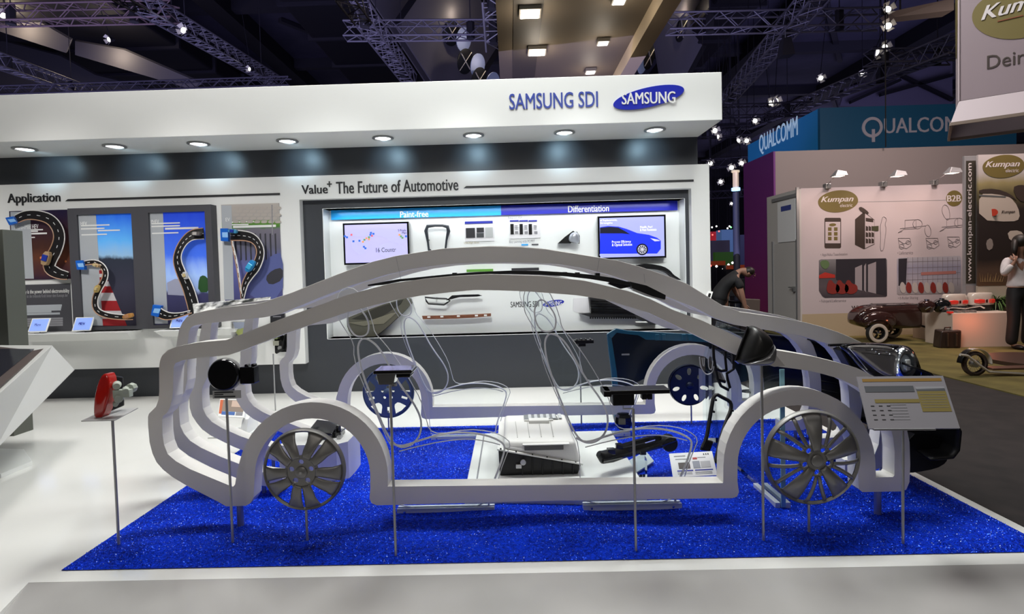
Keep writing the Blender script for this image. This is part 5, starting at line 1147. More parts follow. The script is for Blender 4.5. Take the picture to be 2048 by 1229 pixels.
# main printed wall
pinkw = mat('printed_wall', (.50, .43, .45), .5)
xk1 = W(1927, 400, YK).x
kp = thing('printed_wall', 'large white printed exhibition wall with drawings and two scooter photos', 'exhibition wall', (xk0, YK, ZG))
MB().box(xk0, xk1+1.6, YK, YK+.06, zkm, zk1).build('printed_panel', pinkw, kp)
MB().box(xk0, xk1+1.6, YK-.002, YK+.06, ZG, zkm).build('cream_skirting', mat('cream_skirting', (.42, .33, .22), .6), kp)
goldo = mat('olive_gold_print', (.15, .115, .035), .5); pk = mat('pale_pink_letter', (.60, .54, .54), .5)
def egg(px, w, h, Y, nm, par):   # rounded asymmetric oval badge
    pts = []
    for i in range(48):
        t = 2*PI*i/48; x = math.cos(t); y = math.sin(t); xx = x*w; yy = y*h*(1+.10*x*(1 if y > 0 else -1)) - (0 if y > 0 else 0)
        pts.append((px[0]+xx, px[1]-yy-.06*h*x))
    return pxpoly(nm, pts, Y, goldo, par, .004)
def badge(px, w, h, Y, par):
    b = egg(px, w, h, Y, 'badge', par)
    x, y = px
    wtext('script_lettering', 'Kumpan', (x-w*.86, y-h*.42, x+w*.78, y+h*.16), Y-.005, pk, par, bold=.02, ext=.002, shear=.35)
    wtext('lettering', 'electric', (x+w*.10, y+h*.22, x+w*.72, y+h*.50), Y-.005, pk, par, bold=.0, ext=.002)
badge((1676, 403), 40, 22, YK-.001, kp)
pxpoly('thin_rule', [(1714, 404), (1895, 400), (1895, 400.8), (1714, 404.8)], YK-.001, grey_ink, kp)
MB().cyl(W(1908, 397, YK-.001), W(1908, 397, YK-.001)+Vector((0, -.004, 0)), 15.5/FPX*YK, n=36).build('round_badge', goldo, kp)
wtext('lettering', 'B2B', (1894, 391, 1922, 403), YK-.006, pk, kp, bold=.03, ext=.002)
dk_ = mat('dark_brown_print', (.05, .035, .03), .5); ln = mat('sketch_grey', (.20, .17, .18), .6)
pxpoly('phone_drawing', smoothpoly([(1649, 436), (1682, 436), (1682, 497), (1649, 497)], 1)[:0] or [(1649, 438), (1651, 436), (1680, 436), (1682, 438), (1682, 495), (1680, 497), (1651, 497), (1649, 495)], YK-.001, dk_, kp)
pxpoly('phone_screen', [(1650.5, 444), (1680.5, 444), (1680.5, 487), (1650.5, 487)], YK-.004, pinkw, kp)
for i in range(3):
    for j in range(2): pxpoly('app_icon', [(1656+j*12, 455+i*9.5), (1663+j*12, 455+i*9.5), (1663+j*12, 462+i*9.5), (1656+j*12, 462+i*9.5)], YK-.006, goldo, kp)
egg((1665, 450), 7, 3, YK-.004, 'app_icon', kp)
pxpoly('cabinet_drawing', [(1710, 439), (1728, 424), (1749, 440), (1749, 489), (1728, 499), (1710, 490)], YK-.001, dk_, kp)
pxpoly('cabinet_front', [(1730, 427), (1748.5, 441), (1748.5, 488), (1730, 497)], YK-.004, pinkw, kp)
for i in range(4):
    for j in range(3):
        if i == 0 and j: continue
        a, b_ = 1731.5+j*5.8, (452+(i-1)*12.5 if i else 434+2); w_ = 4.6 if i else 15
        pxpoly('locker_drawing', [(a, b_), (a+w_, b_+2), (a+w_, b_+(10 if i else 9)), (a, b_+(10 if i else 7))], YK-.006, dk_, kp)
pxpoly('battery_drawing', [(1744, 453), (1757, 452), (1757, 462), (1744, 462)], YK-.008, mat('dark_olive_print', (.06, .06, .03)), kp)
pxpoly('cabinet_sign', smoothpoly([(1717, 415), (1724, 414), (1738, 425), (1736, 429), (1722, 424)], 1), YK-.008, dk_, kp)
def sketch(pts, Y=YK-.003, r=.005, closed=True, nm='line_drawing'):
    return MB().tube([Vector(W(a, b_, Y)) for a, b_ in pts], r, 4, closed).build(nm, ln, kp)
k4 = lambda pts: [(1480+a*.27735, 180+b_*.27735) for a, b_ in pts]
sketch(k4(smoothpoly([(1030, 910), (1060, 930), (1045, 970), (1055, 1000), (1045, 1080), (1035, 1160), (1010, 1160), (1015, 1060), (1010, 990), (1020, 950)], 1)))
for cx in (1600,): pass
def cart(x, y, s):
    sketch(k4([(x, y), (x+80*s, y-5*s), (x+80*s, y+60*s), (x, y+65*s)])); sketch(k4([(x+90*s+34*s*math.cos(t*.524), y+28*s+34*s*math.sin(t*.524)) for t in range(12)])); sketch(k4([(x, y+60*s), (x-50*s, y+90*s), (x-20*s, y+80*s)]), closed=False); sketch(k4([(x-35*s, y+60*s), (x+150*s, y+40*s)]), closed=False)
cart(1190, 940, 1); cart(1490, 930, 1)
sketch(k4(smoothpoly([(1460, 840), (1480, 825), (1505, 850), (1515, 910), (1505, 940), (1480, 930), (1455, 880)], 1))); sketch(k4(smoothpoly([(1335, 985), (1355, 970), (1375, 1000), (1378, 1040), (1365, 1060), (1345, 1055), (1330, 1020)], 1)))
for (x, y) in ((1340, 1070), (1495, 1060), (1140, 1070)):
    sketch(k4([(x, y), (x+85, y), (x+95, y+50), (x+60, y+75), (x+10, y+60)])); sketch(k4([(x+25+18*math.cos(t*.7), y+60+18*math.sin(t*.7)) for t in range(9)])); sketch(k4([(x+70+14*math.cos(t*.7), y+30+14*math.sin(t*.7)) for t in range(9)])); sketch(k4([(x+5, y+15), (x+40, y+40), (x+90, y+20)]), closed=False)
for (a, b_, c_, s) in ((1641, 507, 1695, '• App/Akku Tauschstation'), (1795, 503, 1826, '• Lieferservice'), (1639, 600, 1692, '• Fuhrpark/Lieferservice'), (1796, 594, 1836, '• E-Roller Sharing')):
    wtext('caption_text', s, (a, b_, c_, b_+6), YK-.001, ln, kp, bold=0, ext=.001)
wtext('web_lettering', 'www.kumpan-electric.com', (1703, 608, 1880, 620), YK-.001, dk_, kp, bold=0, ext=.002)
# photo 1
ph1 = mat('street_photo', (.1, .1, .1), .4); ramp_z(ph1, 0, 1, [(0, (.05, .04, .05)), (.3, (.10, .08, .09)), (.6, (.07, .06, .07)), (1, (.20, .19, .20))], noise=.15)
pxpoly('photo', [(1638, 521), (1642, 519), (1771, 517), (1774, 520), (1774, 592), (1771, 594), (1650, 596), (1645, 593), (1638, 582)], YK-.003, ph1, kp)
pxpoly('photo_building', [(1672, 519), (1772, 517), (1773, 593), (1700, 574), (1672, 560)], YK-.005, mat('print_dark', (.025, .022, .03)), kp)
for i, (a, b_) in enumerate(((1710, 1724), (1728, 1732), (1736, 1752))): pxpoly('photo_column', [(a, 536-i*3), (b_, 530-i*3), (b_, 582+i*3), (a, 578+i*3)], YK-.007, mat('print_mauve', (.30, .26, .28)), kp)
redp = mat('print_red', (.42, .03, .02), .5); scr = mat('print_scooter_red', (.22, .025, .02), .5)
pxpoly('photo_parasol', smoothpoly([(1638, 551), (1650, 545), (1670, 550), (1670, 556), (1638, 557)], 0), YK-.007, redp, kp)
for i in range(3): pxpoly('photo_scooter', smoothpoly([(1652+i*18, 585), (1656+i*18, 562), (1663+i*18, 560), (1668+i*18, 568), (1678+i*18, 570), (1680+i*18, 582), (1668+i*18, 590)], 1), YK-.009, scr, kp)
pxpoly('photo_tree', smoothpoly([(1640, 522), (1655, 520), (1660, 530), (1652, 540), (1642, 534)], 1), YK-.007, mat('print_green', (.10, .16, .07)), kp)
ph2 = mat('station_photo', (.3, .3, .35), .4); ramp_z(ph2, 0, 1, [(0, (.30, .27, .28)), (.35, (.38, .35, .40)), (.7, (.28, .27, .36)), (1, (.40, .38, .42))], noise=.15)
pxpoly('photo', [(1794, 518), (1798, 516), (1919, 512), (1922, 515), (1922, 584), (1919, 587), (1798, 590), (1794, 588)], YK-.003, ph2, kp)
for i in range(11): pxpoly('photo_grid', [(1815+i*10, 515), (1815.6+i*10, 515), (1815.6+i*10, 572), (1815+i*10, 572)], YK-.005, ln, kp)
for i in range(4): pxpoly('photo_grid', [(1812, 524+i*12), (1920, 521+i*12), (1920, 521.7+i*12), (1812, 524.7+i*12)], YK-.005, ln, kp)
pxpoly('photo_column', [(1797, 518), (1814, 517), (1812, 570), (1797, 572)], YK-.006, mat('print_dark', (.025,)*3), kp)
pxpoly('photo_strip', [(1842, 545), (1912, 542), (1912, 548), (1842, 551)], YK-.007, mat('print_pink', (.40, .16, .14)), kp)
for i in range(9): pxpoly('photo_scooter', smoothpoly([(1799+i*12.2, 578), (1801+i*12.2, 566), (1806+i*12.2, 564), (1811+i*12.2, 572), (1811+i*12.2, 586), (1804+i*12.2, 587)], 1), YK-.009, (scr if i % 2 else mat('print_cream', (.45, .40, .38))), kp)
# side wall with door (runs back towards the purple wall)
sw_ = MB(); xs0 = xk0
struct(sw_.box(xs0-.05, xs0, YK, YV, ZG, W(1603, 378, YK).z).build('wall_booth_side', mat('booth_side_white', (.50, .48, .47), .5)))
y_a, y_b = YK+.06, YV-.30
dr = MB(); dr.box(xs0-.065, xs0-.05, y_a, y_b, ZG, X(1580, 486, xs0).z); do = struct(dr.build('door_1', mat('door_white', (.48, .46, .45), .45)))
for yy in (y_a-.03, y_b): MB().box(xs0-.08, xs0-.05, yy, yy+.04, ZG, X(1580, 486, xs0).z+.05).build('door_frame', alu, do)
hd_ = MB(); p = X(1592, 578, xs0); hd_.box(p.x-.11, p.x-.065, YK+.10, YK+.16, p.z-.05, p.z+.05); hd_.bar((p.x-.11, YK+.13, p.z+.03), (p.x-.11, YK+.28, p.z+.03), .02, .02); hd_.build('door_handle', steel, do)
qp = thing('side_notice', 'white notice with blue header on the side wall above the door', 'poster', (xs0-.055, YK+.3, X(1580, 478, xs0).z))
ya, yb = YK+.10, YK+.80; zA, zB = X(1600, 482, xs0).z, X(1600, 396, xs0).z
MB().box(xs0-.066, xs0-.0505, ya, yb, zA, zB).build('notice_sheet', paper, qp); MB().box(xs0-.070, xs0-.066, ya+.15, yb-.15, zB-.20, zB-.10).build('blue_header', mat('social_blue', (.05, .07, .28)), qp)
MB().box(xs0-.10, xs0-.05, YK-.03, YK, ZG, zk1+.02).build('corner_post', alu, kp); MB().box(xs0-.07, xs0-.05, YK, YV-.25, X(1600, 395, xs0).z+.02, X(1600, 386, xs0).z).build('top_rail', alu, kp)
# arm spotlights on the wall top
def armlight(base, head, label, first=None):
    B_ = W(*base, YK-.02); H_ = W(*head, YK-.75)
    t = thing('arm_spotlight', label, 'spotlight', B_, 'arm spotlights above the printed wall')
    MB().box(B_.x-.05, B_.x+.05, B_.y-.04, B_.y+.08, B_.z-.03, B_.z+.07).build('clamp', steel, t, bevel=.01)
    MB().tube([B_+Vector((0, 0, .05)), H_], .010, 8).build('arm', chrome, t)
    MB().hexa([H_+Vector(v) for v in ((-.10, -.09, -.05), (.13, -.09, -.05), (.13, .09, -.05), (-.10, .09, -.05))], [H_+Vector(v) for v in ((-.02, -.03, .06), (.13, -.04, .03), (.13, .04, .03), (-.02, .03, .06))]).build('lamp_head', alu, t, bevel=.008)
    MB().box(H_.x-.07, H_.x+.08, H_.y-.07, H_.y+.07, H_.z-.056, H_.z-.050).build('lamp_glass', mat('warm_lamp', (1, .9, .8), .4, emit=(1, .85, .7), es=2.2), t)
    spot('arm_spot_beam', H_+Vector((0, 0, -.06)), (H_.x, YK, H_.z-1.2), 26, 120, (1, .72, .55), .9, .05)
armlight((1655, 375), (1676, 347), 'left arm spotlight clamped on top of the printed wall')
armlight((1767, 371), (1794, 347), 'middle arm spotlight clamped on top of the printed wall')
armlight((1869, 368), (1903, 341), 'right arm spotlight clamped on top of the printed wall')
# vertical banner post
YN = 9.6
bn = thing('banner_post', 'tall narrow dark banner post with vertical white web address', 'banner', W(1940, 680, YN))
x0, x1 = W(1929, 450, YN).x, W(1955, 450, YN).x; zt_ = W(1940, 312, YN).z
MB().box(x0, x1, YN, YN+.05, ZG, zt_).build('frame', alu, bn, bevel=.005)
a, b_, c_, d = RC(1932, 322, 1951, 567, YN); MB().box(a, b_, YN-.004, YN, c_, d).build('dark_banner', mat('banner_brown', (.035, .03, .022), .5), bn)
MB().box(a, b_, YN-.003, YN, ZG+.1, c_-.04).build('lower_panel', creamw, bn)
lettering('web_lettering', 'www.kumpan-electric.com', ((b_-.05, YN-.006, c_+.04), (0, 0, d-c_-.08), (-(b_-a)*.62, 0, 0)), pk, bn, bold=.008, ext=.002)
# scooter poster
YO = 9.5
po = thing('scooter_poster', 'large poster of a cream scooter with gold badge, right of the banner post', 'poster', W(2000, 560, YO))
sk = mat('scooter_poster_print', (.1, .1, .1), .4); ramp_z(sk, 0, 1, [(0, (.10, .055, .03)), (.12, (.08, .05, .035)), (.2, (.025, .018, .016)), (.58, (.03, .022, .02)), (.70, (.12, .10, .05)), (.78, (.30, .25, .12)), (.86, (.45, .41, .40)), (1, (.52, .47, .47))], noise=.06)
a, b_, c_, d = RC(1956, 310, 2130, 568, YO); MB().box(a, b_, YO-.004, YO+.03, c_, d).build('poster_print', sk, po)
MB().box(a, b_, YO, YO+.04, ZG, c_).build('lower_panel', mat('cream_skirting2', (.42, .35, .28), .6), po)
badge((2007, 333), 42, 23, YO-.005, po)
cs = mat('cream_scooter_print', (.50, .43, .37), .4)
kk = lambda pts: [(1780+a_*.40667, 300+b__*.40667) for a_, b__ in pts]
pxpoly('scooter_body', smoothpoly(kk([(438, 215), (520, 205), (590, 230), (630, 280), (640, 340), (600, 355), (438, 345)]), 1), YO-.006, cs, po)
pxpoly('dark_seat', smoothpoly(kk([(438, 195), (520, 190), (590, 215), (630, 255), (600, 235), (520, 215), (438, 215)]), 1), YO-.008, dk_, po)
MB().cyl(W(*kk([(508, 308)])[0], YO-.006), W(*kk([(508, 308)])[0], YO-.02), .06, n=24).build('red_lamp', mat('print_lamp_red', (.40, .04, .02), .3), po)
pxpoly('scooter_bar', kk([(438, 220), (570, 228), (568, 234), (438, 228)]), YO-.010, steel, po)
pxpoly('wheel_print', smoothpoly(kk([(575, 400), (640, 395), (665, 430), (650, 460), (590, 450)]), 1), YO-.007, cs, po); pxpoly('fender_print', smoothpoly(kk([(470, 450), (500, 430), (510, 480), (480, 500)]), 1), YO-.007, mat('print_grey_cream', (.25, .21, .19)), po)
pxpoly('dark_scooter', smoothpoly(kk([(600, 185), (640, 170), (680, 180), (680, 260), (630, 250)]), 1), YO-.009, dk_, po)
for i in range(14): pxpoly('dry_grass', kk([(445+i*8, 650), (448+i*8, 650), (440+i*9+(i % 3)*6, 605+(i % 4)*6)]), YO-.007, mat('print_straw', (.30, .20, .09)), po)
wtext('script_lettering', 'Kumpan', (2003, 421, 2030, 428), YO-.012, dk_, po, bold=.01, ext=.001, shear=.3)
# counter
ctm = mat('counter_cream', (.62, .50, .42), .5)
ct_ = thing('display_counter', 'low cream display counter with angled front, carrying scooter top cases', 'counter', GA(1900, 688))
ZC = W(1903, 627, 9.1).z
cpts = [(W(1858, 625, 9.9).x, 9.9), (W(1846, 670, 9.75).x, 9.70), (W(1905, 685, 9.05).x, 9.05), (W(2030, 680, 9.0).x, 9.0), (W(2060, 640, 9.0).x, 10.3), (W(1858, 625, 9.9).x, 10.3)]
MB().prism(cpts, ZG, ZC, plane='xy').build('counter_body', ctm, ct_, bevel=.004)
point('counter_red_glow', (W(1990, 640, 8.55).x, 8.75, ZC-.12), 2.6, (1, .25, .12), .06)
# top cases and tanks on the counter
def topcase(px, py, s, label, low):
    Y = 9.45; c = W(px, py, Y); k = s/FPX*Y
    t = thing('top_case', label, 'top case', (c.x, Y, ZC), 'scooter top cases on the counter'); z = ZC
    dm = MB()
    dm.grid(lambda u, v: Vector((c.x+k*math.cos(2*PI*u)*(1-.25*v**2)*(1 if v < .999 else 0), Y+k*.62*math.sin(2*PI*u)*(1-.25*v**2)*(1 if v < .999 else 0), z+k*(.48+.95*math.sin(v*PI/2)**.8))), 36, 10, True)
    dm.build('lid', mat('cream_gloss', (.55, .48, .42), .2, coat=.6), t, smooth='all')
    MB().grid(lambda u, v: Vector((c.x+k*math.cos(2*PI*u)*(.80+.2*v), Y+k*.62*math.sin(2*PI*u)*(.80+.2*v), z+k*.50*v)), 36, 4, True).build('base', black, t, smooth='all')
    for sx_ in (-1, 1):
        q = lambda u, v: Vector((c.x+sx_*k*(.18+.62*u), Y-k*.62*math.sqrt(max(.01, 1-(.18+.62*u)**2))-.012, z+k*(.78+.34*(v-.5)*(1-.5*abs(u-.5)))))
        MB().grid(q, 8, 3).build('red_reflector', mat('red_reflector', (.5, .03, .02), .15, emit=(.6, .03, .02), es=.3), t, smooth='all', solid=.01)
    MB().box(c.x-k*.08, c.x+k*.08, Y-k*.66, Y-k*.60, z+k*.62, z+k*.92).build('latch', chrome, t, bevel=.006)
topcase(1908, 605, 24, 'cream top case with red reflectors, left and further back on the counter', 0)
topcase(1960, 608, 25, 'cream top case with red reflectors, right one beside the plant', 0)
def tank(px, s, label, m):
    Y = 9.35; x = W(px, 620, Y).x; k = s/FPX*Y
    t = thing('petrol_tank', label, 'tank', (x, Y, ZC), 'scooter body tanks on the counter')
    MB().lathe([(k*.55, 0), (k*.75, k*.15), (k*1.0, k*.7), (k*.92, k*1.15), (k*.55, k*1.45), (.001, k*1.52)], (x, Y, ZC), 'z', 28, scale=(1, .8)).build('shell', m, t, smooth=True)
    MB().lathe([(k*.30, k*1.48), (k*.30, k*1.62), (.001, k*1.64)], (x, Y, ZC), 'z', 16).build('filler_cap', chrome, t, smooth=True)
    MB().tube([(x-k*.6, Y-k*.6, ZC+k*.4), (x-k*.2, Y-k*.86, ZC+k*.75), (x+k*.3, Y-k*.8, ZC+k*.45)], .008, 6).build('chrome_strip', chrome, t)
wine = mat('dark_brown_gloss', (.03, .012, .010), .12, coat=.8)
tank(1853, 16, 'smaller dark glossy tank at the left end of the counter', wine); tank(1883, 17, 'larger dark glossy tank between the small tank and the top cases', blackg)
hb = thing('handlebar_set', 'chrome handlebar set lying at the front of the counter', 'handlebar', (W(1925, 628, 9.2).x, 9.15, ZC))
MB().tube([W(1888, 618, 9.2)+Vector((0, 0, .0)), W(1905, 615, 9.15), W(1930, 617, 9.12), W(1960, 612, 9.15), W(1968, 616, 9.2)], .016, 8).build('bar', chrome, hb, smooth=True)
for px in (1900, 1915, 1930, 1945): MB().box(W(px, 618, 9.15).x-.03, W(px, 618, 9.15).x+.03, 9.1, 9.2, ZC, ZC+.04).build('clamp_block', steel, hb, bevel=.008)
MB().box(W(1900, 622, 9.1).x-.03, W(1900, 622, 9.1).x+.03, 9.07, 9.13, ZC, ZC+.03).build('red_lamp', mat('red_reflector', (.5, .03, .02)), hb)
# plant beside the counter
plm = mat('palm_green', (.08, .16, .035), .5)
pt_ = thing('potted_plant', 'bushy green grass plant right of the top cases, behind the standing woman', 'plant', (W(2003, 640, 9.4).x, 9.5, ZC))
px_ = pt_.location; random.seed(5); g = MB()
for i in range(150):
    a = random.uniform(0, 2*PI); ln_ = random.uniform(.35, .62); lift = random.uniform(.25, .75); pts = []
    for k in range(6):
        f = k/5; pts.append(Vector((px_.x+math.cos(a)*ln_*f*.75, px_.y+math.sin(a)*ln_*f*.6, px_.z+.12+ln_*lift*1.3*f-ln_*1.0*f*f*(1-lift*.5))))
    wd = .010
    vs = []; s_ = Vector((-math.sin(a), math.cos(a), 0))*wd
    for k, p in enumerate(pts): q = 1-k/5.2; vs += [p-s_*q, p+s_*q]
    g.add(vs, [(2*k, 2*k+1, 2*k+3, 2*k+2) for k in range(5)])
g.build('leaves', plm, pt_); MB().lathe([(.001, 0), (.10, 0), (.13, .16), (.001, .15)], px_, 'z', 20).build('pot', black, pt_)
# brown trailer
YT_ = 10.0
tr_ = thing('scooter_trailer', 'glossy dark brown retro one-axle trailer with whitewall wheels, left of the counter', 'trailer', GA(1770, 686))
bprof = [(-.46, .02), (-.43, .22), (-.30, .40), (-.08, .50), (.14, .48), (.34, .38), (.44, .20), (.46, .02)]
k_ = 1.0
nr_ = YT_-.26
def tub(u, v):   # rounded body, higher boxy front end and teardrop tail
    x0_, x1_ = W(1719, 640, nr_).x, W(1845, 640, nr_).x; zt2, zb2 = W(1780, 612, nr_).z, W(1780, 660, nr_).z
    x = x0_+(x1_-x0_)*v; h = (1-(1-min(1, v/.42))**2.2)**.5 if v < .42 else 1.0
    a_ = 2*PI*u; ce, si = math.cos(a_), math.sin(a_); k = .45
    cy = (abs(ce)**k)*(1 if ce > 0 else -1); cz2 = (abs(si)**k)*(1 if si > 0 else -1)
    return Vector((x, YT_+.25*cy*(.35+.65*h), zb2+(zt2-zb2)*(.40+.0*v)+(zt2-zb2)*(.62 if cz2 > 0 else .40)*cz2*h))
ob = MB(); ob.grid(tub, 32, 26, True); ob.add([tub(i/32, 1.0) for i in range(32)], [tuple(range(32))]); ob.build('tub', wine, tr_, smooth=True)
MB().ell(W(1760, 643, nr_)+Vector((0, .02, 0)), (.30, .10, .17), 24, 14).build('side_bulge', wine, tr_, smooth='all')
MB().grid(lambda u, v: W(1754, 664, nr_-.02)+Vector((math.cos(PI*(.02+.80*u))*.235, (v-.5)*.13, math.sin(PI*(.02+.80*u))*.215)), 20, 4).build('mudguard', wine, tr_, smooth='all', solid=.01)
for (px, py, Y_, lab) in ((1754, 667, YT_-.30, 0), (1783, 663, YT_+.27, 1)):
    q = W(px, py, Y_); R_ = .178
    q.z = ZG+R_
    wh = MB().lathe([(R_*.55, -.045), (R_*.62, -.052), (R_*.95, -.04), (R_, -.01), (R_, .03), (R_*.6, .045)], q, 'y', 36).build('tyre', mat('tyre_rubber', (.015, .014, .014), .7), tr_, smooth=True)
    MB().lathe([(R_*.62, -.054), (R_*.66, -.057), (R_*.90, -.049), (R_*.92, -.044)], q, 'y', 36).build('whitewall', mat('whitewall', (.50, .44, .38), .6), wh, smooth=True)
    MB().lathe([(.001, -.06), (.03, -.055), (.035, -.03), (.001, -.03)], q, 'y', 16).build('hub', chrome, wh, smooth=True)
    for k in range(5):
        a_ = k*2*PI/5+.3; MB().bar(q+Vector((0, -.035, 0)), q+Vector((math.cos(a_)*R_*.6, -.035, math.sin(a_)*R_*.6)), .03, .012, (0, 1, 0)).build('spoke', black, wh)
    MB().bar(q, (q.x, YT_, q.z+.05), .04, .03).build('axle_arm', black, tr_)
MB().tube([W(1842, 652, YT_), W(1862, 657, YT_), W(1880, 654, YT_-.05), W(1890, 650, YT_-.1)], .018, 8).build('drawbar', black, tr_, smooth=True)
MB().tube([W(1878, 645, YT_-.1), W(1884, 642, YT_-.1), W(1896, 644, YT_-.1), W(1890, 652, YT_-.1), W(1905, 656, YT_-.1)], .014, 8).build('coupling', chrome, tr_, smooth=True)
rkz = W(1790, 609, YT_).z
rk = MB(); rx0_, rx1_ = W(1745, 610, YT_).x, W(1836, 612, YT_).x
for dy in (-.18, -.06, .06, .18): rk.tube([(rx0_, YT_+dy, rkz-.03), (rx0_+.08, YT_+dy, rkz), (rx1_-.05, YT_+dy, rkz), (rx1_, YT_+dy, rkz-.05)], .007, 6)
for x in (rx0_+.1, (rx0_+rx1_)/2, rx1_-.08): rk.tube([(x, YT_-.19, rkz), (x, YT_+.19, rkz)], .007, 6); 
rk.tube([(rx0_+.1, YT_, rkz), (rx0_+.1, YT_, rkz-.08)], .007, 6); rk.build('luggage_rack', mat('dark_chrome', (.10, .09, .09), .25, .9), tr_, smooth=True)
MB().box(W(1716, 640, YT_).x-.02, W(1724, 640, YT_).x, YT_-.26, YT_-.20, W(1716, 645, YT_).z, W(1716, 636, YT_).z).build('rear_lamp', steel, tr_, bevel=.01)
# suitcase
sc2 = GA(1900, 698); a = W(1881, 697, sc2.y); b_ = W(1925, 660, sc2.y)
su = thing('suitcase', 'small dark brown leather suitcase standing on the green carpet by the trailer bar', 'suitcase', (sc2.x, sc2.y, ZG))
MB().hexa([(a.x-.02, sc2.y, ZG), (b_.x-.06, sc2.y-.05, ZG), (b_.x-.02, sc2.y+.18, ZG), (a.x+.02, sc2.y+.2, ZG)], [(a.x+.02, sc2.y, b_.z-.02), (b_.x-.05, sc2.y-.05, b_.z), (b_.x, sc2.y+.18, b_.z), (a.x+.05, sc2.y+.2, b_.z)]).build('case_shell', mat('dark_leather', (.028, .016, .012), .35), su, bevel=.02, seg=3)
MB().tube([(a.x+.12, sc2.y+.08, b_.z-.01), (a.x+.13, sc2.y+.08, b_.z+.03), (a.x+.25, sc2.y+.08, b_.z+.035), (a.x+.26, sc2.y+.08, b_.z)], .010, 8).build('handle', mat('dark_leather', (.03,)*3), su, smooth=True)
for f in (.25, .75): x = a.x+.03+(b_.x-a.x-.1)*f; MB().box(x-.012, x+.012, sc2.y-.035-.03*f, sc2.y-.02, ZG+.03, b_.z-.05).build('strap', mat('strap_leather', (.05, .03, .02), .4), su, bevel=.003)
# kick scooter
YS = G(1946, 752, ZG).y
ks = thing('kick_scooter', 'pale kick scooter with spoked rear wheel and wooden deck, at the right edge', 'scooter', (W(1946, 752, YS).x, YS, ZG))
q = W(1949, 730, YS); R_ = .15; q.z = ZG+R_
MB().lathe([(R_*.72, -.02), (R_*.80, -.028), (R_, -.018), (R_*1.02, 0), (R_, .018), (R_*.8, .028), (R_*.72, .02)], q, 'y', 40).build('tyre', mat('brown_tyre', (.05, .03, .025), .7), ks, smooth=True)
MB().lathe([(.001, -.03), (.045, -.028), (.05, .03), (.001, .03)], q, 'y', 20).build('hub', steel, ks, smooth=True)
sp2 = MB()
for k in range(18): a_ = k*2*PI/18; sp2.tube([q+Vector((math.cos(a_)*.04, 0, math.sin(a_)*.04)), q+Vector((math.cos(a_+.3)*R_*.74, 0, math.sin(a_+.3)*R_*.74))], .0022, 4)
sp2.build('spokes', chrome, ks)
cream = mat('cream_gloss', (.55, .5, .46), .2)
MB().grid(lambda u, v: q+Vector((math.cos(PI*(-.02+.62*u))*(R_+.035), (v-.5)*.08, math.sin(PI*(-.02+.62*u))*(R_+.035)+0)), 20, 4).build('mudguard', cream, ks, smooth='all', solid=.006)
MB().grid(lambda u, v: q+Vector((math.cos(PI*(.62+.36*u))*(R_+.035), (v-.5)*.08, math.sin(PI*(.62+.36*u))*(R_+.035)+0)), 12, 4).build('mudguard_flap', black, ks, smooth='all', solid=.006)
fr1 = [W(1920, 710, YS-.07), W(1935, 712, YS-.07), W(1958, 730, YS-.07), W(1978, 744, YS-.07), W(2100, 752, YS-.07)]
MB().tube(fr1, .016, 8).build('frame_tube', cream, ks, smooth=True)
MB().box(W(1975, 740, YS).x, W(2110, 740, YS).x, YS-.08, YS+.08, ZG+.075, ZG+.10).build('deck', mat('deck_wood', (.10, .045, .03), .4), ks, bevel=.005)
MB().tube([W(2090, 748, YS), W(2120, 700, YS), W(2125, 600, YS)], .016, 8).build('front_tube', cream, ks, smooth=True)
MB().lathe([(R_*.72, -.02), (R_, -.018), (R_*1.02, 0), (R_, .018), (R_*.72, .02)], (W(2118, 730, YS).x, YS, ZG+R_), 'y', 30).build('tyre', mat('brown_tyre', (.05,)*3), ks, smooth=True)
rm = tag(MB().lathe([(.001, 0), (.62, 0), (.62, .05), (.001, .052)], (W(2085, 722, 7.6).x, 7.6, ZG), 'z', 48).build('round_podium', mat('podium_brown', (.055, .028, .02), .45)), 'low round dark brown podium on the green carpet at the right edge', 'podium')
# hanging sign cube, turned so its left side points away from us
YH_ = 5.6
O_ = W(1919, 203, YH_); th_ = math.radians(37.0); u_ = Vector((math.cos(th_), -math.sin(th_), 0)); v_ = Vector((math.sin(th_), math.cos(th_), 0))
hc_ = thing('hanging_sign', 'large pale cube sign hanging top right, gold oval badge and the word Dein', 'sign', O_)
pinkc = mat('sign_pink_white', (.26, .20, .22), .5); skp = mat('skirt_pink', (.42, .34, .36), .5)
nf = -v_
def PF(px, py, off=0.0):
    d = ray(px, py); o2 = O_+nf*off; t = (o2-CAM).dot(nf)/d.dot(nf); return CAM+d*t
def cub(s0, s1, t0, t1, z0, z1): return [[O_+u_*s+v_*t+Vector((0, 0, z-O_.z)) for s, t in ((s0, t0), (s1, t0), (s1, t1), (s0, t1))] for z in (z0, z1)]
zt_ = 6.2
MB().hexa(*cub(0, 2.2, 0, .72, O_.z, zt_)).build('cube', pinkc, hc_)
lo_ = cub(-.07, 2.3, -.13, .80, O_.z-.235, 0)[0]; up_ = cub(0, 2.2, -.002, .72, O_.z, 0)[0]
MB().add(lo_+up_, [(0, 1, 5, 4), (3, 0, 4, 7), (1, 2, 6, 5), (2, 3, 7, 6)]).build('flared_skirt', skp, hc_, solid=.012)
tb_m = MB(); [tb_m.bar(lo_[i], lo_[(i+1) % 4], .022, .03) for i in range(4)]; tb_m.build('lower_trim', mat('trim_brown', (.20, .15, .12), .5), hc_)
MB().hexa(*cub(-.012, 0, -.012, .72, O_.z, zt_)).build('lit_side', skp, hc_)
MB().bar(O_+nf*.004, O_+u_*2.2+nf*.004, .006, .006).build('joint_line', dk_, hc_)
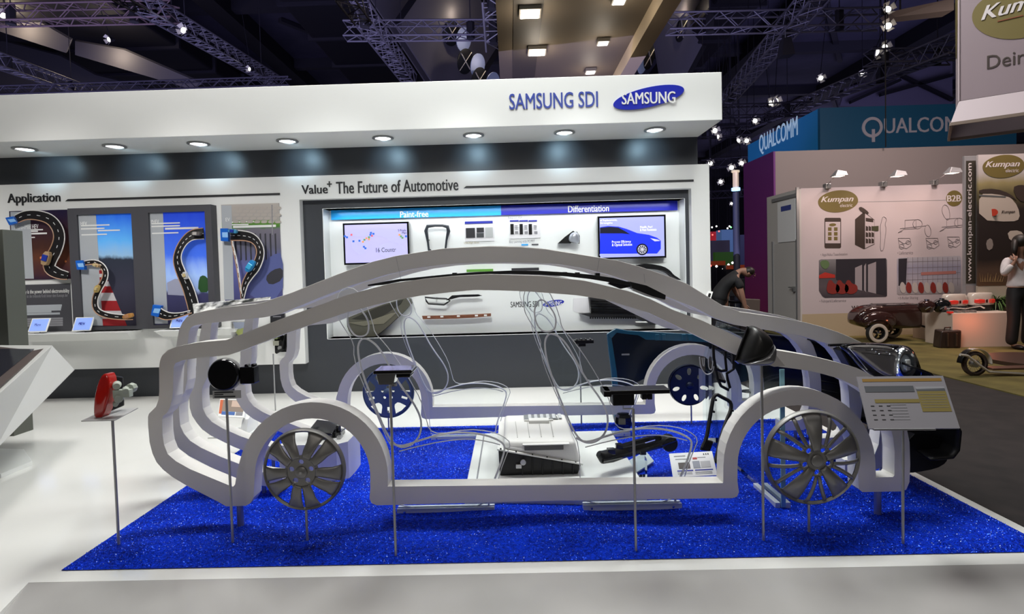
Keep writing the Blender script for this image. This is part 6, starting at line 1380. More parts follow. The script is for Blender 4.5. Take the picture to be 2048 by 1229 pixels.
def pfpoly(name, pts, m, off, t=.004):
    a = [PF(x, y, off) for x, y in pts]; n = len(a); mb = MB(); mb.add(a+[p-nf*t for p in a], [tuple(range(n)), tuple(range(2*n-1, n-1, -1))]+[(i, (i+1) % n, (i+1) % n+n, i+n) for i in range(n)]); return mb.build(name, m, hc_)
bpts = []
for i in range(48):
    t = 2*PI*i/48; x = math.cos(t); y = math.sin(t); bpts.append((2030+x*86, 28-y*50-6*x))
pfpoly('badge', bpts, goldo, .006)
def pftext(name, s, px, m, off, **k):
    a = PF(px[0], px[3], off); b_ = PF(px[2], px[5] if len(px) > 4 else px[3], off); c_ = PF(px[0], px[1], off); lettering(name, s, (a, b_-a, c_-a), m, hc_, **k)
pftext('script_lettering', 'Kumpan', (1962, 14, 2140, 50, 0, 6), pk, .012, bold=.02, ext=.002, shear=.35)
pftext('lettering', 'Dein', (1974, 112, 2052, 139, 0, 126), dk_, .003, bold=0, ext=.003)
pfpoly('badge_underline', [(1995, 42), (2046, 30), (2046, 31.5), (1995, 43.5)], mat('print_rust', (.25, .06, .03)), .014)
sb = [O_+v_*(.36+.30*math.cos(t*PI/16))-u_*.018+Vector((0, 0, .62+.85+.75*math.sin(t*PI/16)-.2)) for t in range(32)]
MB().add(sb+[p+u_*.006 for p in sb], [tuple(range(32)), tuple(range(63, 31, -1))]+[(i, (i+1) % 32, (i+1) % 32+32, i+32) for i in range(32)]).build('side_badge', goldo, hc_)
for s_, t_ in ((.2, .3), (1.9, .5)):
    p = O_+u_*s_+v_*t_; MB().tube([(p.x, p.y, zt_), (p.x, p.y, 11)], .008, 5).build('suspension_cable', black, hc_)
spot('sign_spot', tuple(O_+nf*1.6+u_*.8+Vector((0, 0, -1.2))), tuple(O_+u_*.9+Vector((0, 0, .5))), 9, 80, (1, .88, .9), .9)
# left kiosk, dark pillar and low box
kk_ = thing('screen_table', 'slanted white kiosk table with dark brown framed screen, at the left edge', 'kiosk', G(20, 905))
Yk = 3.55
kw_ = mat('kiosk_white', (.50, .50, .48), .4)
A_ = W(103, 692, 4.4); B_ = W(-6, 870, 3.3)
# sloping slab: top face towards the viewer's left, white edge towards the right
tA = W(104, 691, 4.55); tB = W(-40, 690, 4.55); tC = W(-60, 888, 3.1); tD = W(-22, 806, 3.1)
e0, e1 = W(150, 740, 4.62), W(-12, 905, 3.1)
slab = MB(); slab.hexa([W(-260, 880, 3.1)+Vector((0, 0, -.25)), e1, e0, W(-260, 720, 4.62)], [W(-260, 806, 3.1), tD, tA, W(-260, 690, 4.55)])
slab.build('table_body', kw_, kk_, bevel=.004)
q0, q1, q2, q3 = W(-240, 800, 3.14), W(-16, 790, 3.2), W(92, 696, 4.5), W(-240, 694, 4.5)
n_ = (q1-q0).cross(q3-q0).normalized(); n_ = n_ if n_.z > 0 else -n_
MB().hexa([v-n_*.002 for v in (q0, q1, q2, q3)], [v+n_*.008 for v in (q0, q1, q2, q3)]).build('brown_frame', mat('kiosk_brown', (.07, .05, .045), .5), kk_)
cc = (q0+q1+q2+q3)/4; s4_ = [cc+(v-cc)*.86 for v in (q0, q1, q2, q3)]
MB().hexa([v+n_*.008 for v in s4_], [v+n_*.011 for v in s4_]).build('screen', mat('kiosk_screen', (.02, .02, .03), .15), kk_)
pb = MB(); pb.hexa([W(-300, 960, 3.6), (W(-90, 960, 3.7).x, 3.5, 0), (W(-60, 930, 3.9).x, 4.1, 0), (W(-300, 930, 4.1).x, 4.1, 0)], [(W(-300, 860, 3.6).x, 3.6, .6), (W(-100, 860, 3.6).x, 3.5, .55), (W(-70, 860, 3.9).x, 4.1, .6), (W(-300, 860, 4.1).x, 4.1, .6)]).build('pedestal', kw_, kk_)
lf = MB(); p = [G(-60, 960), G(2, 957), G(65, 931), G(48, 906), G(-60, 903)]; lf.prism([(v.x, v.y) for v in p], 0, .03, plane='xy'); lf.build('foot_plate', white, kk_, bevel=.003)
dp = thing('room_divider', 'olive grey upright divider cut by the left edge of the picture', 'divider', (W(0, 700, 4.8).x, 4.9, 0))
r_ = RC(-60, 461, 18, 692, 4.8); MB().box(r_[0], r_[1], 4.8, 5.0, 0, r_[3]).build('divider_body', mat('olive_grey_panel', (.085, .09, .075), .5), dp, bevel=.003)
# ================================================================== exhibition hall roof and background
roofm = mat('dark_roof_panel', (.055, .052, .085), .8); noisy(roofm, (.040, .038, .065), (.075, .070, .115), .35, 4)
beamm = mat('dark_roof_beam', (.012, .011, .016), .7); beam2 = mat('roof_purlin', (.03, .028, .04), .7)
ZR = 14.5
rf = MB(); struct(MB().box(-60, 70, 4, 95, ZR+.6, ZR+.8).build('ceiling', roofm))
struct(MB().box(-60, 70, 94, 95, -1, ZR+.8).build('wall_far', mat('far_dark', (.02, .018, .03), .8)))
struct(MB().box(-60, -59, 4, 95, -1, ZR+.8).build('wall_left', mat('far_dark', (.02,)*3)))
struct(MB().box(69, 70, 4, 95, -1, ZR+.8).build('wall_right', mat('far_dark', (.02,)*3)))
n_t = 0
for x in (-44, -33, -23, -14, -4.5, 5.5, 15.5, 25, 36, 48):
    n_t += 1; struct(MB().box(x-.5, x+.5, 5, 93, ZR-.3, ZR+.6).build('ceiling_beam', beamm))
for y in (14, 21, 28, 36, 45, 56, 70): struct(MB().box(-58, 68, y-.25, y+.25, ZR, ZR+.6).build('ceiling_beam', beam2))
for x0 in (-38, -28, -9, 10, 20, 30):   # light diagonal stays on the roof skin
    for y0 in (16, 30, 47): struct(MB().bar((x0-3, y0, ZR+.45), (x0+3, y0+9, ZR+.45), .28, .2).build('ceiling_beam', beam2))
# dark service gantry strips below the roof on the left
for (x0, x1, y0, y1, z) in ((-24, -16, 20, 60, 12.6), (-9.5, -5.8, 16, 60, 12.9), (9, 11.2, 24, 70, 12.5)):
    o = thing('service_duct', {-24: 'broad dark service duct high under the roof at far left', -9.5: 'dark service duct high under the roof, left of the tan canopy', 9: 'dark service duct high under the roof, right of the tan canopy'}[x0], 'duct', ((x0+x1)/2, y0, z))
    MB().box(x0, x1, y0, y1, z, z+.9).build('duct_body', beamm, o, bevel=.1)
    for k in range(12):
        y = y0+(y1-y0)*k/12+.5; MB().box(x0-.15, x1+.15, y, y+.15, z-.12, z+.95).build('duct_rib', beam2, o)
    for xx in (x0+.3, x1-.3):
        for y in (y0+2, y1-2): MB().tube([(xx, y, z+.9), (xx, y, ZR+.6)], .04, 6).build('hanger_rod', beam2, o)
# trusses
trm = mat('truss_grey', (.20, .19, .23), .45, .5); trd = mat('truss_dark', (.07, .065, .09), .5, .4)
def truss(p0, p1, w, label, m=trm, seg=None, r=.028, hang=True):
    p0 = Vector(p0); p1 = Vector(p1); d = p1-p0; L_ = d.length; d.normalize()
    up = Vector((0, 0, 1)) if abs(d.z) < .9 else Vector((0, 1, 0)); a = d.cross(up).normalized()*w/2; b_ = a.normalized().cross(d)*w/2
    t = thing('roof_truss', label, 'truss', p0); n_ = seg or max(4, int(L_/w)); cs = [(-1, -1), (1, -1), (1, 1), (-1, 1)]
    ch = MB()
    for s_, q in cs: ch.tube([p0+a*s_+b_*q, p1+a*s_+b_*q], r, 6)
    ch.build('chords', m, t)
    lt = MB()
    for i in range(n_):
        A = p0+d*L_*i/n_; B_ = p0+d*L_*(i+1)/n_
        for k in range(4):
            s0, q0 = cs[k]; s1, q1 = cs[(k+1) % 4]
            if i % 2: s0, q0, s1, q1 = s1, q1, s0, q0
            lt.tube([A+a*s0+b_*q0, B_+a*s1+b_*q1], r*.55, 4)
            if k % 2 == 0: lt.tube([A+a*s0+b_*q0, A+a*s1+b_*q1], r*.45, 4)
    lt.build('lattice', m, t)
    if hang:
        for f in (.2, .8):
            p = p0.lerp(p1, f)
            if p.z < ZR: MB().tube([p, (p.x, p.y, ZR+.6)], .015, 5).build('hanging_chain', beam2, t)
            MB().tube([p+Vector((0, 0, -w*.6)), p+Vector((0, 0, w*.7))], w*.28, 6).build('clamp_sling', beamm, t)
    return t
truss(W(-60, 32, 15), W(350, 24, 15), .42, 'reddish horizontal truss at the top left corner', mat('truss_warm', (.22, .15, .16), .45, .5))
truss(W(240, -20, 13), W(560, 168, 25), .42, 'long diagonal truss running down from the upper left to the white fascia')
truss(W(690, -20, 12), W(822, 162, 20), .42, 'diagonal truss left of the tan canopy, running down to the fascia')
truss(W(690, 62, 15.5), W(1004, 60, 15.5), .40, 'horizontal truss touching the left side of the tan canopy')
truss(W(982, -30, 12.5), W(988, 88, 15), .42, 'short bright truss beside the tan canopy edge', mat('truss_bright', (.34, .33, .34), .4, .6))
truss(W(1335, 48, 15), W(1765, 38, 15), .42, 'long horizontal truss right of the tan canopy')
truss(W(1640, -20, 13), W(1440, 215, 26), .45, 'diagonal truss right of the canopy, running down behind the fascia end')
truss(W(-40, 108, 17), W(175, 185, 24), .42, 'diagonal truss low at the far left above the fascia')
truss(W(1735, 116, 16), W(1910, 112, 16), .36, 'small horizontal truss left of the hanging sign')
truss(W(1920, 85, 14), W(1500, 250, 34), .45, 'long diagonal truss passing over the petrol blue fascia')
truss(W(1395, 225, 22), W(1620, 218, 22), .42, 'dark horizontal truss right of the fascia end', trd)
truss(W(1385, 268, 26), W(1500, 262, 26), .42, 'dark horizontal truss in the gap between the booths, upper', trd)
truss(W(1400, 330, 30), W(1500, 322, 30), .42, 'dark horizontal truss in the gap between the booths, middle', trd)
truss(W(1400, 392, 34), W(1500, 386, 34), .42, 'dark horizontal truss in the gap between the booths, lower', trd)
truss(W(0, 183, 20), W(580, 164, 20), .3, 'low dark truss just above the fascia on the left', trd, hang=False)
# tan canopy over the stand with square lamps
tanm = mat('tan_canopy', (.125, .098, .068), .6, emit=(.125, .098, .068), es=0)
cy0, cy1 = 8.5, 24; zc = 6.6
xl = -.16; xr = W(1245, 147, 14.6).x
xr = (1245-1021)/1111*0+2.95
cn_ = thing('tan_canopy', 'broad tan ceiling canopy hanging above the fascia with square lamps', 'canopy', (1.4, 15, zc))
MB().box(xl, xr, cy0, cy1, zc, zc+.15).build('canopy_panel', tanm, cn_)
MB().box(xl+.35, xl+.95, cy0, cy1, zc-.012, zc).build('recessed_track', mat('track_brown', (.06, .048, .036), .6), cn_)
MB().box(xr, xr+.35, cy0, cy1, zc-.35, zc+.3).build('side_beam', mat('tan_beam', (.42, .33, .22), .55), cn_)
for (x, y) in ((xl+.1, 10), (xr, 10), (xl+.1, 22), (xr, 22)): MB().tube([(x, y, zc+.15), (x, y, ZR+.6)], .02, 5).build('suspension_cable', beam2, cn_)
lmp = mat('floodlight_glow', (1, 1, 1), .4, emit=(1, .90, .78), es=7)
lmp2 = mat('small_flood_glow', (1, 1, 1), .4, emit=(.95, .97, .95), es=6)
def squarelamp(px, py, size, label, m, first=None):
    g_ = G(px, py, zc-.10)
    t = thing('ceiling_lamp', label, 'lamp', (g_.x, g_.y, zc), 'square lamps in the tan canopy'); s_ = size/2
    MB().box(g_.x-s_-.03, g_.x+s_+.03, g_.y-s_-.03, g_.y+s_+.03, zc-.09, zc-.012).build('lamp_housing', mat('lamp_housing', (.2, .18, .15), .5), t)
    MB().box(g_.x-s_, g_.x+s_, g_.y-s_, g_.y+s_, zc-.10, zc-.09).build('lamp_glass', m, t)
    point('canopy_lamp_light', (g_.x, g_.y, zc-.45), 26 if size > .3 else 14, (1, .88, .72), .15)
squarelamp(1060, 29, .38, 'largest square lamp, upper left on the tan canopy', lmp)
squarelamp(1074, 106, .38, 'second large square lamp, lower left on the tan canopy', lmp)
squarelamp(1238, 5, .22, 'small square lamp at the top edge of the picture on the canopy', lmp2)
squarelamp(1206, 88, .22, 'small square lamp in the middle right of the canopy', lmp2)
squarelamp(1181, 146, .22, 'small square lamp just above the white fascia', lmp2)
# sloping roof panels with round vents, each warmly lit from a lamp below
skinm = mat('roof_skin_grey', (.16, .15, .17), .8)
def vent(px, py, px2, py2, label, Y=26.0, panel=True, pw=55):
    c = W(px, py, Y); c2 = W(px2, py2, Y)
    Lv = Vector((.50, .25, .83)).normalized(); P_ = Vector((.866, 0, -.5)); Bv = (P_*.5+Vector((0, .85, 0))); Bv = (Bv-Lv*Bv.dot(Lv)).normalized(); N_ = Lv.cross(Bv); N_ = -N_ if N_.y > 0 else N_
    t = thing('roof_vent', label, 'vent', c, 'round vents in the sloping hall roof')
    def disc(c, r, th, name, m, o=0):
        a = [c+N_*o+Lv*r*math.cos(k*PI/16)+Bv*r*math.sin(k*PI/16) for k in range(32)]
        return MB().add(a+[p+N_*th for p in a], [tuple(range(32)), tuple(range(63, 31, -1))]+[(i, (i+1) % 32, (i+1) % 32+32, i+32) for i in range(32)]).build(name, m, t)
    if panel:
        q = [c-N_*.05+Lv*u*2.3+Bv*v*2.6 for u, v in ((-1, -1), (1.2, -1), (1.2, 1.2), (-1, 1.2))]
        MB().hexa([p-N_*.1 for p in q], q).build('roof_panel', skinm, t)
        for v in (-1, 1.2): MB().bar(q[0]+Bv*(v+1)*2.6, q[1]+Bv*(v+1)*2.6, .22, .25).build('panel_rib', beamm, t)
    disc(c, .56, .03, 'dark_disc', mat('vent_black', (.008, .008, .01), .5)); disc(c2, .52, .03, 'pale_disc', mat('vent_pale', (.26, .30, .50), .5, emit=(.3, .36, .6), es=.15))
    MB().bar(c+N_*.04-Lv*.55, c+N_*.04+Lv*.55, .05, .03).build('cross_bar', mat('vent_bar', (.65, .6, .52), .5), t); MB().bar(c+N_*.04-Bv*.5, c+N_*.04+Bv*.5, .05, .03).build('cross_bar', mat('vent_bar', (.65,)*3), t)
    point('vent_uplight', c+N_*.32+Lv*.55-Bv*.55, pw*.28, (1, .84, .62), .05)
vent(903, 66, 927, 79, 'pair of roof discs lit warm, left of the canopy, upper')
vent(930, 123, 955, 131, 'pair of roof discs lit warm, left of the canopy, lower', panel=False)
vent(849, 4, 873, 6, 'pair of roof discs at the top edge, left of the canopy', pw=25)
vent(958, 160, 985, 168, 'pair of roof discs just above the fascia, left of the canopy', panel=False)
vent(1363, 58, 1340, 66, 'pair of roof discs right of the canopy, upper')
vent(1298, 114, 1285, 124, 'pair of roof discs right of the canopy, lower', panel=False)
def skinquad(pts, Y, m=skinm, Y2=None):
    a = [W(x, y, Y if k < len(pts)/2 or Y2 is None else Y2) for k, (x, y) in enumerate(pts)]; n_ = len(a); b_ = [p+Vector((0, .1, .1)) for p in a]
    return struct(MB().add(a+b_, [tuple(range(n_)), tuple(range(2*n_-1, n_-1, -1))]+[(i, (i+1) % n_, (i+1) % n_+n_, i+n_) for i in range(n_)]).build('ceiling_panel', m))
skinquad([(-10, 44), (78, 43), (142, 80), (132, 106), (-10, 60)], 24)
skinquad([(150, 82), (248, 100), (405, 168), (380, 178), (150, 110)], 25)
skinquad([(-10, 78), (120, 112), (190, 150), (330, 185), (-10, 185)], 26, mat('roof_skin_dark', (.05, .048, .06), .8))
point('left_roof_glow', W(28, 44, 23.3), 60, (1, .82, .55), .15); point('left_roof_glow', W(222, 100, 24.3), 50, (1, .84, .6), .15)
skinquad([(1690, 178), (1905, 118), (1905, 212), (1680, 212)], 40, mat('roof_skin_mauve', (.20, .18, .26), .8))
for (a, b_, c_, d) in ((1700, 205, 1800, 160), (1800, 150, 1905, 200), (1760, 190, 1905, 150)): struct(MB().bar(W(a, b_, 39.5), W(c_, d, 39.5), .25, .2).build('ceiling_beam', beamm))
# theatre spotlights on the trusses
lens_m = mat('spot_lens', (1, 1, 1), .3, emit=(1, .97, .90), es=3)
proto = None
spots = [(371, 64, 15, 'bright'), (502, 140, 20, 'low'), (1618+0, 0, 0, '')]
SL = [(371, 63, 15, 1.0, 'lone bright stage light on the long left diagonal truss'), (502, 139, 20, .8, 'small stage light above the fascia, left of centre'),
      (1772, 22, 12, .85, 'upper of two bright barn-door stage lights left of the hanging sign'), (1775, 54, 12, .85, 'lower of two bright barn-door stage lights left of the hanging sign'),
      (1748, 104, 16, 1.1, 'stage light on the small truss, left one'), (1766, 97, 16, 1.0, 'stage light on the small truss, right one'),
      (1640, 156, 24, 1.2, 'stage light above the petrol fascia'), (1549, 203, 22, 1.3, 'stage light over the fascia end, right of a pair'), (1540, 209, 22, 1.3, 'stage light over the fascia end, left of a pair'),
      (1508, 243, 26, 1.3, 'stage light on the upper gap truss'), (1428, 262, 22, 1.2, 'stage light beside the fascia end, upper'), (1432, 274, 22, 1.0, 'stage light beside the fascia end, lower'),
      (1474, 283, 26, 1.2, 'stage light under the upper gap truss, left'), (1493, 281, 26, 1.2, 'stage light under the upper gap truss, right'), (1421, 328, 30, 1.4, 'stage light by the white panel edge in the gap'),
      (1463, 335, 28, 1.4, 'stage light under the middle gap truss, left'), (1482, 328, 28, 1.3, 'stage light under the middle gap truss, right'), (1441, 363, 32, 1.3, 'stage light in the gap below the middle truss'),
      (1463, 407, 34, .9, 'small stage light on the lower gap truss'), (1725, 150, 26, 1.2, 'warm stage light near the fascia letters'), (8, 34, 15, 1.0, 'stage light at the top left corner'), (222, 79, 18, .9, 'stage light pair on the left roof')]
for (px, py, Y, s_, lab) in SL:
    c = W(px, py, Y)
    if proto is None:
        proto = thing('stage_light', lab, 'stage light', c, 'stage lights on the hall trusses')
        MB().lathe([(.001, .22), (.10, .20), (.13, .05), (.16, -.16), (.15, -.17)], c, 'y', 16).build('lamp_body', beamm, proto, smooth=True)
        MB().lathe([(.001, -.150), (.145, -.155)], c, 'y', 16).build('lens', lens_m, proto)
        bd_ = MB()
        for k in range(4):
            a_ = k*PI/2+.4; u = Vector((math.cos(a_), 0, math.sin(a_))); v = Vector((-math.sin(a_), 0, math.cos(a_)))
            bd_.add([c+u*.15-v*.12+Vector((0, -.16, 0)), c+u*.15+v*.12+Vector((0, -.16, 0)), c+u*.27+v*.15+Vector((0, -.30, 0)), c+u*.27-v*.15+Vector((0, -.30, 0))], [(0, 1, 2, 3)])
        bd_.build('barn_door', mat('barn_door', (.55, .52, .48), .4), proto, solid=.006)
        MB().tube([c+Vector((-.17, 0, 0)), c+Vector((-.17, 0, .22)), c+Vector((.17, 0, .22)), c+Vector((.17, 0, 0))], .015, 6).build('yoke', beamm, proto)
        MB().tube([c+Vector((0, 0, .22)), c+Vector((0, 0, .45))], .02, 6).build('hook', beamm, proto)
        o = proto
    else: o = dup(proto, c, lab)
    s_ *= .55; o.scale = (s_, s_, s_); random.seed(int(px)); o.rotation_euler = (random.uniform(-.2, .5), 0, random.uniform(-.6, .6))
    rod = MB().tube([Vector((0, 0, .3)), Vector((0, 0, (ZR+.6-c.z)/s_))], .02, 5).build('hanger_rod', beam2); rod.parent = o
# speaker box hanging
sp0 = W(1571, 93, 15); bx_ = thing('hanging_box', 'black box hanging under the long right truss', 'speaker', sp0)
MB().hexa([sp0+Vector(v) for v in ((-.16, -.15, -.28), (.18, -.15, -.25), (.18, .15, -.25), (-.16, .15, -.28))], [sp0+Vector(v) for v in ((-.10, -.12, .18), (.10, -.12, .2), (.10, .12, .2), (-.10, .12, .18))]).build('case', beamm, bx_)
MB().tube([sp0+Vector((0, 0, .18)), sp0+Vector((0, 0, .55))], .012, 5).build('chain', steel, bx_)
# pinkish ceiling strip top right, white end of another booth ceiling
tb_ = thing('lit_beam', 'pale pinkish beam at the top right, left of the hanging sign', 'beam', W(1850, 25, 12))
P = [W(1778, 24, 12), W(1908, -4, 11), W(1908, 20, 11), W(1790, 34, 12)]
MB().hexa(P, [p+Vector((0, .3, 0)) for p in P]).build('beam_body', mat('beam_pink', (.30, .24, .22), .5), tb_)
MB().tube([W(1800, 20, 12), W(1800, -200, 12)], .02, 5).build('suspension_cable', beam2, tb_)
# ---- far stands seen through the gap
post_ = thing('light_column', 'slim dark column with glowing top and blue band in the gap between booths', 'column', (W(1474, 560, 18).x, 18, ZF))
px0 = W(1474, 560, 18); MB().cyl((px0.x, 18, ZF), (px0.x, 18, W(1474, 385, 18).z), .10, n=16).build('column_shaft', mat('column_blue_grey', (.07, .08, .13), .4), post_, smooth=True)
zb2 = W(1474, 378, 18).z; MB().cyl((px0.x, 18, zb2-.06), (px0.x, 18, zb2+.03), .13, n=16).build('blue_band', mat('blue_glow', (.2, .4, 1), .3, emit=(.25, .5, 1), es=3), post_)
MB().cyl((px0.x, 18, zb2+.03), (px0.x, 18, W(1474, 345, 18).z), .09, n=16).build('glow_top', mat('warm_glass', (.6, .5, .4), .2, emit=(1, .75, .5), es=.35), post_)
MB().lathe([(.001, 0), (.12, 0), (.12, .06), (.001, .06)], (px0.x, 18, W(1474, 345, 18).z), 'z', 16).build('cap', mat('cap_cream', (.7, .6, .45), .4, emit=(1, .8, .5), es=.5), post_)
def farbox(name, label, px, Y, m, cat='stand', dep=1.0):
    r_ = RC(*px, Y); t = thing(name, label, cat, ((r_[0]+r_[1])/2, Y, r_[2]))
    t.location.z = ZF
    return t, r_, MB().box(r_[0], r_[1], Y, Y+dep, ZF, r_[3]).build('body', m, t)
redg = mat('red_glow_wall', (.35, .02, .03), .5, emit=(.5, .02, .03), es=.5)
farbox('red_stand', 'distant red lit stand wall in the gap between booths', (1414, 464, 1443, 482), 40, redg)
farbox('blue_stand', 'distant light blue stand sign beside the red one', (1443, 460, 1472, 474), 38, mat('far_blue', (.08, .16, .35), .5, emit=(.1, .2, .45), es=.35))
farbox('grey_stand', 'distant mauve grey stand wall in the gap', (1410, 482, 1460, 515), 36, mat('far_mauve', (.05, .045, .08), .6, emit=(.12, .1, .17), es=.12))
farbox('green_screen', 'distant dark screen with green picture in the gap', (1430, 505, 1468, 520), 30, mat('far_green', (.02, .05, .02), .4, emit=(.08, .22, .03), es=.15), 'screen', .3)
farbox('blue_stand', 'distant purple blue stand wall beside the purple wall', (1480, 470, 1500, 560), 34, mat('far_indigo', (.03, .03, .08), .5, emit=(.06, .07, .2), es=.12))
for i, (a, b_, c_, d, Y, lab) in enumerate(((1412, 523, 1450, 531, 26, 'long low orange car roof far behind, left'), (1452, 531, 1492, 538, 24, 'long low orange counter far behind, right'))):
    farbox('orange_counter', lab, (a, b_, c_, d), Y, mat('far_black', (.01, .01, .012)), 'counter')
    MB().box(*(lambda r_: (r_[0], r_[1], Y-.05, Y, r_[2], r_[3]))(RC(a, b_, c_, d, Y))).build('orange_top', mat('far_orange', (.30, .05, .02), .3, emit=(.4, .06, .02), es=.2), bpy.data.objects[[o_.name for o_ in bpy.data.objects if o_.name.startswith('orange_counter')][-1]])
gl = 0
for (a, b_, k) in ((1424, 455, 'w'), (1433, 453, 'w'), (1455, 457, 'w'), (1462, 455, 'g'), (1459, 453, 'w'), (1438, 463, 'r'), (1421, 532, 'r'), (1433, 533, 'w'), (1447, 538, 'w'), (1457, 530, 'w'), (1465, 526, 'w'), (1489, 538, 'w'), (1425, 470, 'r')):
    gl += 1; c = W(a, b_, 33 if b_ < 500 else 24.4); m_ = {'w': lens_m, 'g': mat('far_green_glow', (.2, .8, .2), .4, emit=(.2, .9, .3), es=2), 'r': mat('far_red_glow', (.9, .2, .2), .4, emit=(1, .15, .12), es=2)}[k]
    o = MB().ell(c, (.05, .04, .05), 10, 8)
    o = o.build('distant_lamp', m_); MB().tube([c, (c.x, c.y, ZR+.6 if b_ < 500 else ZF)], .010, 4).build('lamp_rod', beamm, o); tag(o, 'tiny distant glowing lamp dot in the gap between booths', 'lamp', 'distant lamps in the gap')
c0_ = W(1482, 560, 14); ch = thing('dark_chair', 'dark chair back near the purple wall in the gap', 'chair', (c0_.x, 14, ZF))
zs_ = ZF+.46
MB().box(c0_.x-.24, c0_.x+.24, 13.8, 14.25, zs_, zs_+.05).build('seat', black, ch, bevel=.01); MB().box(c0_.x-.24, c0_.x+.24, 14.2, 14.26, zs_+.15, zs_+.6).build('backrest', mat('chair_grey', (.05, .05, .06), .4), ch, bevel=.02)
for sx_ in (-.21, .21):
    for y in (13.83, 14.23): MB().cyl((c0_.x+sx_, y, ZF), (c0_.x+sx_, y, zs_+(.2 if y > 14 else 0)), .015, n=8).build('leg', steel, ch)
# worn leather case standing in front of the purple wall
q = W(1506, 612, 10.5); cs_ = thing('leather_case', 'worn brown case standing upright before the purple wall', 'case', (q.x, 10.5, ZF)); r_ = RC(1485, 598, 1521, 625, 10.5)
tbz = r_[2]-.05
MB().hexa([(r_[0], 10.45, r_[2]), (r_[1]-.03, 10.45, r_[2]), (r_[1]-.03, 10.6, r_[2]), (r_[0], 10.6, r_[2])], [(r_[0]+.05, 10.5, r_[3]), (r_[1], 10.5, r_[3]-.02), (r_[1], 10.62, r_[3]-.02), (r_[0]+.05, 10.62, r_[3])]).build('case_shell', mat('worn_leather', (.06, .045, .038), .5), cs_, bevel=.01)
MB().box(r_[0]-.1, r_[1]+.1, 10.35, 10.75, r_[2]-.04, r_[2]).build('base_shelf', black, cs_)
for sx_ in (r_[0]-.05, r_[1]+.05): MB().cyl((sx_, 10.5, ZF), (sx_, 10.5, r_[2]-.04), .02, n=8).build('leg', black, cs_)
# small white card holder on the wall end, near the white strip
ch_ = thing('card_holder', 'small white card holder at the lower end of the white wall panel', 'holder', W(1418, 595, YP-.12))
P = [W(1411, 598, YP-.15), W(1421, 600, YP-.15), W(1426, 584, YP-.10), W(1417, 582, YP-.10)]
MB().hexa(P, [p+Vector((0, .02, 0)) for p in P]).build('holder_body', white, ch_); cc = sum(P, Vector())/4
MB().hexa([cc+(p-cc)*.5+Vector((0, -.002, 0)) for p in P], [cc+(p-cc)*.5+Vector((0, .004, 0)) for p in P]).build('card', black, ch_)
MB().box(W(1405, 600, YP-.15).x, W(1423, 600, YP-.15).x, YP-.2, YP-.001, W(1415, 604, YP-.15).z, W(1415, 600, YP-.15).z).build('bracket_shelf', white, ch_)
# ================================================================== people
skin = mat('skin_tone', (.30, .16, .11), .55); hair = mat('dark_hair', (.012, .008, .006), .5)
shirt = mat('white_shirt', (.55, .52, .53), .7); noisy(shirt, (.50, .47, .48), (.60, .57, .58), 9, 3, .2); trous = mat('black_trousers', (.006, .006, .008), .7); tee = mat('black_tee', (.008, .008, .010), .8)
def skel(name, joints, edges, m, par, sub=2):
    keys = list(joints); off = par.location
    me = bpy.data.meshes.new(name); me.from_pydata([Vector(joints[k][0])-off for k in keys], [(keys.index(a), keys.index(b)) for a, b in edges], []); me.materials.append(m)
    o = bpy.data.objects.new(name, me); COL.objects.link(o); o.parent = par
    md = o.modifiers.new('skin', 'SKIN'); md.use_smooth_shade = True; md.branch_smoothing = .6
    for i, k in enumerate(keys):
        r = joints[k][1]; me.skin_vertices[0].data[i].radius = (r, r) if not isinstance(r, tuple) else r
        me.skin_vertices[0].data[i].use_root = (i == 0)
    s_ = o.modifiers.new('sub', 'SUBSURF'); s_.levels = sub; s_.render_levels = sub
    # bake so that the body is one plain surface
    dg = bpy.context.evaluated_depsgraph_get(); bpy.context.view_layer.update(); dg.update()
    m2 = bpy.data.meshes.new_from_object(o.evaluated_get(dg)); o.modifiers.clear(); o.data = m2; m2.name = name
    if not m2.materials: m2.materials.append(m)
    for p in m2.polygons: p.use_smooth = True
    return o
def hand(J, E, wrist, pre, d, side, up, s=1.0, curl=.35):
    """palm and five fingers grown from the wrist joint"""
    d = Vector(d).normalized(); side = Vector(side).normalized(); up = Vector(up).normalized(); w_ = Vector(J[wrist][0])
    J[pre+'palm'] = (w_+d*.05*s, .026*s); E.append((wrist, pre+'palm'))
    for i, (o, l) in enumerate(((-.030, .062), (-.011, .075), (.009, .072), (.028, .058))):
        b = w_+d*.088*s+side*o*s; J[f'{pre}k{i}'] = (b, .010*s); E.append((pre+'palm', f'{pre}k{i}'))
        m_ = b+d*l*.55*s+up*l*curl*.4*s; e = m_+d*l*.4*s+up*l*curl*s
        J[f'{pre}m{i}'] = (m_, .0085*s); J[f'{pre}e{i}'] = (e, .007*s); E += [(f'{pre}k{i}', f'{pre}m{i}'), (f'{pre}m{i}', f'{pre}e{i}')]
    b = w_+d*.03*s+side*-.036*s; J[pre+'t0'] = (b, .011*s); J[pre+'t1'] = (b+d*.035*s+side*-.025*s+up*.01, .009*s); J[pre+'t2'] = (b+d*.065*s+side*-.03*s+up*.02, .008*s); E += [(pre+'palm', pre+'t0'), (pre+'t0', pre+'t1'), (pre+'t1', pre+'t2')]
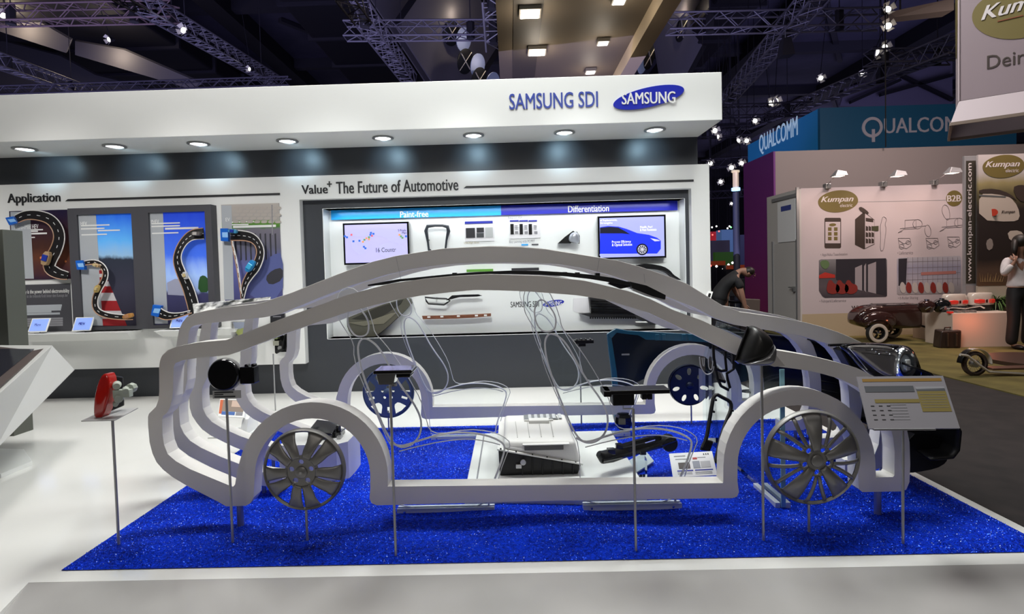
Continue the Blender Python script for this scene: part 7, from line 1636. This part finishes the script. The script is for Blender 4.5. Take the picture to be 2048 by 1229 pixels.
# --- woman standing at the right edge, back three-quarter view
YW_ = 8.35; base = G(2036, 698, ZG); YW_ = base.y
pw_ = thing('person', 'person in white shirt and black trousers standing at the right edge, hand raised to shoulder', 'person', (base.x, base.y, ZG))
b0 = Vector((base.x, base.y, ZG)); V = lambda x, y, z: b0+Vector((x, y, z))
J = {'pelvis': (V(0, 0, .96), (.11, .075)), 'waist': (V(-.01, 0, 1.10), (.09, .065)), 'chest': (V(-.01, 0, 1.32), (.15, .10)), 'neckb': (V(.0, .01, 1.46), (.07, .06)), 'neck': (V(.01, -.01, 1.53), .048), 'head0': (V(.025, -.03, 1.60), .078), 'head1': (V(.03, -.035, 1.68), .088), 'head2': (V(.03, -.03, 1.735), .062)}
E = [('pelvis', 'waist'), ('waist', 'chest'), ('chest', 'neckb'), ('neckb', 'neck'), ('neck', 'head0'), ('head0', 'head1'), ('head1', 'head2')]
def leg(p, hx, kx, ax, ky, ay, zt=.92, fd=(.10, -.10)):
    J[p+'h'] = (V(hx, 0, .88), .095); J[p+'k'] = (V(kx, ky, .50), .062); J[p+'c'] = (V((kx+ax)/2, (ky+ay)/2+.02, .33), .056); J[p+'a'] = (V(ax, ay, .09), .038); J[p+'f'] = (V(ax+fd[0]*.6, ay+fd[1]*.6, .04), .036); J[p+'t'] = (V(ax+fd[0]*1.4, ay+fd[1]*1.4, .03), .030)
    E.extend([('pelvis', p+'h'), (p+'h', p+'k'), (p+'k', p+'c'), (p+'c', p+'a'), (p+'a', p+'f'), (p+'f', p+'t')])
leg('l', -.09, -.09, -.11, -.03, 0); leg('r', .10, .13, .16, -.04, .03)
J['ls'] = (V(-.17, .0, 1.41), .052); J['le'] = (V(-.27, -.06, 1.16), .040); J['lw'] = (V(-.18, -.14, 1.36), .027)
J['rs'] = (V(.17, .0, 1.41), .052); J['re'] = (V(.25, .02, 1.13), .040); J['rw'] = (V(.20, -.14, .98), .027)
E += [('chest', 'ls'), ('ls', 'le'), ('le', 'lw'), ('chest', 'rs'), ('rs', 're'), ('re', 'rw')]
hand(J, E, 'lw', 'L', (.35, .25, .9), (.9, 0, -.35), (.2, .8, 0), .95, .5); hand(J, E, 'rw', 'R', (-.3, -.6, -.6), (.5, -.5, 0), (-.5, .2, 0), .95, .5)
skel('body', J, E, skin, pw_)
sj = {'a0': (V(-.005, 0, .95), (.172, .138)), 'a': (V(-.005, 0, 1.0), (.165, .13)), 'b': (V(-.01, 0, 1.12), (.128, .102)), 'c': (V(-.01, 0, 1.32), (.168, .122)), 'd': (V(.0, .01, 1.45), (.085, .075)), 'ls': (V(-.18, .0, 1.40), .070), 'le': (V(-.275, -.06, 1.16), .058), 'lw': (V(-.20, -.125, 1.33), .043), 'rs': (V(.18, 0, 1.40), .070), 're': (V(.255, .02, 1.13), .058), 'rw': (V(.21, -.12, 1.0), .044)}
skel('shirt', sj, [('a0', 'a'), ('a', 'b'), ('b', 'c'), ('c', 'd'), ('c', 'ls'), ('ls', 'le'), ('le', 'lw'), ('c', 'rs'), ('rs', 're'), ('re', 'rw')], shirt, pw_)
tj = {'p0': (V(0, 0, 1.06), (.135, .105)), 'p': (V(0, 0, .93), (.158, .118)), 'lh': (V(-.09, 0, .86), .108), 'lk': (V(-.09, -.03, .5), .082), 'la': (V(-.11, 0, .05), .078), 'rh': (V(.10, 0, .86), .108), 'rk': (V(.13, -.04, .5), .082), 'ra': (V(.16, .03, .05), .078)}
skel('trousers', tj, [('p0', 'p'), ('p', 'lh'), ('lh', 'lk'), ('lk', 'la'), ('p', 'rh'), ('rh', 'rk'), ('rk', 'ra')], trous, pw_)
MB().ell(V(.005, -.03, 1.685), (.100, .108, .105), 20, 14).build('hair', hair, pw_, smooth='all')
MB().tube([V(-.03, .0, 1.72), V(-.10, -.05, 1.66), V(-.13, -.08, 1.56), V(-.14, -.10, 1.44)], [.035, .045, .038, .014], 10).build('ponytail', hair, pw_, smooth='all')
fc = MB(); fc.ell(V(.118, -.03, 1.655), (.016, .012, .018), 8, 6); fc.ell(V(.03, .06, 1.65), (.012, .012, .02), 8, 6)
for e in (-.03, .03): fc.ell(V(.105, -.02+e, 1.675), (.010, .012, .006), 8, 6)
fc.ell(V(.105, -.02, 1.61), (.008, .018, .005), 8, 6); fc.ell(V(.045, -.128, 1.655), (.014, .010, .022), 8, 6); fc.build('face_features', skin, pw_, smooth='all')
for s_ in (-.11, .16): MB().ell(V(s_+.05, -.07, .035), (.055, .11, .038), 12, 8).build('shoe', black, pw_, smooth='all')
MB().box(b0.x-.12, b0.x+.05, b0.y-.124, b0.y-.118, ZG+.985, ZG+.992).build('belt_tag', steel, pw_)
# --- person bending over in the dark gap
YB_ = 9.0; bx = W(1440, 600, YB_).x
pb_ = thing('person', 'person in black T-shirt bending forward in the gap beside the purple wall', 'person', (bx, YB_, ZF))
b0 = Vector((bx, YB_, ZF))
J = {'pelvis': (V(-.02, 0, .90), (.15, .12)), 'waist': (V(.02, -.0, 1.05), (.13, .11)), 'chest': (V(.16, -.02, 1.26), (.16, .12)), 'neckb': (V(.28, -.03, 1.33), .065), 'neck': (V(.33, -.03, 1.35), .05), 'head0': (V(.40, -.03, 1.33), .075), 'head1': (V(.46, -.03, 1.31), .088), 'head2': (V(.50, -.03, 1.28), .065)}
E = [('pelvis', 'waist'), ('waist', 'chest'), ('chest', 'neckb'), ('neckb', 'neck'), ('neck', 'head0'), ('head0', 'head1'), ('head1', 'head2')]
leg('l', -.06, .02, -.06, -.08, -.08, fd=(.12, -.02)); leg('r', .04, .10, .02, .10, .1, fd=(.12, -.02))
J['ls'] = (V(.22, -.16, 1.22), .055); J['le'] = (V(.27, -.20, .98), .042); J['lw'] = (V(.33, -.18, .76), .03)
J['rs'] = (V(.22, .14, 1.22), .055); J['re'] = (V(.32, .18, 1.0), .042); J['rw'] = (V(.42, .10, .82), .03)
E += [('chest', 'ls'), ('ls', 'le'), ('le', 'lw'), ('chest', 'rs'), ('rs', 're'), ('re', 'rw')]
hand(J, E, 'lw', 'L', (.3, 0, -.9), (0, 1, 0), (1, 0, .2)); hand(J, E, 'rw', 'R', (.4, -.1, -.8), (0, 1, 0), (1, 0, .2))
skel('body', J, E, skin, pb_)
sj = {'a0': (V(-.04, 0, .84), (.165, .14)), 'a': (V(-.02, 0, .95), (.168, .145)), 'b': (V(.02, 0, 1.06), (.155, .14)), 'c': (V(.16, -.02, 1.27), (.18, .15)), 'd': (V(.27, -.03, 1.32), .085), 'ls': (V(.22, -.17, 1.21), .078), 'le': (V(.255, -.20, 1.06), .062), 'rs': (V(.22, .15, 1.21), .078), 're': (V(.29, .18, 1.06), .062)}
skel('t_shirt', sj, [('a0', 'a'), ('a', 'b'), ('b', 'c'), ('c', 'd'), ('c', 'ls'), ('ls', 'le'), ('c', 'rs'), ('rs', 're')], tee, pb_)
tj = {'p0': (V(.0, 0, 1.0), (.150, .13)), 'p': (V(-.02, 0, .90), (.165, .14)), 'lh': (V(-.06, -.04, .84), .112), 'lk': (V(.02, -.08, .5), .085), 'la': (V(-.06, -.08, .06), .075), 'rh': (V(.04, .05, .84), .112), 'rk': (V(.10, .10, .5), .085), 'ra': (V(.02, .10, .06), .075)}
skel('trousers', tj, [('p0', 'p'), ('p', 'lh'), ('lh', 'lk'), ('lk', 'la'), ('p', 'rh'), ('rh', 'rk'), ('rk', 'ra')], trous, pb_)
MB().ell(V(.455, -.03, 1.335), (.090, .092, .075), 18, 12).build('hair', hair, pb_, smooth='all')
fc = MB(); fc.ell(V(.545, -.03, 1.26), (.018, .014, .012), 8, 6); fc.ell(V(.42, -.115, 1.30), (.016, .010, .020), 8, 6)
for e in (-.03, .03): fc.ell(V(.545, -.03+e, 1.285), (.006, .010, .008), 8, 6)
fc.ell(V(.515, -.03, 1.235), (.008, .02, .006), 8, 6); fc.build('face_features', skin, pb_, smooth='all')
for (x, y) in ((.0, -.08), (.08, .1)): MB().ell(V(x, y, .035), (.13, .05, .038), 12, 8).build('shoe', black, pb_, smooth='all')
